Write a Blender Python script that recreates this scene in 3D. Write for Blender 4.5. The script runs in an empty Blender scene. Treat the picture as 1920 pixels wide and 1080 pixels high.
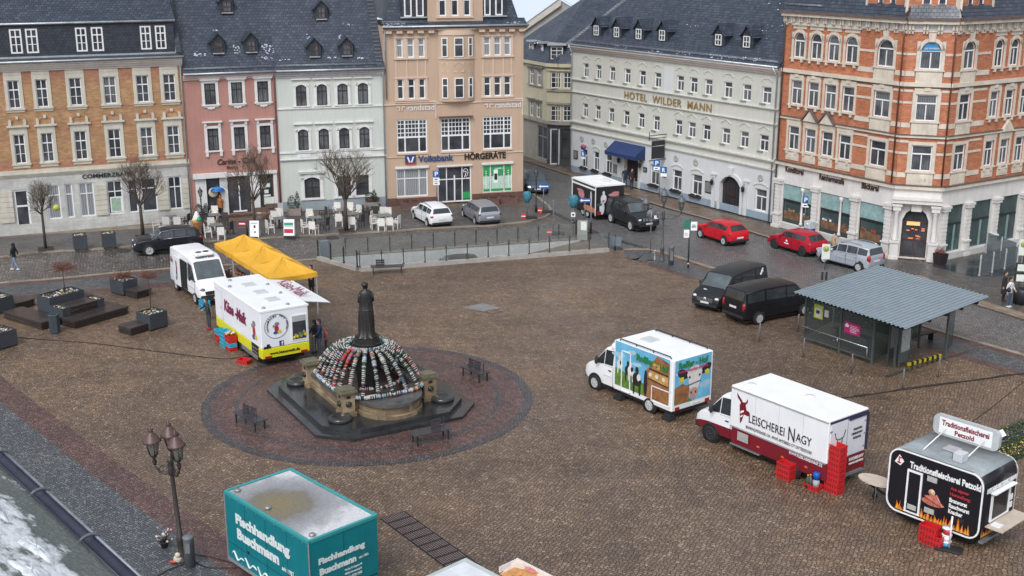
import bpy,math,random
from mathutils import Vector,Matrix
R=random.Random(7)
sin,cos,pi,rad=math.sin,math.cos,math.pi,math.radians
C=bpy.context.scene.collection
# ---- camera model (also used to read ground points)
FOC,PITCH,CH=2250.0,rad(15.8),19.0
_ct,_st=cos(PITCH),sin(PITCH)
def ray(px,py):
 x=(px-960)/FOC;y=-(py-540)/FOC
 return Vector((x,_ct+y*_st,-_st+y*_ct))
def G(px,py,z=0.0):
 r=ray(px,py);t=(z-CH)/r.z
 return Vector((r.x*t,r.y*t,z))
def hit(px,py,p,n):
 r=ray(px,py);o=Vector((0,0,CH));n=Vector(n);p=Vector(p)
 t=(p-o).dot(n)/r.dot(n)
 return o+r*t
class Fa:
 """a vertical plane on the ground: local x along it, local y into the building, z up"""
 def __init__(s,o,phi):
  s.o=Vector((o[0],o[1],0));s.phi=rad(phi);s.d=Vector((cos(s.phi),sin(s.phi),0));s.n=Vector((s.d.y,-s.d.x,0))
 def at(s,px,py,y=0.0):
  q=hit(px,py,s.o-s.n*y,s.n)
  return((q-s.o).dot(s.d),q.z)
 def w(s,u,y=0,z=0):return s.o+s.d*u-s.n*y+Vector((0,0,z))
 def loc(s,P):q=P-s.o;return Vector((q.dot(s.d),-q.dot(s.n),q.z))
 def rects(s,ox,oy,k,L,y=0.0):
  """zoomed pixel rects -> [(u0,u1)...], z0, z1 with one common sill and head height"""
  us,a,b=[],0,0
  for(l,t,r,bt)in L:
   p=s.at(l/k+ox,t/k+oy,y);q=s.at(r/k+ox,bt/k+oy,y)
   us.append((p[0],q[0]));b+=p[1];a+=q[1]
  return us,a/len(L),b/len(L)
  # ---- materials
_mc={}
def nt(name):
 m=bpy.data.materials.new(name);m.use_nodes=True
 t=m.node_tree;b=t.nodes['Principled BSDF']
 return m,t,b
def N(t,k,**kw):
 n=t.nodes.new(k)
 for a,v in kw.items():setattr(n,a,v)
 return n
def ramp(t,fac,stops):
 r=N(t,'ShaderNodeValToRGB');e=r.color_ramp.elements
 e[0].position,e[0].color=stops[0][0],(*stops[0][1],1)
 e[1].position,e[1].color=stops[-1][0],(*stops[-1][1],1)
 for p,c in stops[1:-1]:
  x=e.new(p);x.color=(*c,1)
 t.links.new(fac,r.inputs[0]);return r.outputs[0]
def noise(t,vec,scale,detail=4,rough=.55):
 n=N(t,'ShaderNodeTexNoise');n.inputs['Scale'].default_value=scale;n.inputs['Detail'].default_value=detail;n.inputs['Roughness'].default_value=rough
 if vec:t.links.new(vec,n.inputs['Vector'])
 return n.outputs['Fac']
def mixc(t,f,a,b,mode='MIX'):
 m=N(t,'ShaderNodeMix',data_type='RGBA',blend_type=mode)
 for i,v in((0,f),(6,a),(7,b)):
  if isinstance(v,(int,float)):m.inputs[i].default_value=v
  elif isinstance(v,tuple):m.inputs[i].default_value=(*v[:3],1)
  else:t.links.new(v,m.inputs[i])
 return m.outputs[2]
def uvn(t):return N(t,'ShaderNodeUVMap').outputs[0]
def objc(t):return N(t,'ShaderNodeTexCoord').outputs['Object']
def bump(t,b,h,s,d=.02):
 n=N(t,'ShaderNodeBump');n.inputs['Strength'].default_value=s;n.inputs['Distance'].default_value=d
 t.links.new(h,n.inputs['Height']);t.links.new(n.outputs[0],b.inputs['Normal'])
def M(name,c,rough=.6,var=.18,scale=1.5,metal=0.,spec=.5,coat=0.,dirt=0.,bmp=0.):
 """plain painted / plastered / metal surface with mottling and grime"""
 if name in _mc:return _mc[name]
 m,t,b=nt(name);v=objc(t)
 f=noise(t,v,scale,5,.6)
 lo=tuple(x*(1-var)for x in c);hi=tuple(min(1,x*(1+var))for x in c)
 col=ramp(t,f,[(.25,lo),(.75,hi)])
 if dirt:
  mp=N(t,'ShaderNodeMapping');mp.inputs['Scale'].default_value=(3,3,.35);t.links.new(v,mp.inputs[0])
  g=noise(t,mp.outputs[0],1.2,6,.65)
  gf=ramp(t,g,[(.45,(0,0,0)),(.8,(dirt,)*3)])
  col=mixc(t,gf,col,tuple(x*.45 for x in c))
 t.links.new(col,b.inputs['Base Color'])
 b.inputs['Roughness'].default_value=rough;b.inputs['Metallic'].default_value=metal
 b.inputs['Specular IOR Level'].default_value=spec;b.inputs['Coat Weight'].default_value=coat;b.inputs['Coat Roughness'].default_value=.08
 if bmp:bump(t,b,noise(t,v,60,3),bmp)
 _mc[name]=m;return m
def emit(name,c,s):
 if name in _mc:return _mc[name]
 m,t,b=nt(name);b.inputs['Base Color'].default_value=(*c,1)
 b.inputs['Emission Color'].default_value=(*c,1);b.inputs['Emission Strength'].default_value=s
 f=noise(t,objc(t),9,3);t.links.new(ramp(t,f,[(.3,tuple(x*.7 for x in c)),(.7,c)]),b.inputs['Emission Color'])
 _mc[name]=m;return m
def cells(name,stops,sx,sy,mortar=.1,mcol=(.02,.018,.016),rough=(.35,.6),patch=None,pscale=.12,distort=.04,rot=0.,bmp=.5,offset=.5,wet=None,vary=.55,vo=False,stains=False):
 """setts / bricks / slates: cells with a colour each, joints, large stains"""
 if name in _mc:return _mc[name]
 m,t,b=nt(name);v=uvn(t)
 mp=N(t,'ShaderNodeMapping');mp.inputs['Rotation'].default_value=(0,0,rot);t.links.new(v,mp.inputs[0]);vec=mp.outputs[0]
 if distort:
  nz=N(t,'ShaderNodeTexNoise');nz.inputs['Scale'].default_value=.9;t.links.new(vec,nz.inputs['Vector'])
  sc=N(t,'ShaderNodeVectorMath',operation='SCALE');sc.inputs['Scale'].default_value=distort*6;t.links.new(nz.outputs['Color'],sc.inputs[0])
  ad=N(t,'ShaderNodeVectorMath',operation='ADD');t.links.new(vec,ad.inputs[0]);t.links.new(sc.outputs[0],ad.inputs[1]);vec=ad.outputs[0]
 if vo:
  m2=N(t,'ShaderNodeMapping');m2.inputs['Scale'].default_value=(1/sx,1/sy,1);t.links.new(vec,m2.inputs[0])
  vr=N(t,'ShaderNodeTexVoronoi',voronoi_dimensions='2D');vr.inputs['Scale'].default_value=1;vr.inputs['Randomness'].default_value=.62;t.links.new(m2.outputs[0],vr.inputs['Vector'])
  sp=N(t,'ShaderNodeSeparateColor');t.links.new(vr.outputs['Color'],sp.inputs[0]);rnd=sp.outputs[0]
  v2=N(t,'ShaderNodeTexVoronoi',voronoi_dimensions='2D',feature='DISTANCE_TO_EDGE');v2.inputs['Scale'].default_value=1;v2.inputs['Randomness'].default_value=.62;t.links.new(m2.outputs[0],v2.inputs['Vector'])
  mr=N(t,'ShaderNodeMapRange');mr.inputs[1].default_value=mortar*.4;mr.inputs[2].default_value=mortar*1.5;t.links.new(v2.outputs['Distance'],mr.inputs[0]);joint=mr.outputs[0]
  base=ramp(t,rnd,stops);col=mixc(t,joint,mcol,base)
  h=joint
 else:
  br=N(t,'ShaderNodeTexBrick',offset=offset);br.inputs['Scale'].default_value=1
  br.inputs['Brick Width'].default_value=sx;br.inputs['Row Height'].default_value=sy;br.inputs['Mortar Size'].default_value=mortar*min(sx,sy)*.5;br.inputs['Mortar Smooth'].default_value=.3
  br.inputs['Color1'].default_value=(0,0,0,1);br.inputs['Color2'].default_value=(1,1,1,1);br.inputs['Mortar'].default_value=(.5,.5,.5,1)
  t.links.new(vec,br.inputs['Vector'])
  base=ramp(t,br.outputs['Color'],stops);col=mixc(t,br.outputs['Fac'],base,mcol)
  iv=N(t,'ShaderNodeMath',operation='SUBTRACT');iv.inputs[0].default_value=1;t.links.new(br.outputs['Fac'],iv.inputs[1]);h=iv.outputs[0]
 if patch:
  big=noise(t,v,pscale,6,.6)
  col=mixc(t,ramp(t,big,[(.35,(0,0,0)),(.68,(1,1,1))]),mixc(t,.8,col,patch[0],'MULTIPLY'),mixc(t,.8,col,patch[1],'MULTIPLY'))
 if stains:
  s1=noise(t,v,.42,7,.68);col=mixc(t,.5,col,ramp(t,s1,[(.38,(.62,.6,.6)),(.5,(1,1,1)),(.64,(1.14,1.1,1.04))]),'MULTIPLY')
  mq=N(t,'ShaderNodeMapping');mq.inputs['Rotation'].default_value=(0,0,.95);mq.inputs['Scale'].default_value=(.05,.75,1);t.links.new(v,mq.inputs[0])
  col=mixc(t,.45,col,ramp(t,noise(t,mq.outputs[0],1.0,5,.6),[(.34,(.70,.69,.70)),(.5,(1,1,1)),(.7,(1.1,1.07,1.03))]),'MULTIPLY')
 fine=noise(t,v,1.7,6,.7)
 col=mixc(t,vary,col,ramp(t,fine,[(.3,(.55,)*3),(.7,(1.25,)*3)]),'MULTIPLY')
 t.links.new(col,b.inputs['Base Color'])
 rr=noise(t,v,wet or.35,5,.6)
 rm=N(t,'ShaderNodeMapRange');rm.inputs[1].default_value=.35;rm.inputs[2].default_value=.65;rm.inputs[3].default_value=rough[0];rm.inputs[4].default_value=rough[1]
 t.links.new(rr,rm.inputs[0]);t.links.new(rm.outputs[0],b.inputs['Roughness'])
 if bmp:bump(t,b,h,bmp,.015)
 _mc[name]=m;return m
def glassmat(name,kind):
 if name in _mc:return _mc[name]
 m,t,b=nt(name);v=uvn(t)
 f=noise(t,v,.8,4)
 dark=ramp(t,f,[(.35,(.025,.028,.033)),(.65,(.075,.08,.09))])
 if kind=='dark':col=dark
 else:
  w=N(t,'ShaderNodeTexWave',bands_direction='X');w.inputs['Scale'].default_value=2.2;w.inputs['Distortion'].default_value=3;t.links.new(v,w.inputs['Vector'])
  c=(.16,.17,.18)if kind=='curtain' else(.36,.38,.39)
  cur=ramp(t,w.outputs['Fac'],[(0,tuple(x*.55 for x in c)),(1,c)])
  col=mixc(t,ramp(t,noise(t,v,.55,3),[(.42,(.1,)*3),(.58,(1,1,1))]),dark,cur)
  if kind=='blind':col=mixc(t,.85,dark,cur)
 t.links.new(col,b.inputs['Base Color']);b.inputs['Roughness'].default_value=.09;b.inputs['Specular IOR Level'].default_value=.55
 _mc[name]=m;return m
def clearglass(name,c,alpha=.3,rough=.05):
 if name in _mc:return _mc[name]
 m,t,b=nt(name)
 tr=N(t,'ShaderNodeBsdfTransparent');tr.inputs[0].default_value=(*c,1)
 b.inputs['Base Color'].default_value=(*[x*.35 for x in c],1);b.inputs['Roughness'].default_value=rough
 f=noise(t,objc(t),1.3,5);rp=ramp(t,f,[(.3,(alpha*.8,)*3),(.7,(alpha*1.2,)*3)])
 mx=N(t,'ShaderNodeMixShader');t.links.new(rp,mx.inputs[0]);t.links.new(tr.outputs[0],mx.inputs[1]);t.links.new(b.outputs[0],mx.inputs[2])
 t.links.new(mx.outputs[0],t.nodes['Material Output'].inputs[0])
 _mc[name]=m;return m
 # ---- mesh builder
class MB:
 def __init__(s):s.v=[];s.f=[];s.m=[];s.sm=[]
 def face(s,pts,mi=0,sm=False):
  i=len(s.v);s.v+=[tuple(p)for p in pts];s.f.append(tuple(range(i,i+len(pts))));s.m.append(mi);s.sm.append(sm)
 def box(s,x0,x1,y0,y1,z0,z1,mi=0):
  i=len(s.v)
  s.v+=[(x,y,z)for z in(z0,z1)for y in(y0,y1)for x in(x0,x1)]
  for q in((0,2,3,1),(4,5,7,6),(0,1,5,4),(2,6,7,3),(0,4,6,2),(1,3,7,5)):
   s.f.append(tuple(i+k for k in q));s.m.append(mi);s.sm.append(False)
 def cyl(s,p0,p1,r0,r1=None,n=10,mi=0,caps=True,sm=True):
  s.tube([p0,p1],[r0,r0 if r1 is None else r1],n,mi,caps,sm)
 def tube(s,pts,rs,n=8,mi=0,caps=True,sm=True):
  pts=[Vector(p)for p in pts]
  if not isinstance(rs,(list,tuple)):rs=[rs]*len(pts)
  i0=len(s.v);ref=None
  for k,p in enumerate(pts):
   d=(pts[min(k+1,len(pts)-1)]-pts[max(k-1,0)])
   d=d.normalized()if d.length>1e-9 else Vector((0,0,1))
   if ref is None:ref=Vector((1,0,0))if abs(d.x)<.8 else Vector((0,1,0))
   a=(ref-d*ref.dot(d)).normalized();ref=a;b=d.cross(a)
   for j in range(n):
    t=2*pi*j/n;q=p+a*(rs[k]*cos(t))+b*(rs[k]*sin(t));s.v.append(tuple(q))
  for k in range(len(pts)-1):
   for j in range(n):
    a=i0+k*n+j;b=i0+k*n+(j+1)%n
    s.f.append((a,b,b+n,a+n));s.m.append(mi);s.sm.append(sm)
  if caps:
   s.f.append(tuple(i0+j for j in range(n-1,-1,-1)));s.m.append(mi);s.sm.append(False)
   e=i0+(len(pts)-1)*n;s.f.append(tuple(e+j for j in range(n)));s.m.append(mi);s.sm.append(False)
 def lathe(s,prof,n=16,c=(0,0,0),mi=0,sm=True,a0=0.,sx=1.,sy=1.,caps=True):
  i0=len(s.v)
  for r,z in prof:
   for j in range(n):
    t=a0+2*pi*j/n;s.v.append((c[0]+r*cos(t)*sx,c[1]+r*sin(t)*sy,c[2]+z))
  for k in range(len(prof)-1):
   for j in range(n):
    a=i0+k*n+j;b=i0+k*n+(j+1)%n
    s.f.append((a,b,b+n,a+n));s.m.append(mi);s.sm.append(sm)
  if not caps:return
  if prof[0][0]>1e-4:s.f.append(tuple(i0+j for j in range(n-1,-1,-1)));s.m.append(mi);s.sm.append(False)
  if prof[-1][0]>1e-4:e=i0+(len(prof)-1)*n;s.f.append(tuple(e+j for j in range(n)));s.m.append(mi);s.sm.append(False)
 def ball(s,c,r,nu=10,nv=6,mi=0):
  r=r if isinstance(r,(tuple,list))else(r,r,r)
  i0=len(s.v)
  for k in range(nv+1):
   ph=pi*k/nv
   for j in range(nu):
    t=2*pi*j/nu;s.v.append((c[0]+r[0]*sin(ph)*cos(t),c[1]+r[1]*sin(ph)*sin(t),c[2]-r[2]*cos(ph)))
  for k in range(nv):
   for j in range(nu):
    a=i0+k*nu+j;b=i0+k*nu+(j+1)%nu
    s.f.append((a,b,b+nu,a+nu));s.m.append(mi);s.sm.append(True)
 def prism(s,poly,z0,z1,mi=0,mi_top=None,axis='z'):
  """poly in plan, counter-clockwise, pushed from z0 to z1 (axis y: poly is (x,z), pushed along y)"""
  n=len(poly)
  P=(lambda p,z:(p[0],p[1],z))if axis=='z' else((lambda p,z:(p[0],z,p[1]))if axis=='y' else(lambda p,z:(z,p[0],p[1])))
  i=len(s.v);s.v+=[P(p,z0)for p in poly]+[P(p,z1)for p in poly]
  s.f.append(tuple(i+k for k in range(n-1,-1,-1)));s.f.append(tuple(i+n+k for k in range(n)))
  s.m+=[mi,mi if mi_top is None else mi_top];s.sm+=[False,False]
  for k in range(n):
   j=(k+1)%n;s.f.append((i+k,i+j,i+n+j,i+n+k));s.m.append(mi);s.sm.append(False)
 def add(s,o,f=lambda p:p):
  i=len(s.v);s.v+=[tuple(f(Vector(p)))for p in o.v];s.f+=[tuple(i+k for k in q)for q in o.f];s.m+=o.m;s.sm+=o.sm
 def mesh(s,name,mats,weld=False):
  me=bpy.data.meshes.new(name);me.from_pydata(s.v,[],s.f)
  for m in(mats if isinstance(mats,(list,tuple))else[mats]):me.materials.append(m)
  me.polygons.foreach_set('material_index',s.m);me.polygons.foreach_set('use_smooth',s.sm)
  uv=me.uv_layers.new(name='UVMap').data
  for p in me.polygons:
   n=p.normal
   if abs(n.z)>.985:a,b=Vector((1,0,0)),Vector((0,1,0))
   else:a=Vector((-n.y,n.x,0)).normalized();b=n.cross(a)
   for li in p.loop_indices:
    co=me.vertices[me.loops[li].vertex_index].co;uv[li].uv=(co.dot(a),co.dot(b))
  me.update();return me
 def build(s,name,mats,parent=None,loc=(0,0,0),rz=0.,**kw):
  o=bpy.data.objects.new(name,s.mesh(name,mats));C.objects.link(o)
  o.location=loc;o.rotation_euler=(0,0,rz)
  if parent:o.parent=parent
  if kw:tag(o,**kw)
  return o
def tag(o,label=None,cat=None,group=None,kind=None):
 if label:o['label']=label
 if cat:o['category']=cat
 if group:o['group']=group
 if kind:o['kind']=kind
 return o
def thing(name,label,cat,loc=(0,0,0),rz=0.,group=None):
 o=bpy.data.objects.new(name,None);C.objects.link(o);o.empty_display_size=.3
 o.location=loc;o.rotation_euler=(0,0,rz);return tag(o,label,cat,group)
def kids(o):return[c for c in _allkids(o)]
def _allkids(o):return o.children
def dup(root,loc,rz,label,scale=None):
 r=root.copy();C.objects.link(r);r.location=loc;r.rotation_euler=(0,0,rz);r['label']=label
 if scale:r.scale=scale
 for ch in list(root.children):
  c=ch.copy();C.objects.link(c);c.parent=r
  for g in list(ch.children):
   d=g.copy();C.objects.link(d);d.parent=c
 return r
def bevel(o,w=.03,seg=2,ang=40):
 m=o.modifiers.new('bevel','BEVEL');m.width=w;m.segments=seg;m.limit_method='ANGLE';m.angle_limit=rad(ang);m.harden_normals=False
 for p in o.data.polygons:p.use_smooth=True
 w=o.modifiers.new('wn','WEIGHTED_NORMAL');w.keep_sharp=True
 return o
_txt={}
def text(s,w,h,mat,parent,loc,rot=(pi/2,0,0),name='lettering',bold=.0,shear=0.,ext=.012,anchor='l',spacing=1.):
 """real raised letters fitted to a width and height (metres), facing local -y by default"""
 k=(s,bold,shear,spacing)
 if k not in _txt:
  cu=bpy.data.curves.new('txt','FONT');cu.body=s;cu.size=1;cu.resolution_u=3;cu.offset=bold;cu.shear=shear;cu.space_character=spacing
  o=bpy.data.objects.new('txt',cu);C.objects.link(o);bpy.context.view_layer.update()
  me=bpy.data.meshes.new_from_object(o.evaluated_get(bpy.context.evaluated_depsgraph_get()))
  vs=[tuple(v.co)for v in me.vertices];fs=[tuple(p.vertices)for p in me.polygons]
  bpy.data.objects.remove(o);bpy.data.curves.remove(cu);bpy.data.meshes.remove(me)
  _txt[k]=(vs,fs)
 vs,fs=_txt[k]
 x0=min(v[0]for v in vs);x1=max(v[0]for v in vs);y0=min(v[1]for v in vs);y1=max(v[1]for v in vs)
 sx,sy=w/(x1-x0),h/(y1-y0)
 off=0 if anchor=='l' else-w/2
 b=MB();b.v=[((v[0]-x0)*sx+off,(v[1]-y0)*sy,ext)for v in vs];b.f=list(fs);b.m=[0]*len(fs);b.sm=[False]*len(fs)
 ed={}
 for f in fs:
  for i in range(len(f)):
   e=(f[i],f[(i+1)%len(f)]);ed[e]=ed.get(e,0)+1
 i0=len(b.v);b.v+=[(v[0],v[1],0.)for v in b.v]
 for(p,q)in list(ed):
  if(q,p)not in ed:b.f.append((p,i0+p,i0+q,q));b.m.append(0);b.sm.append(False)
 o=b.build(name,mat,parent,loc);o.rotation_euler=rot
 return o
def fit_up(o,angle):o.rotation_euler=(pi/2,0,angle);return o
WHITE=M('white_paint',(.78,.79,.79),.45,.06)
FRAMEW=M('white_window_frame',(.72,.73,.73),.5,.07)
FRAMED=M('dark_window_frame',(.035,.026,.022),.5,.2)
BLACK=M('black_rubber',(.012,.012,.013),.75,.2)
DARK=M('dark_metal',(.03,.032,.035),.5,.25,metal=.3)
STEEL=M('galvanised_steel',(.30,.32,.33),.42,.2,metal=.6)
ZINC=M('zinc_gutter',(.42,.45,.47),.45,.3,metal=.5)
SNOW=M('snow',(.86,.88,.92),.6,.08)
GLD,GLC,GLB=glassmat('window_glass_dark','dark'),glassmat('window_glass_curtain','curtain'),glassmat('window_glass_blind','blind')
SLATE=cells('slate_roof',[(0,(.028,.038,.056)),(.5,(.04,.053,.076)),(1,(.058,.074,.10))],.30,.24,.16,(.012,.014,.018),(.32,.5),patch=((.8,.85,.9),(1.15,1.12,1.1)),pscale=.25,distort=.0,bmp=.7,wet=.6)
SLATED=cells('slate_cladding',[(0,(.024,.030,.042)),(1,(.042,.051,.066))],.25,.2,.15,(.012,.014,.018),(.4,.55),distort=0,bmp=.6)
# ---- ground, roads, paving
sett=lambda n,st,sx,sy,**k:cells(n,st,sx,sy,vo=True,**k)
PLAZA=sett('plaza_setts',[(0,(.142,.096,.064)),(.35,(.19,.133,.09)),(.75,(.23,.165,.112)),(.95,(.29,.212,.15)),(1,(.36,.28,.205))],.14,.11,mortar=.11,mcol=(.042,.029,.021),rough=(.3,.6),patch=((.74,.745,.78),(1.22,1.14,1.03)),pscale=.12,rot=.45,stains=True,distort=.05,wet=.18)
ROADM=sett('street_setts',[(0,(.09,.085,.08)),(.5,(.145,.136,.127)),(.85,(.20,.185,.17)),(1,(.32,.30,.28))],.19,.15,mortar=.13,mcol=(.018,.016,.015),rough=(.26,.5),patch=((.75,.75,.8),(1.25,1.15,1.05)),pscale=.2,rot=-.3,wet=.25)
ROADR=sett('grey_street_setts',[(0,(.12,.12,.122)),(.5,(.17,.168,.168)),(1,(.26,.255,.25))],.14,.12,mortar=.12,mcol=(.03,.028,.027),rough=(.28,.5),patch=((.82,.82,.85),(1.15,1.1,1.05)),pscale=.13,rot=.2,wet=.2)
PAVE=sett('pavement_setts',[(0,(.085,.078,.076)),(.6,(.135,.126,.12)),(1,(.21,.2,.19))],.11,.1,mortar=.12,mcol=(.02,.02,.02),rough=(.28,.5),patch=((.8,.8,.84),(1.1,1.05,1)),pscale=.3)
BLUES=sett('blue_grey_setts',[(0,(.068,.077,.085)),(.6,(.11,.121,.13)),(1,(.19,.2,.208))],.13,.1,mortar=.12,mcol=(.02,.02,.02),rough=(.3,.5),patch=((.85,.87,.9),(1.15,1.13,1.1)),pscale=.3,rot=.7)
RUST=sett('rust_setts',[(0,(.10,.055,.047)),(.6,(.155,.087,.073)),(1,(.23,.14,.118))],.12,.1,mortar=.12,mcol=(.02,.015,.014),rough=(.3,.5),patch=((.8,.8,.85),(1.15,1.1,1.05)),pscale=.4,rot=.5)
SLAB=cells('tan_slabs',[(0,(.2,.155,.115)),(1,(.3,.24,.18))],1.0,.9,.03,(.08,.06,.05),(.35,.55),patch=((.75,.75,.75),(1.1,1.05,1)),pscale=.5,distort=0,bmp=.2)
SLABD=cells('wet_brown_slabs',[(0,(.12,.085,.06)),(1,(.19,.14,.10))],.7,.5,.04,(.05,.04,.03),(.3,.5),patch=((.75,.75,.78),(1.15,1.1,1.05)),pscale=.5,distort=.0,bmp=.2)
KERB=cells('kerb_stone',[(0,(.2,.165,.13)),(1,(.32,.27,.21))],1.1,.6,.03,(.06,.05,.04),(.4,.6),distort=0,bmp=.2)
STONEW=cells('wet_dark_stone',[(0,(.022,.024,.026)),(1,(.06,.062,.064))],1.4,.9,.02,(.012,.012,.012),(.12,.35),patch=((.7,.72,.75),(1.3,1.28,1.25)),pscale=.7,distort=0,bmp=.2)
def flat(name,pts,z,mat,thick=0.,kind='structure',**kw):
 """pts: ground points (Vectors) in order; a sheet at z, or a slab with a real step when thick"""
 b=MB();P=[(p[0],p[1])for p in pts]
 ar=sum(P[i][0]*P[(i+1)%len(P)][1]-P[(i+1)%len(P)][0]*P[i][1]for i in range(len(P)))
 if ar<0:P.reverse()
 if thick:b.prism(P,z-thick,z)
 else:b.face([(x,y,z)for x,y in P])
 return b.build(name,mat,kind=kind,**kw)
def px(L):return[G(*p)for p in L]
def ribbon(name,line,w0,w1,z,mat,thick=0.,closed=False):
 """band between two offsets (to the right of the line positive)"""
 n=len(line);A,Bv=[],[]
 for i,p in enumerate(line):
  a=line[max(i-1,0)];c=line[min(i+1,n-1)]
  d=(c-a);d=Vector((d.x,d.y,0)).normalized();r=Vector((d.y,-d.x,0))
  A.append(p+r*w0);Bv.append(p+r*w1)
 b=MB()
 for i in range(n-1):
  q=[A[i],A[i+1],Bv[i+1],Bv[i]]
  if thick:b.prism([(p.x,p.y)for p in reversed(q)],z-thick,z)
  else:b.face([(p.x,p.y,z)for p in reversed(q)])
 return b.build(name,mat,kind='structure')
RA,RB,RC,RD=G(675,509),G(1150,471),G(1100,449),G(600,484)
big=[Vector((-400,-40,0)),Vector((400,-40,0)),Vector((400,900,0)),Vector((-400,900,0))]
b=MB()
for i in range(4):
 hq=[RA,RB,RC,RD];j=(i+1)%4
 b.face([big[i],big[j],hq[j],hq[i]])
b.build('ground',ROADM,kind='structure')
kerbR=px([(1169,468),(1214,468),(1245,474),(1290,488.5),(1325,500),(1360,509),(1734,613),(1787,629),(1919,666),(2300,772)])
kerbL2=px([(-300,556),(0,531.5),(131,521),(235,510.5),(324,504),(470,495),(594,486.5)])
flat('plaza_paving',kerbL2+[RA,RB+(RB-RA)*.02]+kerbR+[Vector((80,20,0)),Vector((-80,20,0))],.004,PLAZA)
flat('right_road',px([(1169,468),(1133,444),(1036,398),(975,345),(960,310),(1000,308),(1070,330),(1168,365),(1250,392),(1339,415.5),(1447,449),(1560,484),(1644,505),(1824,572),(1920,602),(2300,720),(2300,772),(1919,666),(1360,509),(1290,488.5),(1214,468)]),.006,ROADR)
ribbon('drain_channel',px([(1020,390),(1036,398),(1085,421),(1133,444),(1212,466)]),-.22,.22,.012,STONEW)
ribbon('kerb',kerbR,-.14,.14,.05,KERB,.05)
for nm,a,c,mt in(('rust_band',.15,.6,RUST),('blue_grey_band',.6,2.35,BLUES),('rust_band',2.35,2.85,RUST)):
 ribbon(nm,kerbR,a,c,.010,mt)
ribbon('kerb',kerbL2,-.16,.12,.05,KERB,.05)
for nm,a,c,mt in(('rust_band',.13,.7,RUST),('blue_grey_band',.7,3.2,BLUES),('rust_band',3.2,4.1,RUST)):
 ribbon(nm,kerbL2[:-1],a,c,.010,mt)
dl=px([(-120,610),(0,704),(47,740),(173,834),(300,924),(431,1014),(620,1150)])
for nm,a,c,mt in(('rust_band',0,1.15,RUST),('blue_grey_band',1.15,4.1,BLUES),('rust_band',4.1,5.2,RUST),('blue_grey_band',5.2,9,BLUES)):
 ribbon(nm,dl,a,c,.008,mt)
FC=Vector((-6.27,49.33,0))
def disc(name,r0,r1,z,mat,n=72,a0=0,a1=2*pi):
 b=MB()
 for i in range(n):
  t,u=a0+(a1-a0)*i/n,a0+(a1-a0)*(i+1)/n
  q=[(r0*cos(t),r0*sin(t),0),(r1*cos(t),r1*sin(t),0),(r1*cos(u),r1*sin(u),0),(r0*cos(u),r0*sin(u),0)]
  b.face(q if r0>0 else q[1:])
 return b.build(name,mat,None,(FC.x,FC.y,z),kind='structure')
disc('fountain_paving',0,7.15,.012,RUST)
RINGS=sett('dark_ring_setts',[(0,(.06,.052,.052)),(.6,(.09,.08,.08)),(1,(.14,.125,.125))],.12,.1,mortar=.12,mcol=(.02,.018,.018),rough=(.3,.5),patch=((.85,.85,.88),(1.12,1.08,1.05)),pscale=.4)
disc('fountain_paving_edge',6.75,7.18,.016,RINGS)
disc('fountain_paving_ring',5.58,5.76,.016,RINGS)
hl=[G(-260,457),G(30,434),G(362,415),G(530,400.5),G(727,389),G(975,378.5)]
kl=px([(-260,502),(0,483.5),(67,474),(145,470),(250,463),(380,455),(500,447),(615,440.6),(696,436.5),(742,434),(780,431),(930,423),(992,416),(1020,408),(1032,400),(1026,388),(1000,368),(985,352),(976,335)])
flat('pavement',kl+[G(972,345),G(968,372)]+hl[::-1],.10,PAVE,.1)
ribbon('kerb',kl,-.0,.22,.115,KERB,.11)
ribbon('tan_slab_strip',[p+Vector((.2,-.9,0))for p in hl[:3]],-.2,1.0,.106,SLAB)
ribbon('tan_slab_strip',[p+Vector((.2,-.5,0))for p in hl[2:]],-.3,1.1,.106,SLABD)
flat('parking_bay',px([(752,430.5),(925,420),(905,398),(760,409)]),.108,ROADM)
hb=px([(1000,296),(1070,322),(1250,372),(1445,426),(1560,456),(1676,490),(1742,498),(1835,477),(1990,442),(2300,380)])
hk=px([(1000,308),(1070,331),(1168,365.5),(1250,392),(1339,416),(1447,449.5),(1560,484.5),(1644,505.5),(1824,572),(1920,602),(2300,720)])
flat('hotel_pavement',[G(960,285)]+hb+hk[::-1]+[G(960,297)],.10,SLABD,.1)
ribbon('kerb',hk,-.22,.0,.115,KERB,.11)
flat('corner_paving',px([(1447,446),(1560,480.5),(1644,502),(1815,562),(1900,588),(1960,560),(1860,500),(1742,500),(1676,492),(1560,460),(1450,429)]),.106,PAVE)
flat('dark_terrace_paving',px([(1745,501),(1742,499),(1835,479),(1990,446),(2060,500),(1905,520),(1822,522)]),.112,STONEW)
ribbon('tan_slab_strip',[p+Vector((-1.5,-2.6,0))for p in hb[6:]][:1]+px([(1815,560),(1920,592),(2100,648)]),-.1,.5,.110,SLAB)
CONC=M('pale_concrete',(.50,.51,.51),.6,.12,1.2,dirt=.25)
b=MB()
dz=lambda p,z:Vector((p.x,p.y,z))
b.face([dz(RD,0),dz(RC,0),dz(RC,-.2),dz(RD,-3.2)]);b.face([dz(RA,0),dz(RD,0),dz(RD,-3.2),dz(RA,-3.2)]);b.face([dz(RB,0),dz(RA,0),dz(RA,-3.2),dz(RB,-.2)])
b.build('ramp_wall',CONC,kind='structure')
b=MB();b.face([dz(RB,.0),dz(RC,.0),dz(RD,-3.0),dz(RA,-3.0)]);b.build('ramp_road',SLABD,kind='structure')
IRON=M('cast_iron',(.05,.045,.042),.5,.3,8,metal=.4)
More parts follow.
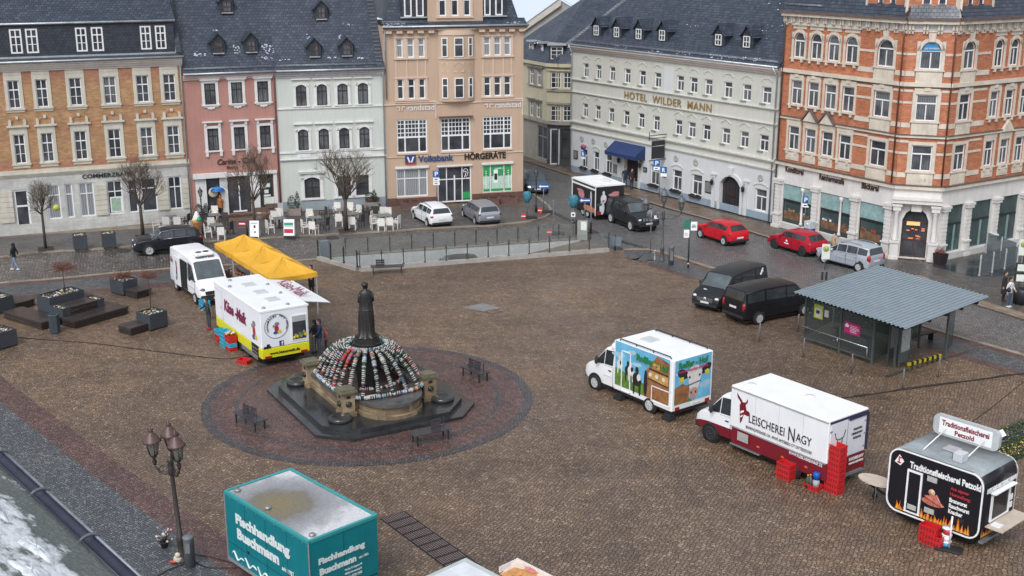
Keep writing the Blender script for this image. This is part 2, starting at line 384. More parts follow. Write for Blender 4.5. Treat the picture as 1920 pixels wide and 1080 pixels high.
for(x,y,lab)in((232,470.5,'round iron manhole cover in the road beside the black parked car'),(624,446,'round iron manhole cover in the road before the mint house')):
 p=G(x,y);b=MB();b.lathe([(.0,.012),(.3,.012),(.31,.02),(.43,.02),(.45,.0)],20)
 b.build('manhole_cover',IRON,None,(p.x,p.y,.01),label=lab,cat='manhole cover')
p=[G(*q)for q in((868,577),(905,569),(941,578),(907,584))]
b=MB();b.prism([(q.x,q.y)for q in reversed(p)]if False else[(p[0].x,p[0].y),(p[3].x,p[3].y),(p[2].x,p[2].y),(p[1].x,p[1].y)],.004,.03)
b.build('access_cover',M('grey_plate',(.19,.19,.185),.5,.2,3),None,label='grey steel access plate let into the brown square',cat='cover plate')
ribbon('cover_frame',px([(898,583.5),(922,589),(941,584.5),(918,579)]),-.05,.05,.012,RUST)
a0,a1,d0=G(712,973),G(862,1085),G(742,967)
L=(a1-a0).length;ang=math.atan2((a1-a0).y,(a1-a0).x)
b=MB();w=1.0
b.box(0,L,0,w,.004,.016,0)
nc=int(L/.46)
for i in range(nc):
 for k in range(11):b.box(.05+i*L/nc,(i+1)*L/nc-.06,.06+k*.082,.098+k*.082,.016,.03,1)
b.build('drain_grate',[BLACK,M('grate_iron',(.15,.105,.10),.5,.3,6)],None,(a0.x,a0.y,0),ang,label='long dark red iron drain grate beside the teal trailer',cat='drain grate')
# ---- facade kit
def arcz(u,u0,u1,z1,a):
 """height of a segmental/round arch of rise a over u0..u1 whose crown is z1"""
 h=(u1-u0)/2;r=(h*h+a*a)/(2*a);x=u-(u0+u1)/2
 return z1-r+math.sqrt(max(r*r-x*x,0))
def wall(root,u0,u1,z0,z1,ops,mat,y=0.,dep=.2,name='wall',extra=None):
 """wall sheet with openings (a,b,c,d[,rise]) cut through, with reveals"""
 b=MB()
 us=sorted(set([u0,u1]+[o[0]for o in ops]+[o[1]for o in ops]));zs=sorted(set([z0,z1]+[o[2]for o in ops]+[o[3]for o in ops]))
 us=[u for u in us if u0-1e-6<=u<=u1+1e-6];zs=[z for z in zs if z0-1e-6<=z<=z1+1e-6]
 for i in range(len(us)-1):
  cu=(us[i]+us[i+1])/2;run=None
  for j in range(len(zs)-1):
   cz=(zs[j]+zs[j+1])/2
   hole=any(o[0]<cu<o[1]and o[2]<cz<o[3]for o in ops)
   if not hole:b.face([(us[i],y,zs[j]),(us[i+1],y,zs[j]),(us[i+1],y,zs[j+1]),(us[i],y,zs[j+1])])
 for o in ops:
  a,c,d,e=o[:4];r=o[4]if len(o)>4 else 0
  b.face([(a,y,d),(a,y+dep,d),(c,y+dep,d),(c,y,d)])
  top=e-r
  b.face([(a,y,d),(a,y,top),(a,y+dep,top),(a,y+dep,d)]);b.face([(c,y,d),(c,y+dep,d),(c,y+dep,top),(c,y,top)])
  if r:
   n=8;P=[(a+(c-a)*k/n,arcz(a+(c-a)*k/n,a,c,e,r))for k in range(n+1)]
   for k in range(n):
    p,q=P[k],P[k+1]
    b.face([(p[0],y,p[1]),(q[0],y,q[1]),(q[0],y,e),(p[0],y,e)])
    b.face([(p[0],y,p[1]),(p[0],y+dep,p[1]),(q[0],y+dep,q[1]),(q[0],y,q[1])])
  else:b.face([(a,y,e),(c,y,e),(c,y+dep,e),(a,y+dep,e)])
 return b.build(name,mat,root)
def window(root,u0,u1,z0,z1,style='cross',fm=FRAMEW,gl=None,y=.12,fw=.07,rise=0.,mw=None,name='window'):
 """frame with its bars (a part) and the glass (a sub-part)"""
 b=MB();mw=mw or fw*.8;w,h=u1-u0,z1-z0;d=.06
 bar=lambda a,c,e,f:b.box(a,c,y-d,y,e,f)
 bar(u0,u0+fw,z0,z1-rise);bar(u1-fw,u1,z0,z1-rise);bar(u0+fw,u1-fw,z0,z0+fw)
 if rise:
  n=8
  for k in range(n):
   p,q=u0+w*k/n,u0+w*(k+1)/n;zp,zq=arcz(p,u0,u1,z1,rise),arcz(q,u0,u1,z1,rise)
   b.face([(p,y-d,zp-fw),(q,y-d,zq-fw),(q,y-d,zq),(p,y-d,zp)]);b.face([(p,y-d,zp-fw),(p,y,zp-fw),(q,y,zq-fw),(q,y-d,zq-fw)])
 else:bar(u0+fw,u1-fw,z1-fw,z1)
 yy=y+.004
 def vb(f,a=0.,c=1.):x=u0+w*f;b.box(x-mw/2,x+mw/2,y-d-.006,y-.002,z0+max(h*a,fw),z0+min(h*c,1)*1 if c<1 else z1-fw-(0 if not rise else rise*.15))
 def hb(f,a=0.,c=1.,k=1.):z=z0+h*f;b.box(u0+max(w*a,fw),u0+w*c-(fw if c==1 else 0),y-d-.004,y-.003,z-mw/2*k,z+mw/2*k)
 if style=='cross':vb(.5);hb(.655,k=1.3);hb(.33,k=.5)
 elif style=='t':vb(.5,0,.66);hb(.66,k=1.3)
 elif style=='t2':vb(.5);hb(.66,k=1.3)
 elif style=='h':hb(.63,k=1.2)
 elif style=='v':vb(.5)
 elif style=='six':vb(.5);hb(.36,k=.5);hb(.68)
 elif style=='four':vb(.5);hb(.5)
 elif style=='grid':
  vb(.27);vb(.73);hb(.47,k=1.3)
  for f in(.135,.385,.5,.615,.865):
   x=u0+w*f;b.box(x-.02,x+.02,y-d,y-.004,z0+h*.47,z1-fw)
  for f in(.6,.73,.86):hb(f,k=.55)
 elif style=='shop3':vb(.27);vb(.73);hb(.64)
 elif style=='shop2':vb(.5);hb(.68)
 elif style=='shop1':hb(.7)
 elif style=='door':vb(.5);hb(.36);hb(.72)
 o=b.build(name,fm,root)
 g=MB()
 if rise:
  n=8;g.face([(u0+.01,yy-.03,z0+.01),(u1-.01,yy-.03,z0+.01)]+[(u1-.01-(w-.02)*k/n,yy-.03,arcz(u1-.01-(w-.02)*k/n,u0,u1,z1,rise)-.01)for k in range(n+1)])
 else:g.face([(u0+.01,yy-.03,z0+.01),(u1-.01,yy-.03,z0+.01),(u1-.01,yy-.03,z1-.01),(u0+.01,yy-.03,z1-.01)])
 if gl is None:gl=R.choice([GLD,GLD,GLC,GLC,GLB])
 g.build('pane',gl,o)
 return o
def surround(root,u0,u1,z0,z1,mat,jw=.18,hh=.22,sill=.1,pro=.05,cap=0.,capw=0.,extra=None,name='window_surround',rise=0.):
 b=MB();e=.003
 b.box(u0-jw,u0-e,-pro,.02,z0,z1);b.box(u1+e,u1+jw,-pro,.02,z0,z1)
 if rise:
  n=8
  for k in range(n):
   p,q=u0-jw+(u1-u0+2*jw)*k/n,u0-jw+(u1-u0+2*jw)*(k+1)/n
   lo=lambda u:arcz(min(max(u,u0),u1),u0,u1,z1,rise)if u0<=u<=u1 else z1-rise
   hi=lambda u:arcz(u,u0-jw,u1+jw,z1+hh,rise+jw*.6)
   b.face([(p,-pro,lo(p)),(q,-pro,lo(q)),(q,-pro,hi(q)),(p,-pro,hi(p))])
   b.face([(p,-pro,hi(p)),(q,-pro,hi(q)),(q,.02,hi(q)),(p,.02,hi(p))])
 else:b.box(u0-jw,u1+jw,-pro,.02,z1+e,z1+hh)
 b.box(u0-jw-.06,u1+jw+.06,-pro-.07,.02,z0-sill,z0-e)
 if cap:b.box(u0-jw-.1,u1+jw+.1,-pro-.12,.02,z1+hh+.003,z1+hh+cap);b.box(u0-jw-.16,u1+jw+.16,-pro-.17,.02,z1+hh+cap+.003,z1+hh+cap+.06)
 if extra:extra(b,u0,u1,z0,z1)
 return b.build(name,mat,root)
def band(root,u0,u1,z0,z1,pro,mat,name='cornice',steps=1):
 b=MB()
 for k in range(steps):b.box(u0,u1,-pro*(k+1)/steps,.02,z0+(z1-z0)*k/steps+.002*k,z0+(z1-z0)*(k+1)/steps)
 return b.build(name,mat,root)
def body(root,pts,z0,z1,mat,name='side_wall'):
 """outer back and side walls: open polyline in plan"""
 b=MB()
 for p,q in zip(pts,pts[1:]):b.face([(p[0],p[1],z0),(q[0],q[1],z0),(q[0],q[1],z1),(p[0],p[1],z1)])
 return b.build(name,mat,root)
def gutter(root,u0,u1,z,y,mat=ZINC,name='gutter'):
 b=MB();b.tube([(u0,y,z),(u1,y,z)],.075,8);return b.build(name,mat,root)
def pipe(root,u,z0,z1,y=-.12,mat=ZINC,r=.05):
 b=MB();b.tube([(u,y-.05,z1),(u,y,z1-.35),(u,y,z0)],r,8);return b.build('downpipe',mat,root)
def roofplane(root,u0,u1,y0,z0,y1,z1,mat=SLATE,th=.12,name='roof',cut0=0.,cut1=0.):
 b=MB();q=[(u0,y0,z0),(u1,y0,z0),(u1-cut1,y1,z1),(u0+cut0,y1,z1)]
 b.face(q);d=Vector((0,0,-th));q2=[tuple(Vector(p)+d)for p in q]
 for i in range(4):j=(i+1)%4;b.face([q[i],q2[i],q2[j],q[j]])
 return b.build(name,mat,root)
def snowguard(root,u0,u1,y0,z0,slope,mat=ZINC):
 b=MB();t=.35;yy,zz=y0+t*cos(slope),z0+t*sin(slope);ny,nz=-sin(slope),cos(slope)
 for k in(.08,.2):b.tube([(u0,yy+ny*k,zz+nz*k),(u1,yy+ny*k,zz+nz*k)],.012,5)
 n=int((u1-u0)/.55)
 for i in range(n+1):
  u=u0+(u1-u0)*i/n;b.tube([(u,yy,zz),(u,yy+ny*.24,zz+nz*.24)],.014,5)
 return b.build('snow_guard',mat,root)
THIN=M('thin_snow',(.50,.54,.60),.7,.25,9)
def snow(root,spots,mat=THIN):
 """spots: (u,y,z,slope,n,wu,wt) scattered slate-sized flakes of snow on a roof plane"""
 b=MB()
 for(u,y,z,sl,n,wu,wt)in spots:
  for k in range(int(n*.8)):
   a=u+R.uniform(-wu,wu);t=R.uniform(-wt,wt);yy,zz=y+t*cos(sl),z+t*sin(sl);s=R.uniform(.03,.06)
   ny,nz=-sin(sl),cos(sl);P=[]
   for q in range(6):
    an=q*pi/3+R.uniform(-.3,.3);x,tt=s*1.25*cos(an),s*.8*sin(an);P.append((a+x,yy+tt*cos(sl)+ny*.02,zz+tt*sin(sl)+nz*.02))
   b.face(P)
 return b.build('snow_patch',mat,root)
def dormer(root,u,y,z,w,h,slope,wmat=SLATED,rmat=SLATE,fm=FRAMEW,wu=.5,wh=.8,curved=False,style='v',gl=None,roofh=.5,sill=True):
 """gabled dormer standing on a roof plane; (u,y,z) is the middle of its foot on the slope"""
 b=MB();tn=math.tan(slope);y1=y+h/tn;yr=y+(h+roofh)/tn;e=.16
 b.face([(u-w/2,y,z),(u+w/2,y,z),(u+w/2,y,z+h),(u,y,z+h+roofh),(u-w/2,y,z+h)])
 for s in(-1,1):b.face([(u+s*w/2,y,z),(u+s*w/2,y1,z+h),(u+s*w/2,y,z+h)])
 d=b.build('dormer',wmat,root)
 r=MB()
 for s in(-1,1):
  a=(u+s*(w/2+e),y-.15,z+h-e*roofh/(w/2));c=(u,y-.15,z+h+roofh+.02);f=(u,yr,z+h+roofh+.02);g=(u+s*(w/2+e),y1-.05,z+h-e*roofh/(w/2))
  if curved:
   mid=lambda p,q,t,k:tuple(Vector(p).lerp(Vector(q),t)+Vector((0,0,k)))
   A=[mid(a,c,t,-.10*sin(pi*t))for t in(0,.33,.66,1)];F=[mid(g,f,t,-.10*sin(pi*t))for t in(0,.33,.66,1)]
   for k in range(3):r.face([A[k],A[k+1],F[k+1],F[k]])
   for k in range(3):r.face([A[k],A[k+1],tuple(Vector(A[k+1])-Vector((0,0,.07))),tuple(Vector(A[k])-Vector((0,0,.07)))])
  else:
   r.face([a,c,f,g]);dn=Vector((0,0,-.07));r.face([a,c,tuple(Vector(c)+dn),tuple(Vector(a)+dn)])
 r.build('roof',rmat,d)
 window(root,u-wu/2,u+wu/2,z+.18,z+.18+wh,style,fm,gl or GLD,y=y-.012,fw=.06)
 if sill:
  q=MB();q.box(u-wu/2-.1,u+wu/2+.1,y-.16,y-.02,z+.08,z+.15);q.build('sill',ZINC,d)
 return d
def building(name,label,o,phi):
 t=thing(name,label,'building',(o[0],o[1],0),rad(phi));return t,Fa(o,phi)
P0=.10
# ==== bank house (ochre and red brick)
c1,c2,c3=G(362,414),G(530,400),G(727,388.5)
uo=Fa(c1,24.3).d
root,F=building('bank_house','long ochre brick bank house with a pale stone ground floor and slate dormer band',c1-uo*14.5,24.3);W_=14.5
OCH=cells('ochre_brick',[(0,(.36,.20,.095)),(.5,(.42,.245,.12)),(1,(.48,.295,.155))],.25,.08,.1,(.3,.2,.12),(.6,.8),patch=((.82,.80,.78),(1.05,1.04,1.02)),pscale=.35,distort=0,bmp=.15)
REDB=cells('red_brick_stripe',[(0,(.34,.15,.09)),(1,(.42,.2,.125))],.25,.08,.1,(.3,.17,.11),(.6,.8),distort=0,bmp=.15)
CREAM=M('cream_stone',(.54,.51,.43),.7,.14,1.1,dirt=.35)
PALE=cells('pale_ashlar',[(0,(.47,.47,.45)),(1,(.56,.56,.53))],1.1,.42,.03,(.33,.33,.31),(.6,.8),patch=((.85,.85,.84),(1.06,1.06,1.05)),pscale=.5,distort=0,bmp=.25)
top=[(50,610,160,815),(260,597,370,800),(512,585,625,790),(768,575,882,775),(1015,565,1125,765),(1218,553,1325,752)]
us,a2,b2=F.rects(0,0,4,top)
tr,_,b1=F.rects(0,0,4,[(85,1015,195,1100),(295,1003,402,1080),(540,985,645,1080),(798,970,902,1080),(1035,955,1140,1080),(1235,945,1338,1080)])
_,a1,_=F.rects(0,270,4,[(85,20,205,145),(300,20,410,130),(548,10,655,115),(803,0,908,98),(1040,0,1145,82),(1243,0,1345,70)])
zc=4.32;ze=11.75
us=[(u0+.0,u1)for u0,u1 in us];us=[(-(.2)+u0 if False else u0,u1)for u0,u1 in us]
step=us[2][0]-us[1][0]
lefts=[(us[0][0]-2*1.62-k*2.1,us[0][0]-2*1.62-k*2.1+1.1)for k in range(1)]
alls=[(u0,u1)for u0,u1 in(lefts+us)if u0>.3]
ground=[(345,315,465,525),(480,290,560,515),(585,275,720,510),(795,265,930,485),(950,262,1040,480),(1052,255,1185,470),(1255,245,1370,450)]
gu,_,_=F.rects(0,270,4,ground);gz0=.98;gz1=3.35
du=F.at(130/4,270+620/4)[0],F.at(240/4,270+620/4)[0]
wall(root,0,W_,zc,ze,[(u0,u1,a2,b2)for u0,u1 in alls]+[(u0,u1,a1,b1)for u0,u1 in alls],OCH)
wall(root,0,W_,P0,zc,[(u0,u1,gz0,gz1)for u0,u1 in gu]+[(du[0],du[1],P0+.01,3.2)],PALE,name='ground_floor_wall')
b=MB()
for zz in(a2-.25,b2-.05,b2-.3,a1+.1,a1-.5,b1+.1,b1-.4,b1+.55):
 xs=sorted([(u0-.26,u1+.26)for u0,u1 in alls]);x=0
 for l,r in xs+[(W_,W_)]:
  if l>x:b.box(x,l,-.006,.01,zz,zz+.13)
  x=max(x,r)
xs=[0]+[v for u0,u1 in alls for v in(u0-.24,u1+.24)]+[W_]
for l,r in zip(xs[0::2],xs[1::2]):
 if r>l:b.box(l,r,-.004,.01,b2-.02,b2+.68)
for l,r in zip(xs[0::2],xs[1::2]):
 if r>l:b.box(l,r,-.005,.01,zc,a1-.02)
b.build('brick_pattern',REDB,root)
def head2(b,u0,u1,z0,z1):
 b.box(u0-.2,u1+.2,-.04,.02,z1+.24,z1+.62);b.box(u0-.28,u1+.28,-.09,.02,z1+.625,z1+.72)
 for k in range(5):b.box(u0-.1+k*(u1-u0+.2)/5,u0-.1+(k+.7)*(u1-u0+.2)/5,-.06,.0,z1+.32,z1+.52)
 b.box(u0-.22,u1+.22,-.05,.02,z0-.26,z0-.105)
def head1(b,u0,u1,z0,z1):
 b.box(u0-.2,u1+.2,-.04,.02,z1+.20,z1+.48);b.box(u0-.34,u1+.34,-.17,.02,z1+.485,z1+.6)
 for s in(u0-.2,u1+.02):b.box(s,s+.18,-.13,.02,z1+.605,z1+.9);b.prism([(s-.01,z1+.905),(s+.19,z1+.905),(s+.09,z1+1.05)],-.12,.02,axis='y')
 m=(u0+u1)/2;b.box(m-.09,m+.09,-.1,.02,z1+1.02,z1+1.22)
 b.box(u0-.2,u1+.2,-.05,.02,z0-.3,z0-.105)
b=MB()
for u0,u1 in alls:
 n=8
 for k in range(n):
  p,q=u0-.02+(u1-u0+.04)*k/n,u0-.02+(u1-u0+.04)*(k+1)/n;f=lambda u:arcz(u,u0-.03,u1+.03,b1+1.02,.34)
  b.face([(p,-.03,f(p)),(q,-.03,f(q)),(q,-.03,f(q)+.13),(p,-.03,f(p)+.13)]);b.face([(p,-.03,f(p)+.13),(q,-.03,f(q)+.13),(q,.02,f(q)+.13),(p,.02,f(p)+.13)])
b.build('brick_arch',REDB,root)
for u0,u1 in alls:
 window(root,u0,u1,a2,b2,'cross',gl=R.choice([GLD,GLD,GLC]));surround(root,u0,u1,a2,b2,CREAM,jw=.21,hh=.24,extra=head2)
 window(root,u0,u1,a1,b1,'cross',gl=R.choice([GLD,GLD,GLC]));surround(root,u0,u1,a1,b1,CREAM,jw=.21,hh=.2,extra=head1)
band(root,-.02,W_+.02,zc-.28,zc,.16,CREAM,steps=3);band(root,-.02,W_+.02,zc+.002,zc+.2,.1,CREAM,'string_course')
band(root,-.02,W_+.02,ze-.62,ze-.02,.42,M('cornice_stone',(.55,.5,.45),.7,.1,1,dirt=.3),steps=4)
band(root,0,W_,P0,gz0-.18,.06,PALE,'plinth')
b=MB()
for l,r in((gu[2][1]+.03,gu[3][0]-.03),(gu[5][1]+.03,gu[6][0]-.03),(gu[6][1]+.04,W_-.02),(du[0]-1.0,du[0]-.1),(0,.8)):
 b=MB()
 for k in range(6):b.box(l,r,-.1,.02,gz0+.02+k*.36,gz0+.34+k*.36)
 b.box(l+.05,r-.05,-.07,.02,gz0+.02,gz0+2.1)
 b.build('rusticated_pillar',CREAM,root)
for i,(u0,u1)in enumerate(gu):
 window(root,u0,u1,gz0,gz1,'shop2' if i in(2,3,6)else 'shop1',gl=GLB if i<3 else GLD,fw=.08)
d=window(root,du[0],du[1],P0+.02,3.2,'h',gl=GLD,fw=.12,name='door')
POSTER=M('paper_poster',(.62,.66,.6),.5,.15,6)
b=MB();b.lathe([(0,.006),(.22,.006),(.22,0)],18);o=b.build('round_sticker',M('yellow_sticker',(.50,.52,.06),.6,.2,9),root,((gu[0][0]+gu[0][1])/2+.1,.085,1.75));o.rotation_euler=(pi/2,0,0)
b=MB();b.box(gu[3][0]+.15,gu[3][0]+.95,.06,.085,1.1,2.2,0);b.box(gu[3][0]+.24,gu[3][0]+.86,.05,.06,1.18,2.12,1);b.build('window_poster',[WHITE,M('green_grey_poster',(.3,.42,.33),.5,.3,5)],root)
p0=F.at(614/4,270+235/4);p1=F.at(905/4,270+225/4)
text('COMMERZBANK',3.5,.3,DARK,root,(p0[0],-.05,p0[1]-.24),bold=.03)
ys=.75
dz0,dz1=F.at(650/4,400/4,ys)[1],F.at(650/4,170/4,ys)[1]
dn,da,db=F.rects(0,0,4,[(65,228,175,408),(185,222,295,402),(560,208,660,385),(678,202,782,380),(1045,190,1140,365),(1158,186,1250,360)],ys)
ue=F.at(1305/4,250/4,ys)[0]
wall(root,0,ue,dz0-.35,dz1,[(u0,u1,da,db)for u0,u1 in dn],SLATED,y=ys,name='dormer_wall')
for u0,u1 in dn:window(root,u0,u1,da,db,'six',gl=GLD,y=ys+.05,fw=.1)
roofplane(root,-.1,W_+.05,-.42,ze,ys,dz0-.2,SLATED,name='roof');gutter(root,-.1,W_+.1,ze+.02,-.46)
gutter(root,0,ue+.1,dz1+.02,ys-.12);b=MB();b.box(-.1,ue,ys-.06,ys-.01,dz0-.2,dz0-.08);b.build('sill',ZINC,root)
roofplane(root,-.1,ue+.1,ys-.12,dz1+.04,ys+7,dz1+5.5);roofplane(root,ue-.02,W_+.1,.2,ze+.3,ys+5,dz1+5.5,SLATED)
body(root,[(0,0),(0,9),(W_,9),(W_,0)],0,ze+.1,OCH)
body(root,[(ue,ys),(ue,ys+6)],dz0-.3,dz1,SLATED,'dormer_cheek')
pipe(root,W_-.12,P0,ze-.2)
b=MB()
for u,z in((2.4,1.2),(6.6,1.9)):
 b.lathe([(.28,0),(.3,.12),(.12,.2),(0,.2)],12,(u,ys+1.9+z,dz1+2.1+z*.75))
b.build('roof_vent',ZINC,root)
rootn,Fn=building('lilac_house','narrow pale lilac house cut off beyond the bank house',c1-uo*24.6,24.3)
LIL=M('lilac_render',(.42,.38,.42),.75,.1,.8,dirt=.3)
wall(rootn,0,10.05,P0,11,[(2,3.2,1,3),(5,6.2,1,3),(8,9.2,1,3),(2,3.1,5,7),(5,6.1,5,7),(8,9.1,5,7)],LIL)
for a in(2,5,8):
 window(rootn,a,a+1.2,1,3,'t');window(rootn,a,a+1.1,5,7,'t')
roofplane(rootn,0,10,-.3,11,6,16);body(rootn,[(0,0),(0,8),(10,8)],0,11,LIL)
# ==== pink café house
v=c2-c1;L=math.hypot(v.x,v.y);phi=math.degrees(math.atan2(v.y,v.x))
root,F=building('pink_house','narrow pink rendered café house with white window surrounds and a steep slate roof',c1,phi)
PINK=M('pink_render',(.40,.205,.168),.75,.08,.7,dirt=.3)
TRIM=M('white_stucco',(.66,.655,.64),.65,.08,2,dirt=.25)
k=4.8
u2,a2,b2=F.rects(340,0,k,[(205,755,318,940),(445,742,556,925),(683,730,792,912)])
u1_,a1,b1=F.rects(340,225,k,[(228,80,340,272),(468,66,577,258),(698,52,806,240)])
uu=[((p[0]+q[0])/2,(p[1]+q[1])/2)for p,q in zip(u2,u1_)]
ze=F.at(440,138)[1]
door=[(F.at(340+235/k,380)[0],F.at(340+355/k,380)[0]),(F.at(340+425/k,380)[0],F.at(340+630/k,380)[0]),(F.at(340+712/k,380)[0],F.at(340+838/k,380)[0])]
zd=3.0
wall(root,0,L,P0,ze,[(p,q,a2,b2)for p,q in uu]+[(p,q,a1,b1)for p,q in uu]+[(p,q,P0+.2,zd)for p,q in door],PINK)
def scallop(b,u0,u1,z0,z1):
 m=(u0+u1)/2
 b.prism([(u0-.15,z0-.1),(u0-.15,z0-.2),(u0+.1,z0-.2),(m-.2,z0-.34),(m-.08,z0-.3),(m,z0-.4),(m+.08,z0-.3),(m+.2,z0-.34),(u1-.1,z0-.2),(u1+.15,z0-.2),(u1+.15,z0-.1)][::-1],-.07,.02,axis='y')
def feet(b,u0,u1,z0,z1):
 for s in(u0-.2,u1+.02):b.box(s,s+.18,-.12,.02,z0-.42,z0-.105);b.box(s,s+.18,-.11,.02,z1+.18,z1+.42)
 b.box(u0-.3,u1+.3,-.2,.02,z1+.425,z1+.52)
for p,q in uu:
 window(root,p,q,a2,b2,'t2',FRAMED,GLC,fw=.06);surround(root,p,q,a2,b2,TRIM,jw=.2,hh=.2,cap=.16,extra=scallop)
 window(root,p,q,a1,b1,'t2',FRAMED,GLC,fw=.06);surround(root,p,q,a1,b1,TRIM,jw=.2,hh=.18,extra=feet)
BROWN=M('dark_brown_wood',(.06,.032,.028),.5,.3,3)
for i,(p,q)in enumerate(door):
 d=window(root,p,q,P0+.2,zd,'plain' if i else 'plain',BROWN,GLD,fw=.09,name='door')
 if i==1:
  b=MB();m=(p+q)/2;b.box(m-.04,m+.04,.0,.05,.5,2.6);b.box(m-.5,m+.5,-.02,.05,.38,.48);b.build('door_bar',WHITE,d)
b=MB()
for s,e in((0.35,door[0][0]),(door[0][1],door[1][0]),(door[1][1],door[2][0]),(door[2][1],door[2][1]+.28)):b.box(s+.003,e-.003,-.06,.02,P0,zd+.06)
b.box(.2,door[1][0]-.02,-.32,.02,zd+.065,zd+.4);b.box(door[1][0]-.017,door[2][1]+.3,-.12,.02,zd+.065,zd+.3)
b.build('door_surround',TRIM,root)
b=MB();b.box(door[1][0]-.2,door[1][1]+.3,-.55,0,P0,P0+.16);b.build('doorstep',RUST,root)
text('Carina - Café',2.75,.42,M('chocolate_letters',(.06,.02,.015),.45,.2),root,(F.at(340+328/k,320)[0],-.04,zd+.95),bold=.025,shear=.25)
text('Bistro',.8,.22,_mc['chocolate_letters'],root,(F.at(340+410/k,320)[0],-.04,zd+.62),bold=.01)
b=MB();b.lathe([(0,.02),(.33,.02),(.36,.0)],20);o=b.build('round_shop_sign',M('cream_sign',(.6,.52,.42),.5,.15,4),root,((door[0][0]+door[0][1])/2,.08,1.95));o.rotation_euler=(pi/2,0,0)
b=MB();p,q=door[2]
for(x,z,w,h)in((.15,2.0,.3,.38),(.5,2.05,.28,.3),(.35,1.6,.3,.26),(.3,.75,.75,.55),(.3,1.35,.5,.15)):b.box(p+x,p+x+w,.05,.07,z,z+h)
b.build('window_poster',POSTER,root)
band(root,0,L,ze-.35,ze-.02,.2,M('pink_cornice',(.55,.42,.40),.7,.1,1,dirt=.2),steps=2)
sl=rad(52);zr=ze+.12;yr0=-.35
roofplane(root,0,L,yr0,zr,yr0+6.5,zr+6.5*math.tan(sl),cut1=-.75);gutter(root,0,L,zr-.02,yr0-.05)
nrm=Vector((0,-sin(sl),cos(sl)))
def on_roof(F,X,Y,y0,z0,sl):
 P=F.w(0,y0,z0);nw=F.n*sin(sl)+Vector((0,0,cos(sl)));q=F.loc(hit(X,Y,P,nw));return q
def rd(root,F,X,Y,sl,y0,z0,w=.95,h=1.05,**kw):
 q=on_roof(F,X,Y,y0,z0,sl);return dormer(root,q.x,q.y,q.z,w,h,sl,**kw)
REDW=M('red_brown_frame',(.06,.038,.038),.5,.2)
for X,Y in((340+335/k,495/k),(340+632/k,485/k),(340+412/k,130/k)):rd(root,F,X,Y,sl,yr0,zr,fm=REDW,wu=.6,wh=.75,style='four',gl=GLC)
snowguard(root,.1,L-.1,yr0,zr,sl)
sp=[]
for X,Y,n,wu,wt in((340+150/k,485/k,16,.3,.22),(340+215/k,490/k,5,.1,.12),(340+500/k,450/k,16,.2,.45),(340+775/k,440/k,40,.42,.4),(340+770/k,525/k,12,.4,.12),(340+320/k,275/k,4,.3,.05)):
 q=on_roof(F,X,Y,yr0,zr,sl);sp.append((q.x,q.y,q.z,sl,n,wu,wt))
snow(root,sp)
body(root,[(0,0),(0,8),(L,8),(L,0)],0,ze,PINK)
pipe(root,L-.15,P0,ze-.1,mat=M('copper_brown_pipe',(.16,.09,.08),.5,.2))
# ==== mint house
v=c3-c2;L=math.hypot(v.x,v.y);phi=math.degrees(math.atan2(v.y,v.x))
root,F=building('mint_house','pale mint green rendered house with arched dark windows in white frames',c2,phi)
MINT=M('mint_render',(.53,.555,.51),.75,.05,.7,dirt=.22)
u2,a2,b2=F.rects(340,0,k,[(1030,765,1135,955),(1217,758,1320,945),(1403,752,1503,938),(1588,745,1686,930)])
u1_,a1,b1=F.rects(340,225,k,[(1043,88,1145,275),(1230,80,1330,265),(1415,70,1515,250),(1597,60,1695,242)])
uu=[((p[0]+q[0])/2,(p[1]+q[1])/2)for p,q in zip(u2,u1_)]
ze=F.at(625,132)[1]
gw=[F.rects(340,225,k,[(1105,515,1255,765)])[0][0],F.rects(340,225,k,[(1405,505,1532,740)])[0][0],F.rects(340,225,k,[(1568,490,1692,725)])[0][0]]
g0,g1=1.05,F.at(340+1180/k,225+515/k)[1]
wall(root,0,L,P0,ze,[(p,q,a2,b2,.22)for p,q in uu]+[(p,q,a1,b1,.22)for p,q in uu]+[(gw[0][0],gw[0][1],g0,g1,.22)]+[(p,q,g0,g1-.05)for p,q in gw[1:]],MINT)
for p,q in uu:
 for(z0,z1)in((a2,b2),(a1,b1)):
  window(root,p,q,z0,z1,'t2',FRAMED,GLC,fw=.06,rise=.22);surround(root,p,q,z0,z1,TRIM,jw=.2,hh=.16,rise=.22,sill=.08)
  band(root,p-.3,q+.3,z1+.36,z1+.45,.14,TRIM,'window_hood')
for i,(p,q)in enumerate(gw):
 r=.22 if i==0 else 0
 window(root,p,q,g0,g1-(0 if i==0 else.05),'four' if i==0 else 'h',FRAMED,GLD,fw=.08,rise=r);surround(root,p,q,g0,g1,TRIM,jw=.26,hh=.3,rise=r,sill=.14,cap=0 if i else.12)
band(root,0,L,a2-.22,a2-.12,.08,TRIM,'string_course');band(root,0,L,a1-.75,a1-.6,.16,TRIM,steps=2);band(root,0,L,a1-.2,a1-.1,.08,TRIM,'string_course')
b=MB()
for p,q in uu:b.box(p-.1,q+.1,-.03,.01,a1-.55,a1-.24);b.box(p+.1,q-.1,-.045,-.031,a1-.48,a1-.3)
b.build('ornament_panel',TRIM,root)
band(root,0,L,P0,.85,.04,M('grey_blue_plinth',(.27,.31,.34),.7,.1,1,dirt=.3),'plinth')
band(root,0,L,ze-.45,ze-.02,.25,M('mint_cornice',(.42,.40,.40),.7,.2,3,dirt=.3),steps=3)
zr=ze+.1
roofplane(root,0,L+.02,yr0,zr,yr0+6.5,zr+6.5*math.tan(sl),name='roof');gutter(root,0,L,zr-.02,yr0-.05);snowguard(root,.1,L-.3,yr0,zr,sl)
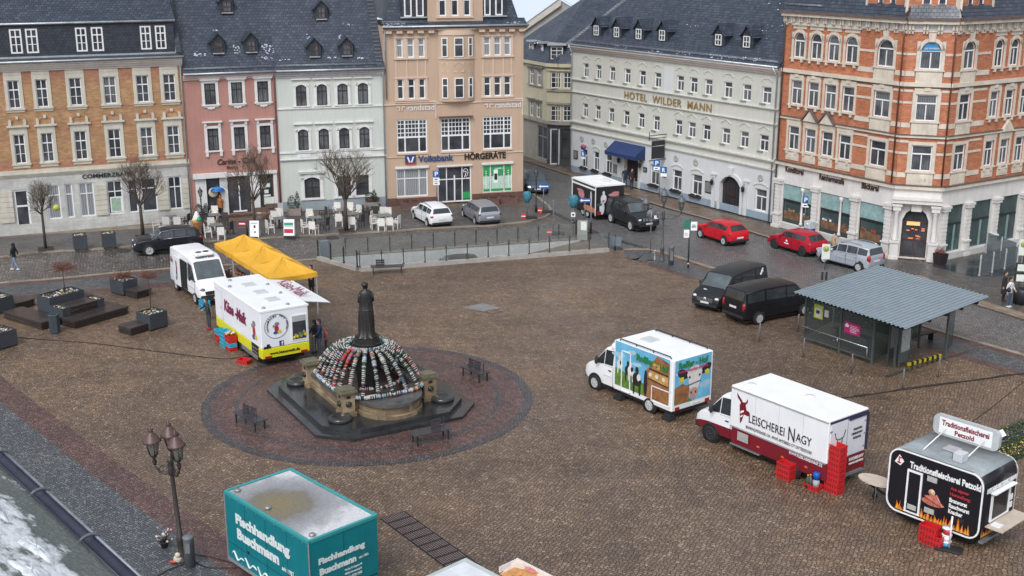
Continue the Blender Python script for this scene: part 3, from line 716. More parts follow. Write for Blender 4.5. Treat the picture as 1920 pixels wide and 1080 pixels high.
for X,Y in((340+1200/k,525/k),(340+1490/k,517/k),(340+1262/k,187/k)):rd(root,F,X,Y,sl,yr0,zr,fm=REDW,wu=.58,wh=.8,style='four',gl=GLC,h=1.0)
sp=[]
for X,Y,n,wu,wt in((340+930/k,540/k,10,.35,.06),(340+1350/k,520/k,10,.4,.06),(340+1610/k,525/k,9,.3,.06),(340+1500/k,225/k,7,.4,.1),(340+1140/k,325/k,5,.1,.25),(340+1425/k,325/k,5,.1,.25)):
 q=on_roof(F,X,Y,yr0,zr,sl);sp.append((q.x,q.y,q.z,sl,n,wu,wt))
snow(root,sp)
b=MB()
for i in range(24):
 t=.25+i*.33;b.box(L-.55,L-.1,yr0+t*cos(sl)-.02,yr0+t*cos(sl)+.1,zr+t*sin(sl)+.03,zr+t*sin(sl)+.12)
b.build('verge_tile',M('verge_slate',(.12,.135,.15),.5,.2,3),root)
body(root,[(0,0),(0,8),(L,8),(L,0)],0,ze,MINT);pipe(root,L-.12,P0,ze)
# ==== beige commercial house
root,F=building('beige_house','tall beige rendered commercial house with a bowed bay and green shop window',c3,16.0)
L=F.at(981,300)[0]
TAN=M('tan_render',(.47,.34,.245),.75,.05,.6,dirt=.22);TANL=M('light_tan_trim',(.57,.43,.33),.7,.06,1)
REDS=M('red_sandstone',(.12,.06,.05),.6,.25,2,dirt=.3)
r3=[(303,343,368,518),(400,340,470,516),(498,338,562,514),(1088,330,1156,503),(1182,330,1248,503),(1273,330,1338,498)]
r2=[(303,710,368,893),(402,708,468,890),(500,706,565,890),(1088,688,1150,868),(1177,686,1243,865),(1267,684,1332,862)]
u3,a3,b3=F.rects(680,0,k,r3);u2,a2,b2=F.rects(680,0,k,r2)
uu=[((p[0]+q[0])/2,(p[1]+q[1])/2)for p,q in zip(u3,u2)]
ub,a1,b1=F.rects(680,0,k,[(303,1080,585,1375),(700,1065,972,1350),(1080,1050,1342,1330)])
us_,_,_=F.rects(680,225,k,[(300,435,590,765),(672,410,980,770),(1078,395,1345,715)])
s0,s1=.72,F.at(680+445/k,225+435/k)[1]
ze=F.at(850,55)[1]
bay0,bay1=F.at(680+665/k,60)[0],F.at(680+1015/k,60)[0];bm=(bay0+bay1)/2
bw=(u3[2][1]-u3[2][0])
ops=[(p,q,a3,b3)for p,q in uu]+[(p,q,a2,b2)for p,q in uu]+[(p,q,a1,b1)for p,q in ub]
ops+=[(us_[0][0],us_[0][1],s0,s1),(us_[1][0],us_[1][1],P0+.02,s1),(us_[2][0],us_[2][1],s0,s1)]
wall(root,0,L,P0,ze,ops,TAN)
for p,q in uu:
 window(root,p,q,a3,b3,'h',gl=GLB,fw=.09);window(root,p,q,a2,b2,'h',gl=GLD,fw=.09)
b=MB()
for g in(0,3):
 for z0,z1 in((a3,b3),(a2,b2)):
  for i in range(4):
   e0=uu[g][0]-.16 if i==0 else uu[g+i-1][1]+.004;e1=uu[g+2][1]+.16 if i==3 else uu[g+i][0]-.004
   b.box(e0,e1,-.05,.02,z0,z1)
  b.box(uu[g][0]-.2,uu[g+2][1]+.2,-.08,.02,z1+.004,z1+.12);b.box(uu[g][0]-.2,uu[g+2][1]+.2,-.12,.02,z0-.12,z0-.004)
 for i in range(4):e=[uu[g][0]-.1,uu[g+1][0]-.1,uu[g+2][0]-.1,uu[g+2][1]-.02][i];b.box(e,e+.1,-.04,.02,b2+.124,a3-.124)
b.build('window_surround',TANL,root)
nb=10;BP=[(bay0+.1+(bay1-bay0-.2)*i/nb,-.02-.42*sin(pi*i/nb)**.8)for i in range(nb+1)]
b=MB()
for i in range(nb):b.face([(*BP[i],a2-.25),(*BP[i+1],a2-.25),(*BP[i+1],ze-.02),(*BP[i],ze-.02)],0,True)
b.face([(x,y,a2-.25)for x,y in BP[::-1]]);b.build('bay_wall',TAN,root)
def bayband(z0,z1,o,mat,nm):
 b=MB();Q=[(x,y-o)for x,y in BP];b.prism(Q+[(BP[-1][0],.02),(BP[0][0],.02)],z0,z1);return b.build(nm,mat,root)
bayband(a3-.16,a3-.06,.08,TANL,'bay_cornice');bayband(ze-.4,ze-.03,.06,TANL,'bay_cornice')
for(f0,f1)in((.08,.235),(.40,.66),(.8,.93)):
 for z0,z1,gl in((a3,b3,GLC),(a2,b2,GLD)):
  x0,x1=bay0+.1+(bay1-bay0-.2)*f0,bay0+.1+(bay1-bay0-.2)*f1;y0,y1=-.02-.42*sin(pi*f0)**.8,-.02-.42*sin(pi*f1)**.8
  an=math.atan2(y1-y0,x1-x0);w=math.hypot(x1-x0,y1-y0)
  o=window(root,0,w,0,z1-z0,'h',gl=gl,y=.0,fw=.07);o.location=(x0,y0-.015,z0);o.rotation_euler=(0,0,an)
 zc_=(b2+a3)/2;x0,x1=bay0+.1+(bay1-bay0-.2)*(f0-.01),bay0+.1+(bay1-bay0-.2)*(f1+.01)
 b=MB();w=x1-x0;hh=.36
 for s in(-1,1):
  for t in(-1,1):
   n=6;arc=[(s*w/2*cos(pi/2*i/n),t*hh*sin(pi/2*i/n))for i in range(n+1)]
   b.face([(s*w/2,0,t*hh)]+[(x,0,z)for x,z in arc])
 fm=(f0+f1)/2;sl_=math.atan2(-.42*(sin(pi*f1)**.8-sin(pi*f0)**.8),x1-x0)
 b.build('ornament_oval',TANL,root,((x0+x1)/2,-.02-.42*sin(pi*fm)**.8-.02,zc_),sl_)
for(p,q)in ub:window(root,p,q,a1,b1,'grid',gl=GLD,fw=.1,mw=.1);band(root,p-.05,q+.05,a1-.12,a1-.01,.08,TANL,'sill')
b=MB();p,q=ub[1];b.box(p-.15,q+.15,-.3,.02,b1+.06,b1+.14);b.build('window_hood',REDS,root)
band(root,0,L,a2-.42,a2-.33,.07,TANL,'string_course');band(root,0,L,a1-.32,a1-.24,.06,TANL,'string_course')
band(root,0,us_[0][0]-.02,P0,s0-.06,.1,REDS,'plinth');band(root,us_[0][0]+.0,us_[1][0]-.05,P0,s0-.1,.1,REDS,'plinth');band(root,us_[1][1]+.05,L,P0,s0-.06,.1,REDS,'plinth')
window(root,*us_[0],s0,s1,'shop3',gl=GLB,fw=.09);window(root,*us_[2],s0,s1,'shop3',gl=GLB,fw=.09);d=window(root,*us_[1],P0+.02,s1,'shop3',gl=GLD,fw=.09,name='shop_door')
b=MB();m=(us_[1][0]+us_[1][1])/2;b.box(m-.05,m+.05,.0,.06,P0+.1,2.2);b.build('door_leaf',FRAMEW,d)
b=MB()
for p,q in(us_[0],us_[2]):b.box(p-.08,q+.08,-.14,.0,s1+.01,s1+.16)
b.box(us_[1][0]-.05,us_[1][1]+.05,-.16,0,s1+.01,s1+.1);b.build('shutter_box',TRIM,root)
GREEN=M('shop_green',(.03,.30,.09),.45,.15,4);p,q=us_[2];hh=s1-s0;w3=q-p
b=MB()
for x0,x1 in((.03,.24),(.3,.7),(.76,.97)):
 b.box(p+w3*x0,p+w3*x1,.045,.06,s1-.85,s1-.1,0);b.box(p+w3*x0,p+w3*x1,.045,.06,s0+.06,s0+.24,0)
 b.box(p+w3*x0,p+w3*x1,.05,.062,s0+.25,s1-.93,1)
b.box(p+w3*.38,p+w3*.52,.03,.05,s0+.7,s0+1.75,2);b.box(p+w3*.40,p+w3*.5,.02,.03,s0+.95,s0+1.45,3)
b.build('window_poster',[GREEN,M('pale_green_screen',(.45,.62,.5),.3,.15,2),WHITE,DARK],root)
for j in range(9):
 for x in(.11,.86):
  bb=MB();bb.box(p+w3*x,p+w3*x+.07,.035,.048,s0+.4+j*.17,s0+.5+j*.17);bb.build('poster_letter',WHITE,root)if j<8 else None
text('optik k',.75,.2,WHITE,root,(p+w3*.42,.04,s1-.45),bold=.01)
p,q=us_[1]
b=MB();ear=[(.0,.0),(.10,.12),(.16,.34),(.10,.56),(-.08,.62),(-.22,.5),(-.2,.34),(-.1,.42),(.0,.4),(.03,.3),(-.06,.22),(-.05,.1),(-.14,-.0),(-.06,-.06)]
for w_ in range(len(ear)-1):b.tube([(ear[w_][0],0,ear[w_][1]),(ear[w_+1][0],0,ear[w_+1][1])],.025,5)
b.build('ear_symbol',WHITE,root,(p+(q-p)*.85,.03,s1-.85))
b=MB();b.box(p+(q-p)*.75,q-.1,.04,.055,P0+.2,P0+.75);b.build('door_sticker',GREEN,root)
NAVY=M('navy_letters',(.02,.06,.16),.45,.15)
q0=F.at(680+382/k,225+400/k);sz=.62
b=MB();b.box(0,.82,-.06,0,.14,sz+.1,0);b.box(0,.82,-.06,0,0,.136,1);
for s in(-1,1):b.prism([(.41+s*.28,.58),(.41+s*.17,.58),(.41+s*.02,.16),(.41+s*.12,.14)][::s],-.075,-.061,2,axis='y')
b.build('bank_logo',[NAVY,M('logo_red',(.35,.03,.03),.5,.1),WHITE],root,(q0[0],-.03,q0[1]))
text('Volksbank',2.75,.5,NAVY,root,(q0[0]+1.0,-.06,q0[1]+.12),bold=.03)
h0=F.at(680+915/k,225+360/k);text('HÖRGERÄTE',3.3,.62,M('black_letters',(.015,.013,.013),.45,.2),root,(h0[0],-.06,h0[1]),bold=.035)
for X,Y in((285,1000),(1078,975)):
 q_=F.at(680+X/k,Y/k);x,z=q_[0],q_[1]
 text('randstad',2.05,.42,TRIM,root,(x+1.0,-.05,z),bold=.01)
 b=MB();b.box(0,3.2,-.05,0,.6,.68);b.box(3.13,3.2,-.05,0,-.65,.6);b.box(.15,.42,-.05,0,.25,.33);b.box(.34,.42,-.05,0,.02,.25);b.box(.55,.8,-.05,0,.25,.33);b.box(.55,.63,-.05,0,.02,.25)
 b.build('shop_logo',M('pink_white_sign',(.66,.52,.45),.6,.05),root,(x,-.02,z))
for(x0,x1)in((-.05,bay0),(bay1,L+.25)):
 band(root,x0,x1,ze-.03,ze+.22,.38,TANL,steps=2);b=MB();n=5
 for i in range(n):x=x0+.45+(x1-x0-.9)*i/(n-1);b=MB();b.box(x-.22,x+.22,-.3,.02,ze-.22,ze-.035);b.build('bracket',TANL,root)
band(root,bay0+.002,bay1-.002,ze-.02,ze+.215,.3,TANL)
gutter(root,-.1,L+.3,ze+.27,-.45)
roofplane(root,-.05,L+.2,-.4,ze+.24,.5,ze+.75,name='roof')
body(root,[(0,0),(0,9),(L,9),(L,0)],0,ze+.3,TAN)
zm=ze+.72
def yz(px_,py_,y):return F.at(680+px_/k,py_/k,y)
m0,m1=yz(585,160,.2)[0],yz(1082,160,.2)[0]
gy=.2;gw3=[(yz(683,100,gy)[0],yz(752,100,gy)[0]),(yz(795,100,gy)[0],yz(863,100,gy)[0]),(yz(905,100,gy)[0],yz(972,100,gy)[0])]
g0_,g1_=yz(800,145,gy)[1],yz(800,40,gy)[1]+1.0
wall(root,m0,m1,ze+.28,ze+5.5,[(p,q,g0_,g1_)for p,q in gw3],TAN,y=gy,name='wall_dormer')
body(root,[(m1,gy),(m1,5)],ze+.3,ze+5.5,TAN,'dormer_cheek');body(root,[(m0,5),(m0,gy)],ze+.3,ze+5.5,TAN,'dormer_cheek')
for p,q in gw3:window(root,p,q,g0_,g1_,'h',gl=GLD,y=gy+.1,fw=.1)
b=MB();b.box(gw3[0][0]-.2,gw3[2][1]+.2,gy-.1,gy,g0_-.14,g0_-.01)
for e in(gw3[0][0]-.15,gw3[0][1]+.01,gw3[1][1]+.01,gw3[2][1]+.01):b.box(e,e+(gw3[1][0]-gw3[0][1]-.02 if e not in(gw3[0][0]-.15,gw3[2][1]+.01)else.14),gy-.06,gy+.01,g0_,g1_)
b.build('window_surround',TANL,root)
ms=rad(72)
roofplane(root,.35,m0,.45,zm,.45+5.5/math.tan(ms),zm+5.5,name='roof',cut0=1.2);roofplane(root,m1,L-.3,.45,zm,.45+5.5/math.tan(ms),zm+5.5,name='roof',cut1=1.5)
b=MB();b.face([(L-.3,.45,zm),(L-.3,9,zm),(L-1.8,9,zm+5.5),(L-1.8,.45+5.5/math.tan(ms),zm+5.5)]);b.face([(.35,.45,zm),(1.55,.45+5.5/math.tan(ms),zm+5.5),(1.55,9,zm+5.5),(.35,9,zm)]);b.build('roof',SLATED,root)
for pr in(((372,440),(480,548)),((1092,1150),(1192,1258))):
 x0=yz(pr[0][0]-12,100,.35)[0];x1=yz(pr[1][1]+12,100,.35)[0];w0,w1=yz(400,150,.35)[1],yz(400,0,.35)[1]+.9
 b=MB();b.box(x0-.12,x1+.12,.36,2.2,zm-.1,w1+.15);b.build('dormer',SLATED,root)
 b=MB();b.box(x0-.3,x1+.3,.2,2.4,w1+.16,w1+.3);b.build('roof',ZINC,root)
 for l,r in pr:p,q=yz(l,100,.35)[0],yz(r,100,.35)[0];window(root,p,q,w0,w1,'h',gl=GLD,y=.35,fw=.1)
 b=MB();b.box(x0-.2,x1+.2,.2,.36,w0-.1,w0-.01);b.build('sill',ZINC,root)
sp=[(.9,-.1,ze+.42,rad(30),30,.9,.15),(L-.8,-.1,ze+.42,rad(30),16,.6,.15)];snow(root,sp)
snowguard(root,0,m0,-.3,ze+.3,rad(30));pipe(root,.12,ze-5,ze+.2)
# ==== hotel
root,F=building('hotel','long cream hotel with gold wall letters, blue canopy and dormered slate roof',G(1070,322),-57.1);L=24.75
HOT=M('hotel_render',(.53,.53,.475),.75,.05,.6,dirt=.25);HOTL=M('hotel_pale_render',(.56,.575,.58),.75,.05,.6,dirt=.18)
HTR=M('hotel_trim',(.57,.57,.52),.7,.07,1.2,dirt=.25);PL=M('hotel_plinth',(.26,.32,.38),.7,.12,1.5,dirt=.3)
cs=[2.01,3.79,5.66,7.69,9.61,11.53,14.22,15.76,17.43,19.55,21.5,23.5]
hw=lambda u:.37+.09*u/24
ze=11.05
g1w=[(2.02,.42),(3.68,.42),(5.42,.46),(11.52,.56),(14.27,.56),(16.59,.59),(23.49,.6)]
gates=[(7.75,9.54,P0+.02,2.75,.5),(19.3,21.45,P0+.02,2.75,.65)]
wall(root,0,L,3.9,ze,[(c-hw(c),c+hw(c),z0,z1)for c in cs for z0,z1 in((5.06,6.23),(8.45,9.62))],HOT,dep=.25)
wall(root,0,L,P0,3.9,[(c-w,c+w,.68,2.3)for c,w in g1w]+gates,HOTL,dep=.3,name='ground_floor_wall')
CUR=GLC
for c in cs:
 w=hw(c)
 for z0,z1,arch in((5.06,6.23,0),(8.45,9.62,1)):
  window(root,c-w,c+w,z0,z1,'t',gl=R.choice([GLC,GLC,GLD]),y=.17,fw=.075)
  b=MB();b.box(c-w-.12,c-.0,-.1,.02,z0-.08,z0-.004);b.build('sill',M('slate_sill',(.2,.23,.2),.6,.2),root)
  b=MB();q=w+.12;z=z1+.32
  if arch:
   n=8
   for k in range(n):
    p0_,p1_=c-q+2*q*k/n,c-q+2*q*(k+1)/n;b.box(p0_,p1_,-.05,.02,arcz((p0_+p1_)/2,c-q,c+q,z+.28,.27)-.03,arcz((p0_+p1_)/2,c-q,c+q,z+.28,.27)+.03)
  else:
   for s in(-1,1):b.face([(c+s*q,-.05,z),(c,-.05,z+.3),(c,-.05,z+.36),(c+s*q,-.05,z+.06)]);b.face([(c+s*q,-.05,z+.06),(c,-.05,z+.36),(c,.01,z+.36),(c+s*q,.01,z+.06)])
  b.build('window_hood',HTR,root)
for i,(c,w)in enumerate(g1w):
 window(root,c-w,c+w,.68,2.3,'t',gl=GLC if i>2 else GLD,y=.2,fw=.08)
 b=MB();n=8;q=w+.16
 for k in range(n):
  a_,c_=c-q+2*q*k/n,c-q+2*q*(k+1)/n;m_=(a_+c_)/2;zz=arcz(m_,c-q,c+q,2.72,.22)
  b.box(a_,c_,-.06,.02,zz-.05,zz+.05)
 b.build('window_hood',HTR,root)
 if i<6:b=MB();b.box(c-w-.05,c+w+.05,-.25,.0,.55,.7);[b.ball((c-w+.1+R.random()*2*(w-.1),-.13,.74),(.09,.09,.06),6,4)for _ in range(9)];b.build('window_box',M('dark_planter_box',(.025,.02,.018),.7,.3),root)
band(root,0,L,P0,.62,.05,PL,'plinth')
for z0,z1,p in((3.75,3.95,.14),(4.35,4.6,.2),(7.0,7.12,.14),(8.05,8.2,.16)):band(root,-.02,L+.02,z0,z1,p,HTR,'string_course',steps=2)
band(root,-.05,L+.05,ze-.5,ze,.4,M('hotel_cornice',(.55,.49,.45),.7,.07,1,dirt=.2),steps=3)
band(root,12.35,13.45,8.2,10.2,.02,HOTL,'render_patch')
GOLD=M('gold_letters',(.30,.20,.075),.5,.25,6,metal=.2)
text('HOTEL  WILDER  MANN',10.5,.6,GOLD,root,(7.45,-.05,7.22),bold=.004,spacing=1.12,ext=.04)
DW=M('dark_oak_gate',(.028,.024,.026),.55,.3,3)
for i,g in enumerate(gates):
 d=window(root,*g[:4],'door' if i else 'plain',DW,DW,y=.26,fw=.12,rise=g[4],name='gate')
 b=MB();n=6
 for k in range(n):
  for z0,z1 in((.3,1.1),(1.2,2.0)):w=(g[1]-g[0]-.3)/n;b.box(g[0]+.17+k*w,g[0]+.11+(k+1)*w,.17,.2,z0,z1)
 b.build('gate_panel',DW,d)
 b=MB();q=.25
 for e0,e1 in((g[0]-q,g[0]-.004),(g[1]+.004,g[1]+q)):b.box(e0,e1,-.12,.02,P0,2.75-g[4])
 n=10
 for k in range(n):
  a_,c_=g[0]-q+(g[1]-g[0]+2*q)*k/n,g[0]-q+(g[1]-g[0]+2*q)*(k+1)/n
  f=lambda u:arcz(u,g[0]-q,g[1]+q,2.75+q,g[4]+q*.3);lo=lambda u:arcz(u,g[0],g[1],2.75,g[4])if g[0]<=u<=g[1]else 2.75-g[4]
  b.face([(a_,-.12,lo(a_)),(c_,-.12,lo(c_)),(c_,-.12,f(c_)),(a_,-.12,f(a_))]);b.face([(a_,-.12,f(a_)),(c_,-.12,f(c_)),(c_,.02,f(c_)),(a_,.02,f(a_))])
 if i:b.prism([(20.2,2.85),(20.56,2.85),(20.66,3.4),(20.1,3.4)],-.2,.02,axis='y')
 b.build('gate_surround',HOTL if i else HTR,root)
for u in(18.55,22.0):b=MB();b.box(u-.18,u+.18,-.1,.02,P0,2.6);b.box(u-.3,u+.3,-.16,.02,2.603,2.72);b.build('pilaster',HOTL,root)
BLUEC=M('blue_awning_cloth',(.016,.035,.115),.6,.25,1.5)
a0=F.at(960+655/3.692,230+185/3.692,-.0)[0]
b=MB();u0,u1=6.3,10.3;z0,z1,pr=2.85,3.6,1.1
b.face([(u0,-pr,z0),(u1,-pr,z0),(u1,-.03,z1),(u0,-.03,z1)]);b.face([(u0,-pr,z0-.28),(u1,-pr,z0-.28),(u1,-pr,z0),(u0,-pr,z0)])
for u in(u0,u1):b.face([(u,-pr,z0-.28),(u,-pr,z0),(u,-.03,z1),(u,-.03,z0-.28)])
b.build('awning',BLUEC,root)
for u,z in((1.6,3.12),(3.3,3.15),(5.05,3.1),(14.1,3.2),(16.4,3.22),(23.4,3.1)):
 b=MB();b.lathe([(0,.05),(.16,.05),(.2,.07),(.26,.05),(.26,0)],16);o=b.build('medallion',M('plaster_medallion',(.34,.34,.32),.7,.35,9),root,(u,-.0,z));o.rotation_euler=(pi/2,0,0)
for u,w,z0,z1,m in((.75,.3,1.25,2.0,DARK),(6.45,.35,.75,1.7,TRIM),(10.35,.22,1.55,1.95,DARK),(12.75,.22,1.5,2.05,DARK),(18.0,.4,1.1,2.0,DARK)):
 b=MB();b.box(u-w,u+w,-.06,0,z0,z1,0);b.box(u-w+.06,u+w-.06,-.075,-.061,z0+.08,z1-.08,1);b.build('menu_case',[m,M('menu_paper',(.18,.18,.17),.5,.4,8)],root)
for u in(7.2,10.0,18.62,21.95):
 b=MB();b.tube([(u,0,2.3),(u,-.25,2.42),(u,-.32,2.3)],.02,6);b.lathe([(.03,0),(.1,.04),(.13,.3),(.15,.32),(.04,.45),(0,.5)],8,(u,-.32,1.85));b.build('wall_lamp',DARK,root)
u=F.at(1231,270,-1.0)[0]
b=MB();b.tube([(u,-.02,4.95),(u,-1.75,4.95)],.035,6);b.tube([(u,-.02,4.72),(u,-1.75,4.72)],.025,6);b.tube([(u,-1.75,4.55),(u,-1.75,5.25)],.03,6);b.tube([(u,-.0,3.0),(u,-1.7,3.0)],.03,6)
for x in(-.25,-1.4):b.tube([(u,x,4.2),(u,x,4.72)],.015,5)
o=b.build('hanging_sign',DARK,root)
b=MB();b.box(u-.05,u+.05,-1.45,-.2,3.1,4.05);b.box(u-.05,u+.05,-1.45,-.2,4.12,4.5);b.build('sign_board',M('black_sign_board',(.02,.022,.026),.4,.2,3),o)
t_=text('Hotel',.7,.2,M('grey_letters',(.12,.12,.13),.5,.2),o,(u-.055,-.45,3.75));t_.rotation_euler=(pi/2,0,-pi/2)
sl=rad(47);yr0,zr=-.35,ze+.06;tn=math.tan(sl)
hp=on_roof(F,1176,0,yr0,zr,sl);hc=max(hp.x,0)/max(hp.y-yr0,.1)*9
roofplane(root,-.1,L+.1,yr0,zr,yr0+9,zr+9*tn,name='roof',cut0=hc)
b=MB();b.face([(-.1,yr0,zr),(-.1+hc,yr0+9,zr+9*tn),(-.1,yr0+16,zr)]);b.build('roof',SLATE,root)
gutter(root,-.1,L+.1,zr-.02,yr0-.06);snowguard(root,.1,L-.1,yr0,zr,sl)
b=MB();b.tube([(L-.25,-.55,zr-.05),(L-.2,-.12,zr-.7),(L-.2,-.12,P0)],.055,8);b.tube([(.12,-.5,zr-.05),(.1,-.12,zr-.7),(.1,-.12,P0)],.055,8);b.build('downpipe',ZINC,root)
for X,Y in((1118.5,66),(1156.4,69.5),(1197.8,73),(1241.7,76),(1347.3,85),(1400,89)):
 q=on_roof(F,X,Y+2,yr0,zr,sl);dormer(root,q.x,q.y-.0,q.z-.1,1.3,1.05,sl,SLATED,SLATE,FRAMEW,.66,.8,True,'four',GLD,.68,False)
sp=[]
for X,Y,n,wu,wt in((1160,88,12,1.6,.1),(1230,97,10,1.4,.1),(1290,101,14,1.5,.12),(1350,107,22,1.6,.15),(1400,110,22,1.5,.15),(1300,49,6,.8,.1),(1450,10,5,.8,.4),(1440,60,10,1.0,.8)):
 q=on_roof(F,X,Y,yr0,zr,sl);sp.append((q.x,q.y,q.z,sl,n,wu,wt))
snow(root,sp);body(root,[(0,0),(0,14),(L,14),(L,0)],0,ze,HOT)
# ==== cream house at the street corner
K1=G(1025,308);FL=Fa(K1,-64);uL=FL.at(983,296)[0]
o0=FL.w(uL-3);root,F=building('cream_house','cream yellow house with a rounded bay seen down the side street',o0,-64);LL=-(uL-3)
YEL=M('cream_render',(.50,.46,.33),.75,.07,.7,dirt=.25);GST=M('grey_stone_trim',(.30,.28,.24),.7,.15,1.5,dirt=.35)
k=3.692
wl2,a2,b2=F.rects(960,0,k,[(125,468,153,580),(175,485,203,600)]);wl1,a1,b1=F.rects(960,0,k,[(125,695,150,805),(170,708,197,817)])
ze=F.at(1022,117)[1];zs=F.at(1020,228)[1]
wall(root,0,LL,zs,ze,[(p,q,a2,b2)for p,q in wl2]+[(p,q,a1,b1)for p,q in wl1],YEL)
sw=F.rects(960,230,k,[(175,60,245,245)])[0][0];sz0,sz1=F.at(1015,298)[1],zs-.45
wall(root,0,LL,0,zs,[(sw[0],sw[1],max(sz0,.4),sz1)],GST,name='ground_floor_wall');window(root,sw[0],sw[1],max(sz0,.4),sz1,'shop2',M('grey_frame',(.3,.31,.3),.5,.1),GLD)
for p,q in wl2:window(root,p,q,a2,b2,'t2',gl=GLD);surround(root,p,q,a2,b2,GST,jw=.3,hh=.15,cap=.1)
for p,q in wl1:window(root,p,q,a1,b1,'t2',gl=GLD);surround(root,p,q,a1,b1,GST,jw=.3,hh=.15,cap=.1)
FB=Fa(FL.w(.0),-38);o1=FB.w(1.3);FC_=Fa(o1,-6)
for nm,Fx,ln in(('a',FB,1.3),('b',FC_,6.5)):
 sub=bpy.data.objects.new('bay_wall',None);C.objects.link(sub);sub.parent=root
 q=F.loc(Fx.o);sub.location=(q.x,q.y,0);sub.rotation_euler=(0,0,Fx.phi-F.phi)
 if nm=='a':w2,w1,sh=[(.35,.95)],[(.35,.95)],[]
 else:
  w2,_,_=Fx.rects(960,0,k,[(270,488,338,603),(358,500,410,603)]);w1=w2
  sh=[(Fx.at(960+262/k,300)[0],Fx.at(960+328/k,300)[0],.1),(Fx.at(960+340/k,300)[0],Fx.at(960+405/k,300)[0],.6)]
 wall(sub,0,ln,zs,ze,[(p,q,a2,b2)for p,q in w2]+[(p,q,a1,b1)for p,q in w1],YEL,name='wall_panel')
 wall(sub,0,ln,0,zs,[(p,q,zz,sz1)for p,q,zz in sh],M('dark_shop_stone',(.06,.065,.07),.5,.2,2),name='shop_front')
 for p,q in w2:window(sub,p,q,a2,b2,'six',gl=GLD)
 for p,q in w1:window(sub,p,q,a1,b1,'six',gl=GLD)
 for i,(p,q,zz)in enumerate(sh):window(sub,p,q,zz,sz1,'shop1' if i else 'plain',WHITE if i==0 else FRAMED,GLD,fw=.12)
 for z0,z1,p in((a2-.3,a2-.1,.12),(b2+.1,b2+.25,.12),(a1-.35,a1-.12,.2),(b1+.12,b1+.3,.16),(zs,zs+.2,.15),(ze-.3,ze,.3)):band(sub,-.05,ln+.05,z0,z1,p,GST if z0<ze-1 else YEL)
band(root,0,LL,a1-.35,a1-.15,.2,GST);band(root,0,LL,zs,zs+.2,.15,GST);band(root,0,LL,ze-.3,ze,.25,YEL)
kk=[F.loc(v)for v in(F.w(0),FL.w(0),FB.w(1.3),FC_.w(6.5))]
b=MB();inn=[(kk[0].x,kk[0].y+1.0),(kk[1].x-.2,kk[1].y+1.0),(kk[2].x-.2,kk[2].y+1.2),(kk[3].x,kk[3].y+1.2)]
cen=Vector((LL*.4,6,0))
I=[]
for q in kk:
 d=(cen-q);d.z=0;d.normalize();I.append(q+d*1.1)
zk=ze+1.55
for i in range(3):
 d0=Vector((0,0,ze));o_=[kk[i]+d0,kk[i+1]+d0];n_=[I[i]+Vector((0,0,zk)),I[i+1]+Vector((0,0,zk))]
 ex=lambda q:q+(q-cen).normalized()*.3
 b.face([ex(kk[i])+d0-Vector((0,0,0)),ex(kk[i+1])+d0,n_[1],n_[0]])
ap=FL.w(-2.2,6.0,0);ap=F.loc(ap);A1=Vector((ap.x-1,ap.y,ze+5.8));A2=Vector((ap.x+3.5,ap.y+1.5,ze+5.8))
N_=[q+Vector((0,0,zk))for q in I]
b.face([N_[0],N_[1],A1]);b.face([N_[1],N_[2],A1]);b.face([N_[2],N_[3],A2,A1])
b.build('roof',SLATE,root)
for(X,Y,Fx,wd)in((996.5,95,F,1.0),(1017.5,95,F,.5),(1044,97,FC_,1.3)):
 u,z=Fx.at(X,Y,.45);pl=F.loc(Fx.w(u,.45))
 sub=bpy.data.objects.new('dormer',None);C.objects.link(sub);sub.parent=root;sub.location=(pl.x,pl.y,0);sub.rotation_euler=(0,0,Fx.phi-F.phi)
 b=MB();b.box(-wd/2,wd/2,.02,1.6,ze+.15,ze+1.55);b.build('dormer_wall',SLATED,sub);b=MB();b.box(-wd/2-.2,wd/2+.2,-.25,1.8,ze+1.56,ze+1.7);b.build('dormer_roof',ZINC,sub)
 window(sub,-wd/2+.12,wd/2-.12,ze+.35,ze+1.45,'six',gl=GLD,y=.01,fw=.06)
b=MB();
for k_ in range(60):
 t=R.random();i=R.choice([0,1,2,2]);q=kk[i].lerp(kk[i+1],t);q2=q.lerp(cen,.04+R.random()*.06);z=ze+.15+R.random()*1.5
 a=R.uniform(.1,.25);b.face([(q2.x-a,q2.y,z),(q2.x+a,q2.y+.02,z),(q2.x+a*.8,q2.y+.1,z+.07),(q2.x-a*.8,q2.y+.1,z+.07)])
b.build('snow_patch',SNOW,root)
p=hit(985,60,(0,135,0),(0,1,0));q=hit(1052,2,(0,135,0),(0,1,0));r_=hit(1120,28,(0,135,0),(0,1,0))
b=thing('gabled_house','grey roofed gabled house with a pale verge far behind the cream house','building',(q.x,135,0))
m=MB();m.prism([(p.x-q.x-3,0),(12,0),(12,q.z-7),(0,q.z),(p.x-q.x-3,p.z-1.6)],.3,2.4,axis='y');m.build('wall',M('grey_render',(.36,.35,.33),.75,.1,.5,dirt=.2),b)
m=MB();s=lambda P,Q,e:[(P[0],0,P[1]),(Q[0],0,Q[1]),(Q[0],2.6,Q[1]),(P[0],2.6,P[1])]
m.face(s((p.x-q.x-3.5,p.z-1.7),(0,q.z+.25),0));m.face(s((0,q.z+.25),(13,q.z-7.4),0));m.build('roof',SLATE,b)
m=MB();m.prism([(p.x-q.x-3.5,p.z-2.2),(0,q.z-.45),(0,q.z+.22),(p.x-q.x-3.5,p.z-1.74)],-.1,.28,axis='y');m.build('verge',M('pale_verge',(.5,.46,.40),.7,.1,2,dirt=.2),b)
m=MB();m.box(2.2,3.6,1.2,2.3,q.z-2,q.z+1.5);m.build('chimney',M('grey_chimney',(.25,.26,.27),.7,.2,2),b)
HZ=M('misty_hillside',(.50,.55,.60),.95,.1,.004,spec=.0)
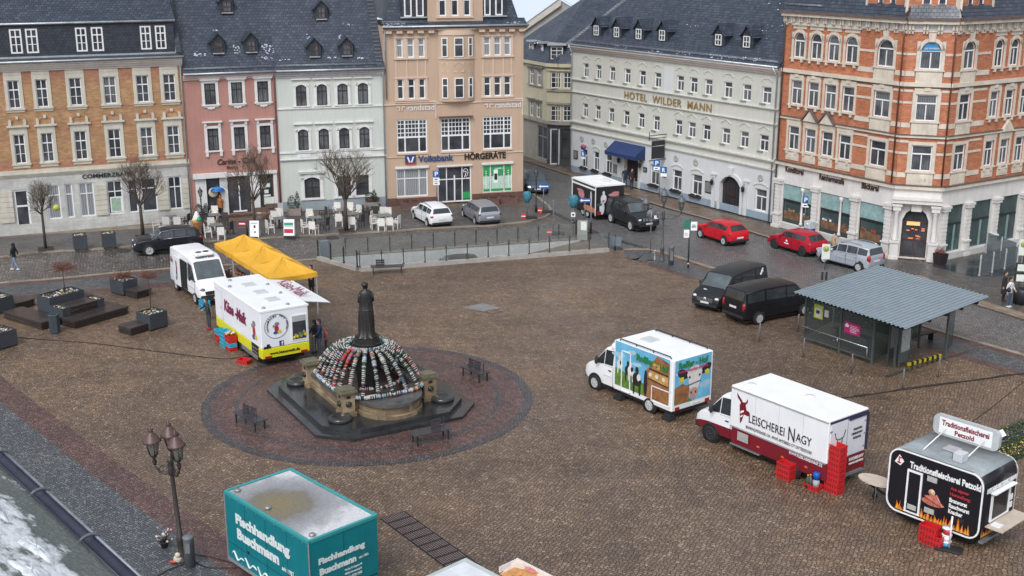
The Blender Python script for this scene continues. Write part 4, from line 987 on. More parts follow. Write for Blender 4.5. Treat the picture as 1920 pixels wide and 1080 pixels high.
m=MB();m.face([(-300,330,0),(300,330,0),(300,700,90),(-300,700,90)]);m.build('hillside',HZ,kind='structure')
y_=128;p=hit(1116,30,(0,y_,0),(0,1,0));q=hit(1172,4,(0,y_,0),(0,1,0))
b=thing('pale_house','pale house with an orange stained wall peeping over the hotel roof hip','building',(p.x,y_,0));w=q.x-p.x+2
m=MB();m.box(0,w,0,6,0,q.z-.35);m.build('wall',cells('stained_wall',[(0,(.42,.30,.2)),(1,(.62,.58,.52))],3,2,.01,(.5,.42,.36),(.6,.8),patch=((.9,.6,.4),(1.1,1.1,1.1)),pscale=.5,distort=.1,bmp=.1),b)
m=MB();m.box(-.5,w+.4,-.5,6.5,q.z-.345,q.z+.1);m.box(-.3,w+.2,-.3,6.3,q.z+.103,q.z+1.0);m.build('roof',SLATE,b);m=MB();m.tube([(-.3,-.55,q.z-.1),(w,-.55,q.z-.1)],.1,8);m.tube([(-.3,-.5,q.z-.2),(.1,-.1,q.z-1.4),(.1,-.1,0)],.08,8);m.build('gutter',ZINC,b)
# ==== orange brick corner house
root,F=building('brick_corner_house','tall orange brick corner house with pale stone trim and bakery shop windows',G(1450,425),-59.2)
uc=10.62;K1=F.w(uc);K2=G(1766,358,4.55);K2.z=0
d=K2-K1;FCH=Fa(K1,math.degrees(math.atan2(d.y,d.x)));wch=d.length;FR=Fa(K2,33)
ORB=cells('orange_brick',[(0,(.37,.125,.06)),(.5,(.45,.16,.08)),(1,(.52,.21,.11))],.25,.08,.12,(.32,.17,.11),(.55,.75),patch=((.86,.82,.8),(1.1,1.06,1)),pscale=.4,distort=0,bmp=.2)
SST=M('sandstone_trim',(.58,.52,.43),.7,.16,1.6,dirt=.35);SWH=M('white_stone',(.62,.60,.57),.7,.08,1.2,dirt=.3)
DRK=M('dark_cornice_top',(.12,.085,.075),.6,.3,2)
def sub_(name,Fx):
 s=bpy.data.objects.new(name,None);C.objects.link(s);s.parent=root;q=F.loc(Fx.o);s.location=(q.x,q.y,0);s.rotation_euler=(0,0,Fx.phi-F.phi);return s
zz=lambda Fx,L:Fx.rects(1440,0,4,L)
l3,a3,b3=zz(F,[(200,240,268,435),(328,248,393,450),(455,258,528,465),(590,268,663,480)])
l2,a2,b2=zz(F,[(180,598,252,790),(305,610,376,808),(432,625,505,828),(563,645,640,848)])
l1,a1,b1=zz(F,[(158,945,224,1130),(283,960,350,1155),(407,978,475,1180),(535,1000,612,1208)])
na=[((l3[i][0]+l2[i][0]+l1[i][0])/3,(l3[i][1]+l2[i][1]+l1[i][1])/3)for i in range(4)]
wd,aw3,bw3=zz(F,[(830,270,935,500)]);wd2,_,_=zz(F,[(800,678,905,885)]);wd=[((wd[0][0]+wd2[0][0])/2,(wd[0][1]+wd2[0][1])/2)]
zc=4.57;zt=14.15;zk3=11.04;zk2=F.at(1440+250/4,905/4)[1]
ch3=zz(FCH,[(1135,295,1290,535)])[0][0];chw=(wch/2-.62,wch/2+.62)
r_ax=zz(FR,[(1440,715,1525,915)])[0][0]
rn=[zz(FR,[(1670,705,1735,905)])[0][0],zz(FR,[(1780,700,1845,900)])[0][0],zz(FR,[(1893,690,1955,890)])[0][0]]
print('brick',na,wd,wch,r_ax,rn,a3,b3,a2,b2,a1,b1,zk2)
rn=[(rn[0][0]+0.0,rn[0][0]+.85),(rn[0][0]+1.55,rn[0][0]+2.4),(rn[0][0]+3.1,rn[0][0]+3.95),(rn[0][0]+4.65,rn[0][0]+5.5)]+[(rn[0][0]+8+1.9*i,rn[0][0]+8.85+1.9*i)for i in range(6)]
r_ax=(r_ax[0],r_ax[0]+1.05)
LR=27.
rise=lambda p,q:(q-p)/2-.02
def storeys(Fx,par,u0,u1,narrow,wide,wname='wall'):
 ops=[]
 for p,q in narrow+wide:ops+=[(p,q,a3,b3,rise(p,q)),(p,q,a2,b2),(p,q,a1,b1)]
 wall(par,u0,u1,zc,zt,ops,ORB,name=wname)
 stripes=MB();pan=MB()
 for p,q in narrow+wide:
  isw=(p,q)in wide
  for z0,z1,fl in((a3,b3,3),(a2,b2,2),(a1,b1,1)):
   rs=rise(p,q)if fl==3 else 0
   window(par,p,q,z0,z1,'t',gl=R.choice([GLD,GLC,GLC]),y=.13,fw=.08,rise=rs)
   def ex(b,p,q,z0,z1,fl=fl,isw=isw,rs=rs):
    m=(p+q)/2
    if fl==3 and not isw:b.box(p-.12,q+.12,-.05,.02,z1+.22,z1+.45);b.box(p-.2,q+.2,-.14,.02,z1+.455,z1+.54)
    if fl==3 and isw:b.prism([(m-.16,z1-.02),(m+.16,z1-.02),(m+.24,z1+.5),(m-.24,z1+.5)],-.12,.02,axis='y')
    if fl==2:b.box(m-.18,m+.18,-.1,.02,z1+.2,z1+.42);b.box(p-.12,q+.12,-.05,.02,z1+.203,z1+.36)
    if fl==1 and not isw:b.box(p-.2,q+.2,-.06,.02,z1+.203,z1+.4)
    for s in(p+.02,q-.14):b.box(s-.08,s+.1,-.14,.02,z0-.28,z0-.105)if not isw else None
   surround(par,p,q,z0,z1,SST,jw=.17 if not isw else.2,hh=.2,sill=.1,rise=rs,extra=ex)
   if isw:
    pan.box(p-.15,q+.15,-.06,.02,z0-.95,z0-.12);n=4
    for i in range(n):w=(q-p+.1)/n;pan.box(p-.05+i*w+.04,p-.05+(i+1)*w-.04,-.085,-.059,z0-.8,z0-.25)
    pan.build('stone_panel',SST,par);pan=MB()
   if fl==1 and not isw:pan.box(p-.1,q+.1,-.06,.02,z0-.7,z0-.14);pan.box(p+.05,q-.05,-.08,-.059,z0-.58,z0-.26);pan.build('stone_panel',SST,par);pan=MB()
 for p,q in wide:
  e0,e1=max(u0+.02,p-1.5),min(u1-.02,q+1.5)
  for z0,h in((a3-.42,.3),(a2-.42,.3),(a1-.42,.3),(b3-.85,.14),(b2-.6,.14),(b1-.6,.14),(b2+.12,.14),(b1+.12,.14)):
   stripes.box(e0,p-.22,-.035,.01,z0,z0+h);stripes.box(q+.22,e1,-.035,.01,z0,z0+h)
 stripes.build('stone_pattern',SST,par)
 for z0,z1,pr,m in((zk3-.14,zk3+.1,.14,SST),(zk2,zk2+.14,.12,SST),(zk2+.142,zk2+.2,.16,DRK),(zc-.02,zc+.2,.18,SST),(zc+.202,zc+.27,.22,DRK),(zk3-.2,zk3-.143,.1,DRK)):band(par,u0-.03,u1+.03,z0,z1,pr,m)
 band(par,u0-.03,u1+.03,zt,zt+.45,.04,SWH,'frieze');band(par,u0-.06,u1+.06,zt+.5,zt+.7,.4,SST);band(par,u0-.1,u1+.1,zt+.702,zt+.85,.5,DRK)
 b=MB();n=int((u1-u0)/.75)
 for i in range(n+1):
  u=u0+.15+(u1-u0-.3)*i/n
  for s in(-.09,.09):b=MB();b.box(u+s-.06,u+s+.06,-.22,.02,zt+.12,zt+.49);b.box(u+s-.045,u+s+.045,-.14,.02,zt-.1,zt+.121);b.build('bracket',SST,par)
storeys(F,root,0,uc,na,wd)
sc=sub_('corner_bay',FCH);storeys(FCH,sc,0,wch,[],[chw],'wall_panel')
sr=sub_('side_wing',FR);storeys(FR,sr,0,LR,rn,[r_ax],'wall_panel')
b=MB()
for i in(1,2):
 p,q=na[i];m=(p+q)/2;b.prism([(m-.62,zk2+.05),(m+.62,zk2+.05),(m,zk2+.8)],-.2,.0,axis='y')
b.build('pediment',SST,root);b=MB()
for i in(1,2):
 p,q=na[i];m=(p+q)/2
 for s in(-1,1):P=[(m+s*.72,zk2+.05),(m,zk2+.83),(m,zk2+.93),(m+s*.8,zk2+.05)];b.prism(P if s>0 else P[::-1],-.28,.0,axis='y')
b.build('pediment_cap',DRK,root)
b=MB();p,q=rn[1];m=(p+q)/2;b.prism([(m-.62,zk2+.05),(m+.62,zk2+.05),(m,zk2+.8)],-.2,.0,axis='y');b.build('pediment',SST,sr)
b=MB();n=10;rs=rise(*chw);b.face([(chw[0]+.1,.06,b3-rs+.02),(chw[1]-.1,.06,b3-rs+.02)]+[(chw[1]-.1-(chw[1]-chw[0]-.2)*i/n,.06,arcz(chw[1]-.1-(chw[1]-chw[0]-.2)*i/n,chw[0]+.1,chw[1]-.1,b3-.1,rs-.1))for i in range(1,n)])
b.build('arched_sign',M('sky_blue_sign',(.03,.22,.45),.4,.15,3),sc)
text('vpp immobilien',.85,.15,WHITE,sc,(chw[0]+.22,.05,b3-rs+.1))
zf=3.75
def pillar(par,u,w=.62,pr=.22):
 b=MB();b.box(u-w/2-.06,u+w/2+.06,-pr-.08,.02,P0,P0+.2);b.box(u-w/2,u+w/2,-pr,.02,P0+.203,1.0);b.box(u-w/2-.05,u+w/2+.05,-pr-.06,.02,1.003,1.12)
 b.box(u-w/4,u+w/4,-pr-.025,-pr-.002,.45,.85)
 for k in range(8):z=1.125+k*.26;b.box(u-w/2+.05,u+w/2-.05,-pr+.03,.02,z,z+.21);b.box(u-w/2+.08,u+w/2-.08,-pr+.06,.02,z+.212,z+.258)
 b.box(u-w/2-.04,u+w/2+.04,-pr-.06,.02,3.21,3.4);b.box(u-w/2-.1,u+w/2+.1,-pr-.1,.02,3.403,3.55)
 return b.build('stone_pillar',SWH,par)
pu=[F.at(1440+x/4,250+y/4)[0]for x,y in((75,600),(355,600),(645,700),(895,800))]
pu=[max(.36,pu[0])]+pu[1:]
SILL=M('shop_sill',(.5,.49,.47),.7,.1,1,dirt=.3)
TEAL=cells('teal_lattice_blind',[(0,(.20,.33,.33)),(1,(.26,.40,.39))],.22,.22,.08,(.36,.47,.46),(.3,.4),rot=.785,distort=0,bmp=.0)
SHG=M('shop_glass_green',(.05,.075,.075),.08,.35,1.0)
ops=[(pu[i]+.36,pu[i+1]-.36,.55,3.25)for i in range(3)]
wall(root,0,uc,P0,zc,ops,SWH,name='ground_floor_wall')
for i,(p,q,z0,z1)in enumerate(ops):
 o=window(root,p,q,z0,z1,'plain',FRAMED,SHG,y=.16,fw=.06)
 s=p+(q-p)*.66
 b=MB();b.box(p+.05,(s if i<2 else q)-.05,.06,.11,z1-1.05,z1-.05,0);b.box(p+.05,q-.05,.04,.12,z1-1.16,z1-1.055,1)
 if i<2:b.box(s+.12,q-.05,.06,.11,z1-1.05,z1-.05,0)
 b.build('lattice_blind',[TEAL,DARK],o)
 if i<2:
  b=MB();b.lathe([(.13,0),(.13,.15),(.08,.2),(.075,2.3),(.13,2.4),(.14,2.6)],10,(s+.05,-.02,.6));b.build('slim_column',SWH,root)
 b=MB();b.box(p+.1,q-.3,.1,.13,z0+.25,z0+.8);b.build('shop_display',M('shop_counter',(.16,.09,.05),.5,.6,4),o)
 for _ in range(6):bb=MB();x=R.uniform(p+.2,q-.3);bb.box(x,x+.18,.085,.1,z0+.82,z0+.82+R.uniform(.06,.2));bb.build('display_item',R.choice([WHITE,SST,M('red_item',(.35,.05,.04),.5,.2),M('bread_item',(.35,.2,.08),.6,.3)]),o)
for u in pu:pillar(root,u)
BRN=M('dark_brown_letters',(.05,.02,.015),.5,.2)
for s,X,Y,w in(('Konditorei',135,285,1.75),('Reinhermscafé',388,345,2.25),('Bäckerei',705,410,1.45)):
 q=F.at(1440+X/4,250+Y/4);text(s,w,.42,BRN,root,(q[0],-.06,q[1]),bold=.03)
band(root,0,uc,P0,.5,.08,SILL,'plinth')
dw=.78;m=wch/2;dr=(m-dw,m+dw,P0+.02,3.3,.72)
wall(sc,0,wch,P0,zc,[dr],SWH,name='entrance_wall',dep=.5)
o=window(sc,*dr[:4],'door',BROWN,GLD,y=.45,fw=.1,rise=.72,name='door')
b=MB();b.box(m-.5,m+.3,.36,.42,2.18,2.42);b.build('lit_sign',emit('warm_light',(.9,.5,.2),.45),o)
b=MB()
for _ in range(14):x=R.uniform(m-.6,m+.5);z=R.uniform(1.2,1.95);b.box(x,x+.2,.39,.415,z,z+.07)
b.build('lit_shelf',emit('warm_shelf',(.8,.25,.12),.25),o)
for s in(m-1.15,m+1.15):
 b=MB();b.box(s-.3,s+.3,-.55,.0,P0,.28);b.box(s-.26,s+.26,-.5,.0,.283,1.15);b.box(s-.3,s+.3,-.55,.0,1.153,1.28);b.lathe([(.2,0),(.2,.1),(.165,.16),(.15,1.75),(.2,1.85),(.2,1.95)],14,(s,-.26,1.283));b.box(s-.24,s+.24,-.5,.0,3.235,3.5);b.box(s-.3,s+.3,-.55,.0,3.503,3.65);b.build('entrance_column',SWH,sc)
b=MB();b.box(-.1,wch+.1,-.6,.0,3.72,3.95);b.box(m-.3,m+.3,-.3,.0,3.2,3.71);b.box(-.1,wch+.1,-.66,.0,3.953,4.05);b.build('cornice',SWH,sc)
text('1893',.9,.2,SST,sc,(m-.2,-.09,a1-.62));b=MB();b.box(m-.7,m-.3,-.09,-.06,a1-.65,a1-.4);b.build('ornament_panel',SST,sc)
ru=[FR.at(1440+x/4,250+y/4)[0]for x,y in((1310,700),(1490,650),(1700,600))];stp=ru[2]-ru[1]
ru=[ru[0],ru[1],ru[2],ru[2]+stp,ru[2]+2*stp,ru[2]+3*stp,ru[2]+4*stp,ru[2]+5*stp,ru[2]+6*stp]
rops=[(ru[i]+.34,ru[i+1]-.42,.5,3.5)for i in range(8)]
wall(sr,0,LR,P0,zc,rops,SWH,name='shop_wall')
for u in ru:pillar(sr,u,.5)
for p,q,z0,z1 in rops:
 o=window(sr,p,q,z0,z1,'plain',M('teal_frame',(.07,.11,.11),.5,.2),SHG,y=.16,fw=.08)
 b=MB();b.box(p+.06,q-.06,.05,.12,z1-1.25,z1-1.17,0);b.box(p+(q-p)*.55,p+(q-p)*.62,.06,.12,z0,z1-1.3,1);b.build('glazing_bar',[DARK,M('teal_edge',(.2,.3,.28),.4,.2)],o)
band(sr,0,LR,P0,.48,.25,SILL,'plinth')
for Fx,par,u in((F,root,uc-.25),(FCH,sc,wch-.06)):pipe(par,u,4.8,zt,mat=M('red_brown_pipe',(.14,.05,.035),.5,.2),y=-.1)
pipe(root,.1,P0,zt,mat=M('dark_pipe',(.06,.05,.05),.5,.2))
for Fx,par,u0,u1 in((F,root,0,uc),(FCH,sc,0,wch),(FR,sr,0,LR)):roofplane(par,u0,u1,-.35,zt+.86,2.6,zt+6,name='roof')
def gable(Fx,par,pxs,top,name='gable'):
 ws=[(Fx.at(1440+l/4,20,.15)[0],Fx.at(1440+r/4,20,.15)[0])for l,r in pxs];e0,e1=ws[0][0]-.75,ws[-1][1]+.75
 z0=zt+1.02
 wall(par,e0,e1,zt+.86,top,[(p,q,z0,z0+1.7)for p,q in ws],ORB,y=.05,name=name,dep=.15)
 for p,q in ws:window(par,p,q,z0,z0+1.7,'h',gl=GLD,y=.15,fw=.08)
 b=MB();b.box(e0-.15,e0,-.02,.5,zt+.86,top);b.box(e1,e1+.15,-.02,.5,zt+.86,top)
 for p,q in ws:b.box(p-.12,q+.12,-.06,.05,z0-.13,z0-.01)
 b.build('gable_edge',SST,par)
gable(F,root,[(825,868),(915,963)],zt+5);gable(FCH,sc,[(1150,1220),(1270,1335)],zt+5);gable(FR,sr,[(1485,1525),(1565,1605)],zt+5)
for Fx,par,L_ in((F,root,((295,340),(425,468),(555,605))),(FR,sr,((1740,1780),(1855,1895)))):
 for l,r in L_:
  p,q=Fx.at(1440+l/4,15,.3)[0],Fx.at(1440+r/4,15,.3)[0];q=max(q,p+.6)
  b=MB();b.box(p-.25,q+.25,.32,2.5,zt+.86,zt+3.2);b.build('dormer',SLATED,par);window(par,p,q,zt+1.0,zt+2.7,'h',gl=GLD,y=.31,fw=.1)
body(root,[(0,0),(0,10)],0,zt+.5,ORB)
snowguard(root,.2,3.5,-.3,zt+.9,rad(60))
# ---- vehicles
CARGL=M('car_glass',(.028,.034,.038),.05,.35,2,spec=.7);WSGL=M('windscreen_glass',(.075,.095,.10),.06,.4,1.6,spec=.7)
TYRE=M('tyre_rubber',(.014,.014,.015),.8,.2);RIM=M('alloy_rim',(.5,.51,.52),.4,.1,6,metal=.15);RIMD=M('dark_rim',(.06,.06,.065),.4,.2,6,metal=.5)
LAMPW=M('headlight_glass',(.62,.66,.7),.12,.25,14);LAMPR=M('tail_light_red',(.32,.012,.012),.2,.25,10);PLATE=M('number_plate',(.62,.62,.6),.5,.2,22)
PLAST=M('dark_bumper_plastic',(.022,.023,.025),.6,.2);CHROME=M('bright_trim',(.5,.52,.54),.25,.1,3,metal=.8);SEAM=M('panel_gap',(.008,.008,.008),.8,.1)
def paint(name,c,metal=0.,rough=.32):return M(name,c,rough,.06,.8,metal=metal,coat=.12,spec=.28)
def wheel_mesh(r,w,rim=RIM):
 b=MB()
 prof=[(r*.66,-w/2),(r*.9,-w/2),(r,-w*.36),(r,w*.36),(r*.9,w/2),(r*.66,w/2),(r*.64,w*.3),(r*.0,w*.3)]
 o=MB();o.lathe(prof[:6],22,mi=0,caps=False);o.lathe([(r*.66,w*.36),(0,w*.3)],22,mi=1);o.lathe([(0,-w*.4),(r*.66,-w*.4)],12,mi=1)
 b.add(o,lambda p:Vector((p.x,p.z,p.y)))
 s=MB();s.lathe([(r*.7,w*.44),(r*.6,w*.5),(r*.54,w*.42)],22,mi=0,caps=False)
 for k in range(7):
  a=2*pi*k/7;q=MB();q.box(0,r*.58,-r*.14,r*.14,w*.38,w*.47,0);s.add(q,lambda p,a=a:Vector((p.x*cos(a)-p.y*sin(a),p.x*sin(a)+p.y*cos(a),p.z)))
 s.lathe([(r*.16,w*.38),(r*.14,w*.5),(0,w*.51)],10,mi=0)
 rm=MB();rm.add(s,lambda p:Vector((p.x,p.z,p.y)))
 return b.mesh('tyre',[TYRE,SEAM]),rm.mesh('rim',[rim])
_wm={}
def wheel(root,x,y,r,w=.22,rim=RIM):
 k=(round(r,3),rim.name)
 if k not in _wm:_wm[k]=wheel_mesh(r,w,rim)
 t=bpy.data.objects.new('wheel',_wm[k][0]);C.objects.link(t);t.parent=root;t.location=(x,y,r);t.rotation_euler=(0,0,0 if y>0 else pi)
 q=bpy.data.objects.new('rim',_wm[k][1]);C.objects.link(q);q.parent=t
 return t
class Loft:
 """car body from stations; x forward. station: (x, zbottom, zbelt, ztop, width factor, roof factor)"""
 def __init__(s,st,W,tuck=.86):s.st=st;s.W=W/2;s.tuck=tuck
 def ring(s,i):
  x,zb,zl,zt,wf,rf=s.st[i];w=s.W*wf;cab=zt-zl
  wr=w*rf if cab>.12 else w*.9;k=.05 if cab>.12 else cab*.4
  return[Vector((x,w*.8,zb)),Vector((x,w*.975,zb+.1)),Vector((x,w,zb+(zl-zb)*.55)),Vector((x,w*.965,zl)),Vector((x,wr,zt-k)),Vector((x,wr*.72,zt))]
 def body(s,mats,lower=None,name='body',parent=None):
  b=MB();n=len(s.st);rs=[]
  for i in range(n):
   r=s.ring(i);rs.append(r+[Vector((p.x,-p.y,p.z))for p in reversed(r)])
  i0=len(b.v)
  for r in rs:b.v+=[tuple(p)for p in r]
  for i in range(n-1):
   for j in range(12):
    a=i*12+j;c=i*12+(j+1)%12
    b.f.append((a,c,c+12,a+12));b.sm.append(True);b.m.append(1 if(lower and j in(0,10,11))or(lower==2 and j in(1,9))else 0)
  b.f.append(tuple(range(11,-1,-1)));b.m.append(0);b.sm.append(False);b.f.append(tuple((n-1)*12+j for j in range(12)));b.m.append(0);b.sm.append(False)
  o=b.build(name,mats,parent)
  o.data.set_sharp_from_angle(angle=rad(38))
  m=o.modifiers.new('bevel','BEVEL');m.width=.025;m.segments=2;m.limit_method='ANGLE';m.angle_limit=rad(38)
  return o
 def patch(s,i,j,side,ins=(.06,.06,.08,.1),off=.012,name='side_window',mat=None,parent=None,k=1):
  """quad on the skin between stations i,i+k and ring points j,j+1"""
  A,Bq=s.ring(i),s.ring(i+k);P=[A[j],Bq[j],Bq[j+1],A[j+1]]
  P=[Vector((p.x,p.y*side,p.z))for p in P]
  bl=lambda u,v:P[0].lerp(P[1],u).lerp(P[3].lerp(P[2],u),v)
  Q=[bl(ins[0],ins[2]),bl(1-ins[1],ins[2]),bl(1-ins[1],1-ins[3]),bl(ins[0],1-ins[3])]
  n=(Q[1]-Q[0]).cross(Q[3]-Q[0])
  if n.length<1e-6:n=(Q[2]-Q[1]).cross(Q[3]-Q[1])
  n.normalize()
  if n.y*side<0:n=-n
  b=MB();Q2=[q+n*off for q in Q];b.face(Q2 if side>0 else Q2[::-1])
  return b.build(name,mat or CARGL,parent)
 def screen(s,i,up=1,ins=.05,off=.012,name='windscreen',parent=None,mat=None):
  """glass over the whole top of interval i"""
  A,Bq=s.ring(i),s.ring(i+1);b=MB()
  a=[A[4],A[5],Vector((A[5].x,-A[5].y,A[5].z)),Vector((A[4].x,-A[4].y,A[4].z))];c=[Bq[4],Bq[5],Vector((Bq[5].x,-Bq[5].y,Bq[5].z)),Vector((Bq[4].x,-Bq[4].y,Bq[4].z))]
  lo,hi=[p.lerp(q,.06)for p,q in zip(a,c)],[p.lerp(q,.93)for p,q in zip(a,c)]
  for row in(lo,hi):row[0]=row[0].lerp(row[3],ins);row[3]=row[3].lerp(row[0],ins)
  n=(lo[3]-lo[0]).cross(hi[0]-lo[0]).normalized()
  if n.z<0:n=-n
  lo=[p+n*off for p in lo];hi=[p+n*off for p in hi]
  for k in range(3):b.face([lo[k],hi[k],hi[k+1],lo[k+1]],0,True)
  return b.build(name,mat or CARGL,parent)
def pose(F_,R_,W,side):
 """centre line pose from the ground points under the visible front and rear wheels; side +1 when the left flank is seen"""
 d=F_-R_;d.z=0;wb=d.length;h=math.atan2(d.y,d.x);l=Vector((-sin(h),cos(h),0))
 return(F_+R_)/2-l*side*(W/2-.05),h,wb
T={'hatch':dict(H=1.45,r=.31,st=[(-1.93,.38,.80,.84,.86,.7),(-1.82,.28,.97,1.01,.94,.72),(-1.40,.22,1.0,1.36,.97,.72),(-1.0,.2,.98,1.43,1,.75),(-.32,.2,.96,1.45,1,.77),(.42,.2,.93,1.40,1,.78),(1.02,.2,.91,.96,1,.9),(1.62,.22,.82,.87,.97,.9),(1.95,.25,.68,.72,.9,.9),(2.06,.34,.52,.56,.8,.9)],rear=1,win=[2,3,4,5],front=5),'estate':dict(H=1.50,r=.32,st=[(-2.14,.38,.82,.86,.88,.7),(-2.08,.28,.98,1.02,.94,.74),(-1.86,.22,.99,1.40,.97,.74),(-1.15,.2,.97,1.47,1,.76),(-.32,.2,.95,1.5,1,.77),(.45,.2,.93,1.44,1,.78),(1.12,.2,.91,.96,1,.9),(1.75,.22,.84,.89,.97,.9),(2.1,.25,.7,.74,.9,.9),(2.22,.34,.54,.58,.8,.9)],rear=1,win=[2,3,4,5],front=5),'suv':dict(H=1.62,r=.36,st=[(-2.1,.45,.9,.94,.88,.7),(-2.02,.34,1.1,1.14,.94,.72),(-1.68,.28,1.1,1.50,.97,.74),(-1.1,.26,1.08,1.59,1,.76),(-.3,.26,1.06,1.62,1,.77),(.45,.26,1.03,1.55,1,.78),(1.15,.26,1.01,1.06,1,.9),(1.8,.28,.96,1.01,.98,.9),(2.12,.3,.82,.86,.92,.9),(2.24,.4,.6,.64,.84,.9)],rear=1,win=[2,3,4,5],front=5),'jeep':dict(H=1.86,r=.39,st=[(-2.3,.5,1.0,1.04,.92,.8),(-2.26,.42,1.18,1.25,.96,.8),(-2.12,.38,1.2,1.78,.98,.82),(-1.3,.36,1.2,1.85,1,.82),(-.35,.36,1.18,1.86,1,.82),(.5,.36,1.16,1.8,1,.82),(1.05,.36,1.14,1.19,1,.9),(1.9,.38,1.1,1.15,.98,.92),(2.25,.4,.95,.99,.94,.92),(2.36,.5,.7,.74,.88,.92)],rear=1,win=[2,3,4,5],front=5),'mpv':dict(H=1.61,r=.31,st=[(-1.98,.36,.9,.94,.9,.78),(-1.95,.28,1.04,1.08,.95,.78),(-1.82,.22,1.04,1.53,.97,.8),(-1.1,.2,1.02,1.6,1,.8),(-.3,.2,.98,1.61,1,.8),(.42,.2,.95,1.52,1,.8),(1.1,.2,.93,.98,1,.9),(1.6,.22,.87,.92,.97,.9),(1.95,.25,.72,.76,.9,.9),(2.06,.34,.55,.6,.82,.9)],rear=1,win=[2,3,4,5],front=5),'van':dict(H=1.92,r=.34,st=[(-2.62,.5,1.1,1.14,.93,.86),(-2.58,.34,1.15,1.3,.96,.86),(-2.45,.28,1.18,1.84,.98,.87),(-1.2,.26,1.18,1.92,1,.87),(.25,.26,1.16,1.93,1,.87),(1.02,.26,1.13,1.86,1,.85),(1.72,.26,1.1,1.16,1,.9),(2.12,.28,1.0,1.05,.98,.9),(2.42,.3,.82,.86,.92,.9),(2.52,.4,.6,.64,.85,.9)],rear=1,win=[2,3,4,5],front=5),}
WB={'hatch':2.5,'estate':2.65,'suv':2.62,'jeep':2.79,'mpv':2.6,'van':3.2}
def car(kind,name,label,W,F_,R_,side,mat,cat='car',group=None,rim=RIM,lower=None,details=None,roofrail=None,hood=None,blackglass=None,wheels4=True,lit=False,wb=None):
 P,h,w_=pose(F_,R_,W,side);t=T[kind];wb=wb or WB[kind]
 sx=1.0
 root=thing(name,label,cat,P,h,group)
 lf=Loft(t['st'],W);lf.body([mat,lower or mat],True,parent=root)
 n=len(t['st']);st=t['st']
 for sd in(1,-1):
  for i in t['win']:
   tri=i==t['front']
   if not tri or True:lf.patch(i,3,sd,(.04,.04 if not tri else.0,.1,.12),parent=root)
  ds=(3,4)if kind!='van' else(4,3)
  for i in ds:
   lf.patch(i,1,sd,(.01,.01,.0,.0),.004,'door_gap',SEAM,root)
   d=lf.patch(i,1,sd,(.03,.03,.03,.03),.010,'door',mat,root)
   lf.patch(i,2,sd,(.01,.01,.0,.02),.004,'door_gap',SEAM,root)
   e=lf.patch(i,2,sd,(.03,.03,.0,.06),.010,'door',mat,root)
   b=MB();x=st[i][0]+.14;y=lf.W*sd;z=st[i][2]-.14;b.box(x-.1,x+.1,y-.03 if sd>0 else y-.02,y+.02 if sd>0 else y+.03,z-.02,z+.02);b.build('handle',mat if mat.name not in('x',)else CHROME,e)
  x=st[5][0]+.28;b=MB();b.ball((x,sd*(lf.W+.1),st[5][2]+.1),(.09,.13,.085),8,6);b.build('mirror',mat,root)
  xf=st[-2][0];b=MB();zz_=(st[-2][2]+st[-3][2])/2-.12
  b.ball((xf-.10,sd*lf.W*.72,zz_),(.2,.17,.085),10,6);b.build('headlight',emit('lit_headlight',(1,.97,.9),3.)if lit else LAMPW,root)
  b=MB();xr=st[1][0];b.ball((xr+.05,sd*lf.W*.82,st[1][2]-.14),(.13,.13,.12 if kind not in('van','mpv')else.26),10,6);b.build('tail_light',LAMPR,root)
  for xw in(wb/2,-wb/2):
   b=MB();o=MB();o.lathe([(t['r']+.075,-.02),(t['r']+.075,.012),(t['r']*.93,.012),(t['r']*.93,-.02)],22,caps=False);b.add(o,lambda p,xw=xw,sd=sd:Vector((xw+p.x,sd*(lf.W-.02+p.z),t['r']+.02+p.y)));b.build('wheel_arch',SEAM if lower is None else PLAST,root)
   wheel(root,xw,sd*(lf.W-.075),t['r'],.22,rim)
 b=MB();b.box(st[0][0]+.25,st[-1][0]-.3,-lf.W+.16,lf.W-.16,.13,st[4][1]+.03);b.build('underbody_shade_block',SEAM,root)  # near-black block added under the car to deepen its contact shade
 lf.screen(t['front'],parent=root,mat=WSGL);lf.screen(1,name='rear_window',parent=root)if kind!='van' or True else None
 b=MB();xf=st[-1][0];b.box(xf-.12,xf+.012,-lf.W*.5,lf.W*.5,st[-2][2]-.32,st[-2][2]-.1,0);b.build('grille',PLAST,root)
 b=MB();b.box(xf-.1,xf+.03,-lf.W*.8,lf.W*.8,st[-1][1]-.06,st[-1][1]+.08,0);b.build('front_bumper',lower or PLAST,root)
 b=MB();xr=st[0][0];b.box(xr-.03,xr+.12,-lf.W*.86,lf.W*.86,st[0][1]-.08,st[0][1]+.06,0);b.build('rear_bumper',lower or PLAST,root)
 for x,z in((xf+.016,st[-1][1]+.13),(xr-.016,st[0][2]-.18 if kind not in('hatch',)else st[0][1]+.2)):
  b=MB();b.box(x-.01,x+.01,-.26,.26,z-.055,z+.055);b.build('number_plate',PLATE,root)
 if roofrail:
  for sd in(1,-1):
   b=MB();y=sd*lf.W*.70;b.tube([(st[2][0]+.25,y,st[3][3]-.05),(st[3][0],y,st[3][3]+.05),(st[4][0],y,st[4][3]+.05),(st[5][0]-.1,y,st[5][3]+.0)],.02,6);b.build('roof_rail',roofrail,root)
 if details:details(root,lf,st)
 return root
BLKP=paint('black_car_paint',(.012,.013,.018));WHP=paint('white_car_paint',(.74,.75,.77));SLP=paint('silver_car_paint',(.36,.38,.42),.55);GRP=paint('grey_car_paint',(.20,.21,.23),.45)
REDP=paint('red_car_paint',(.50,.012,.022));REDP2=paint('dark_red_car_paint',(.36,.01,.025));ANT=paint('anthracite_paint',(.028,.032,.036),.3);STB=paint('steel_blue_paint',(.10,.13,.17),.4)
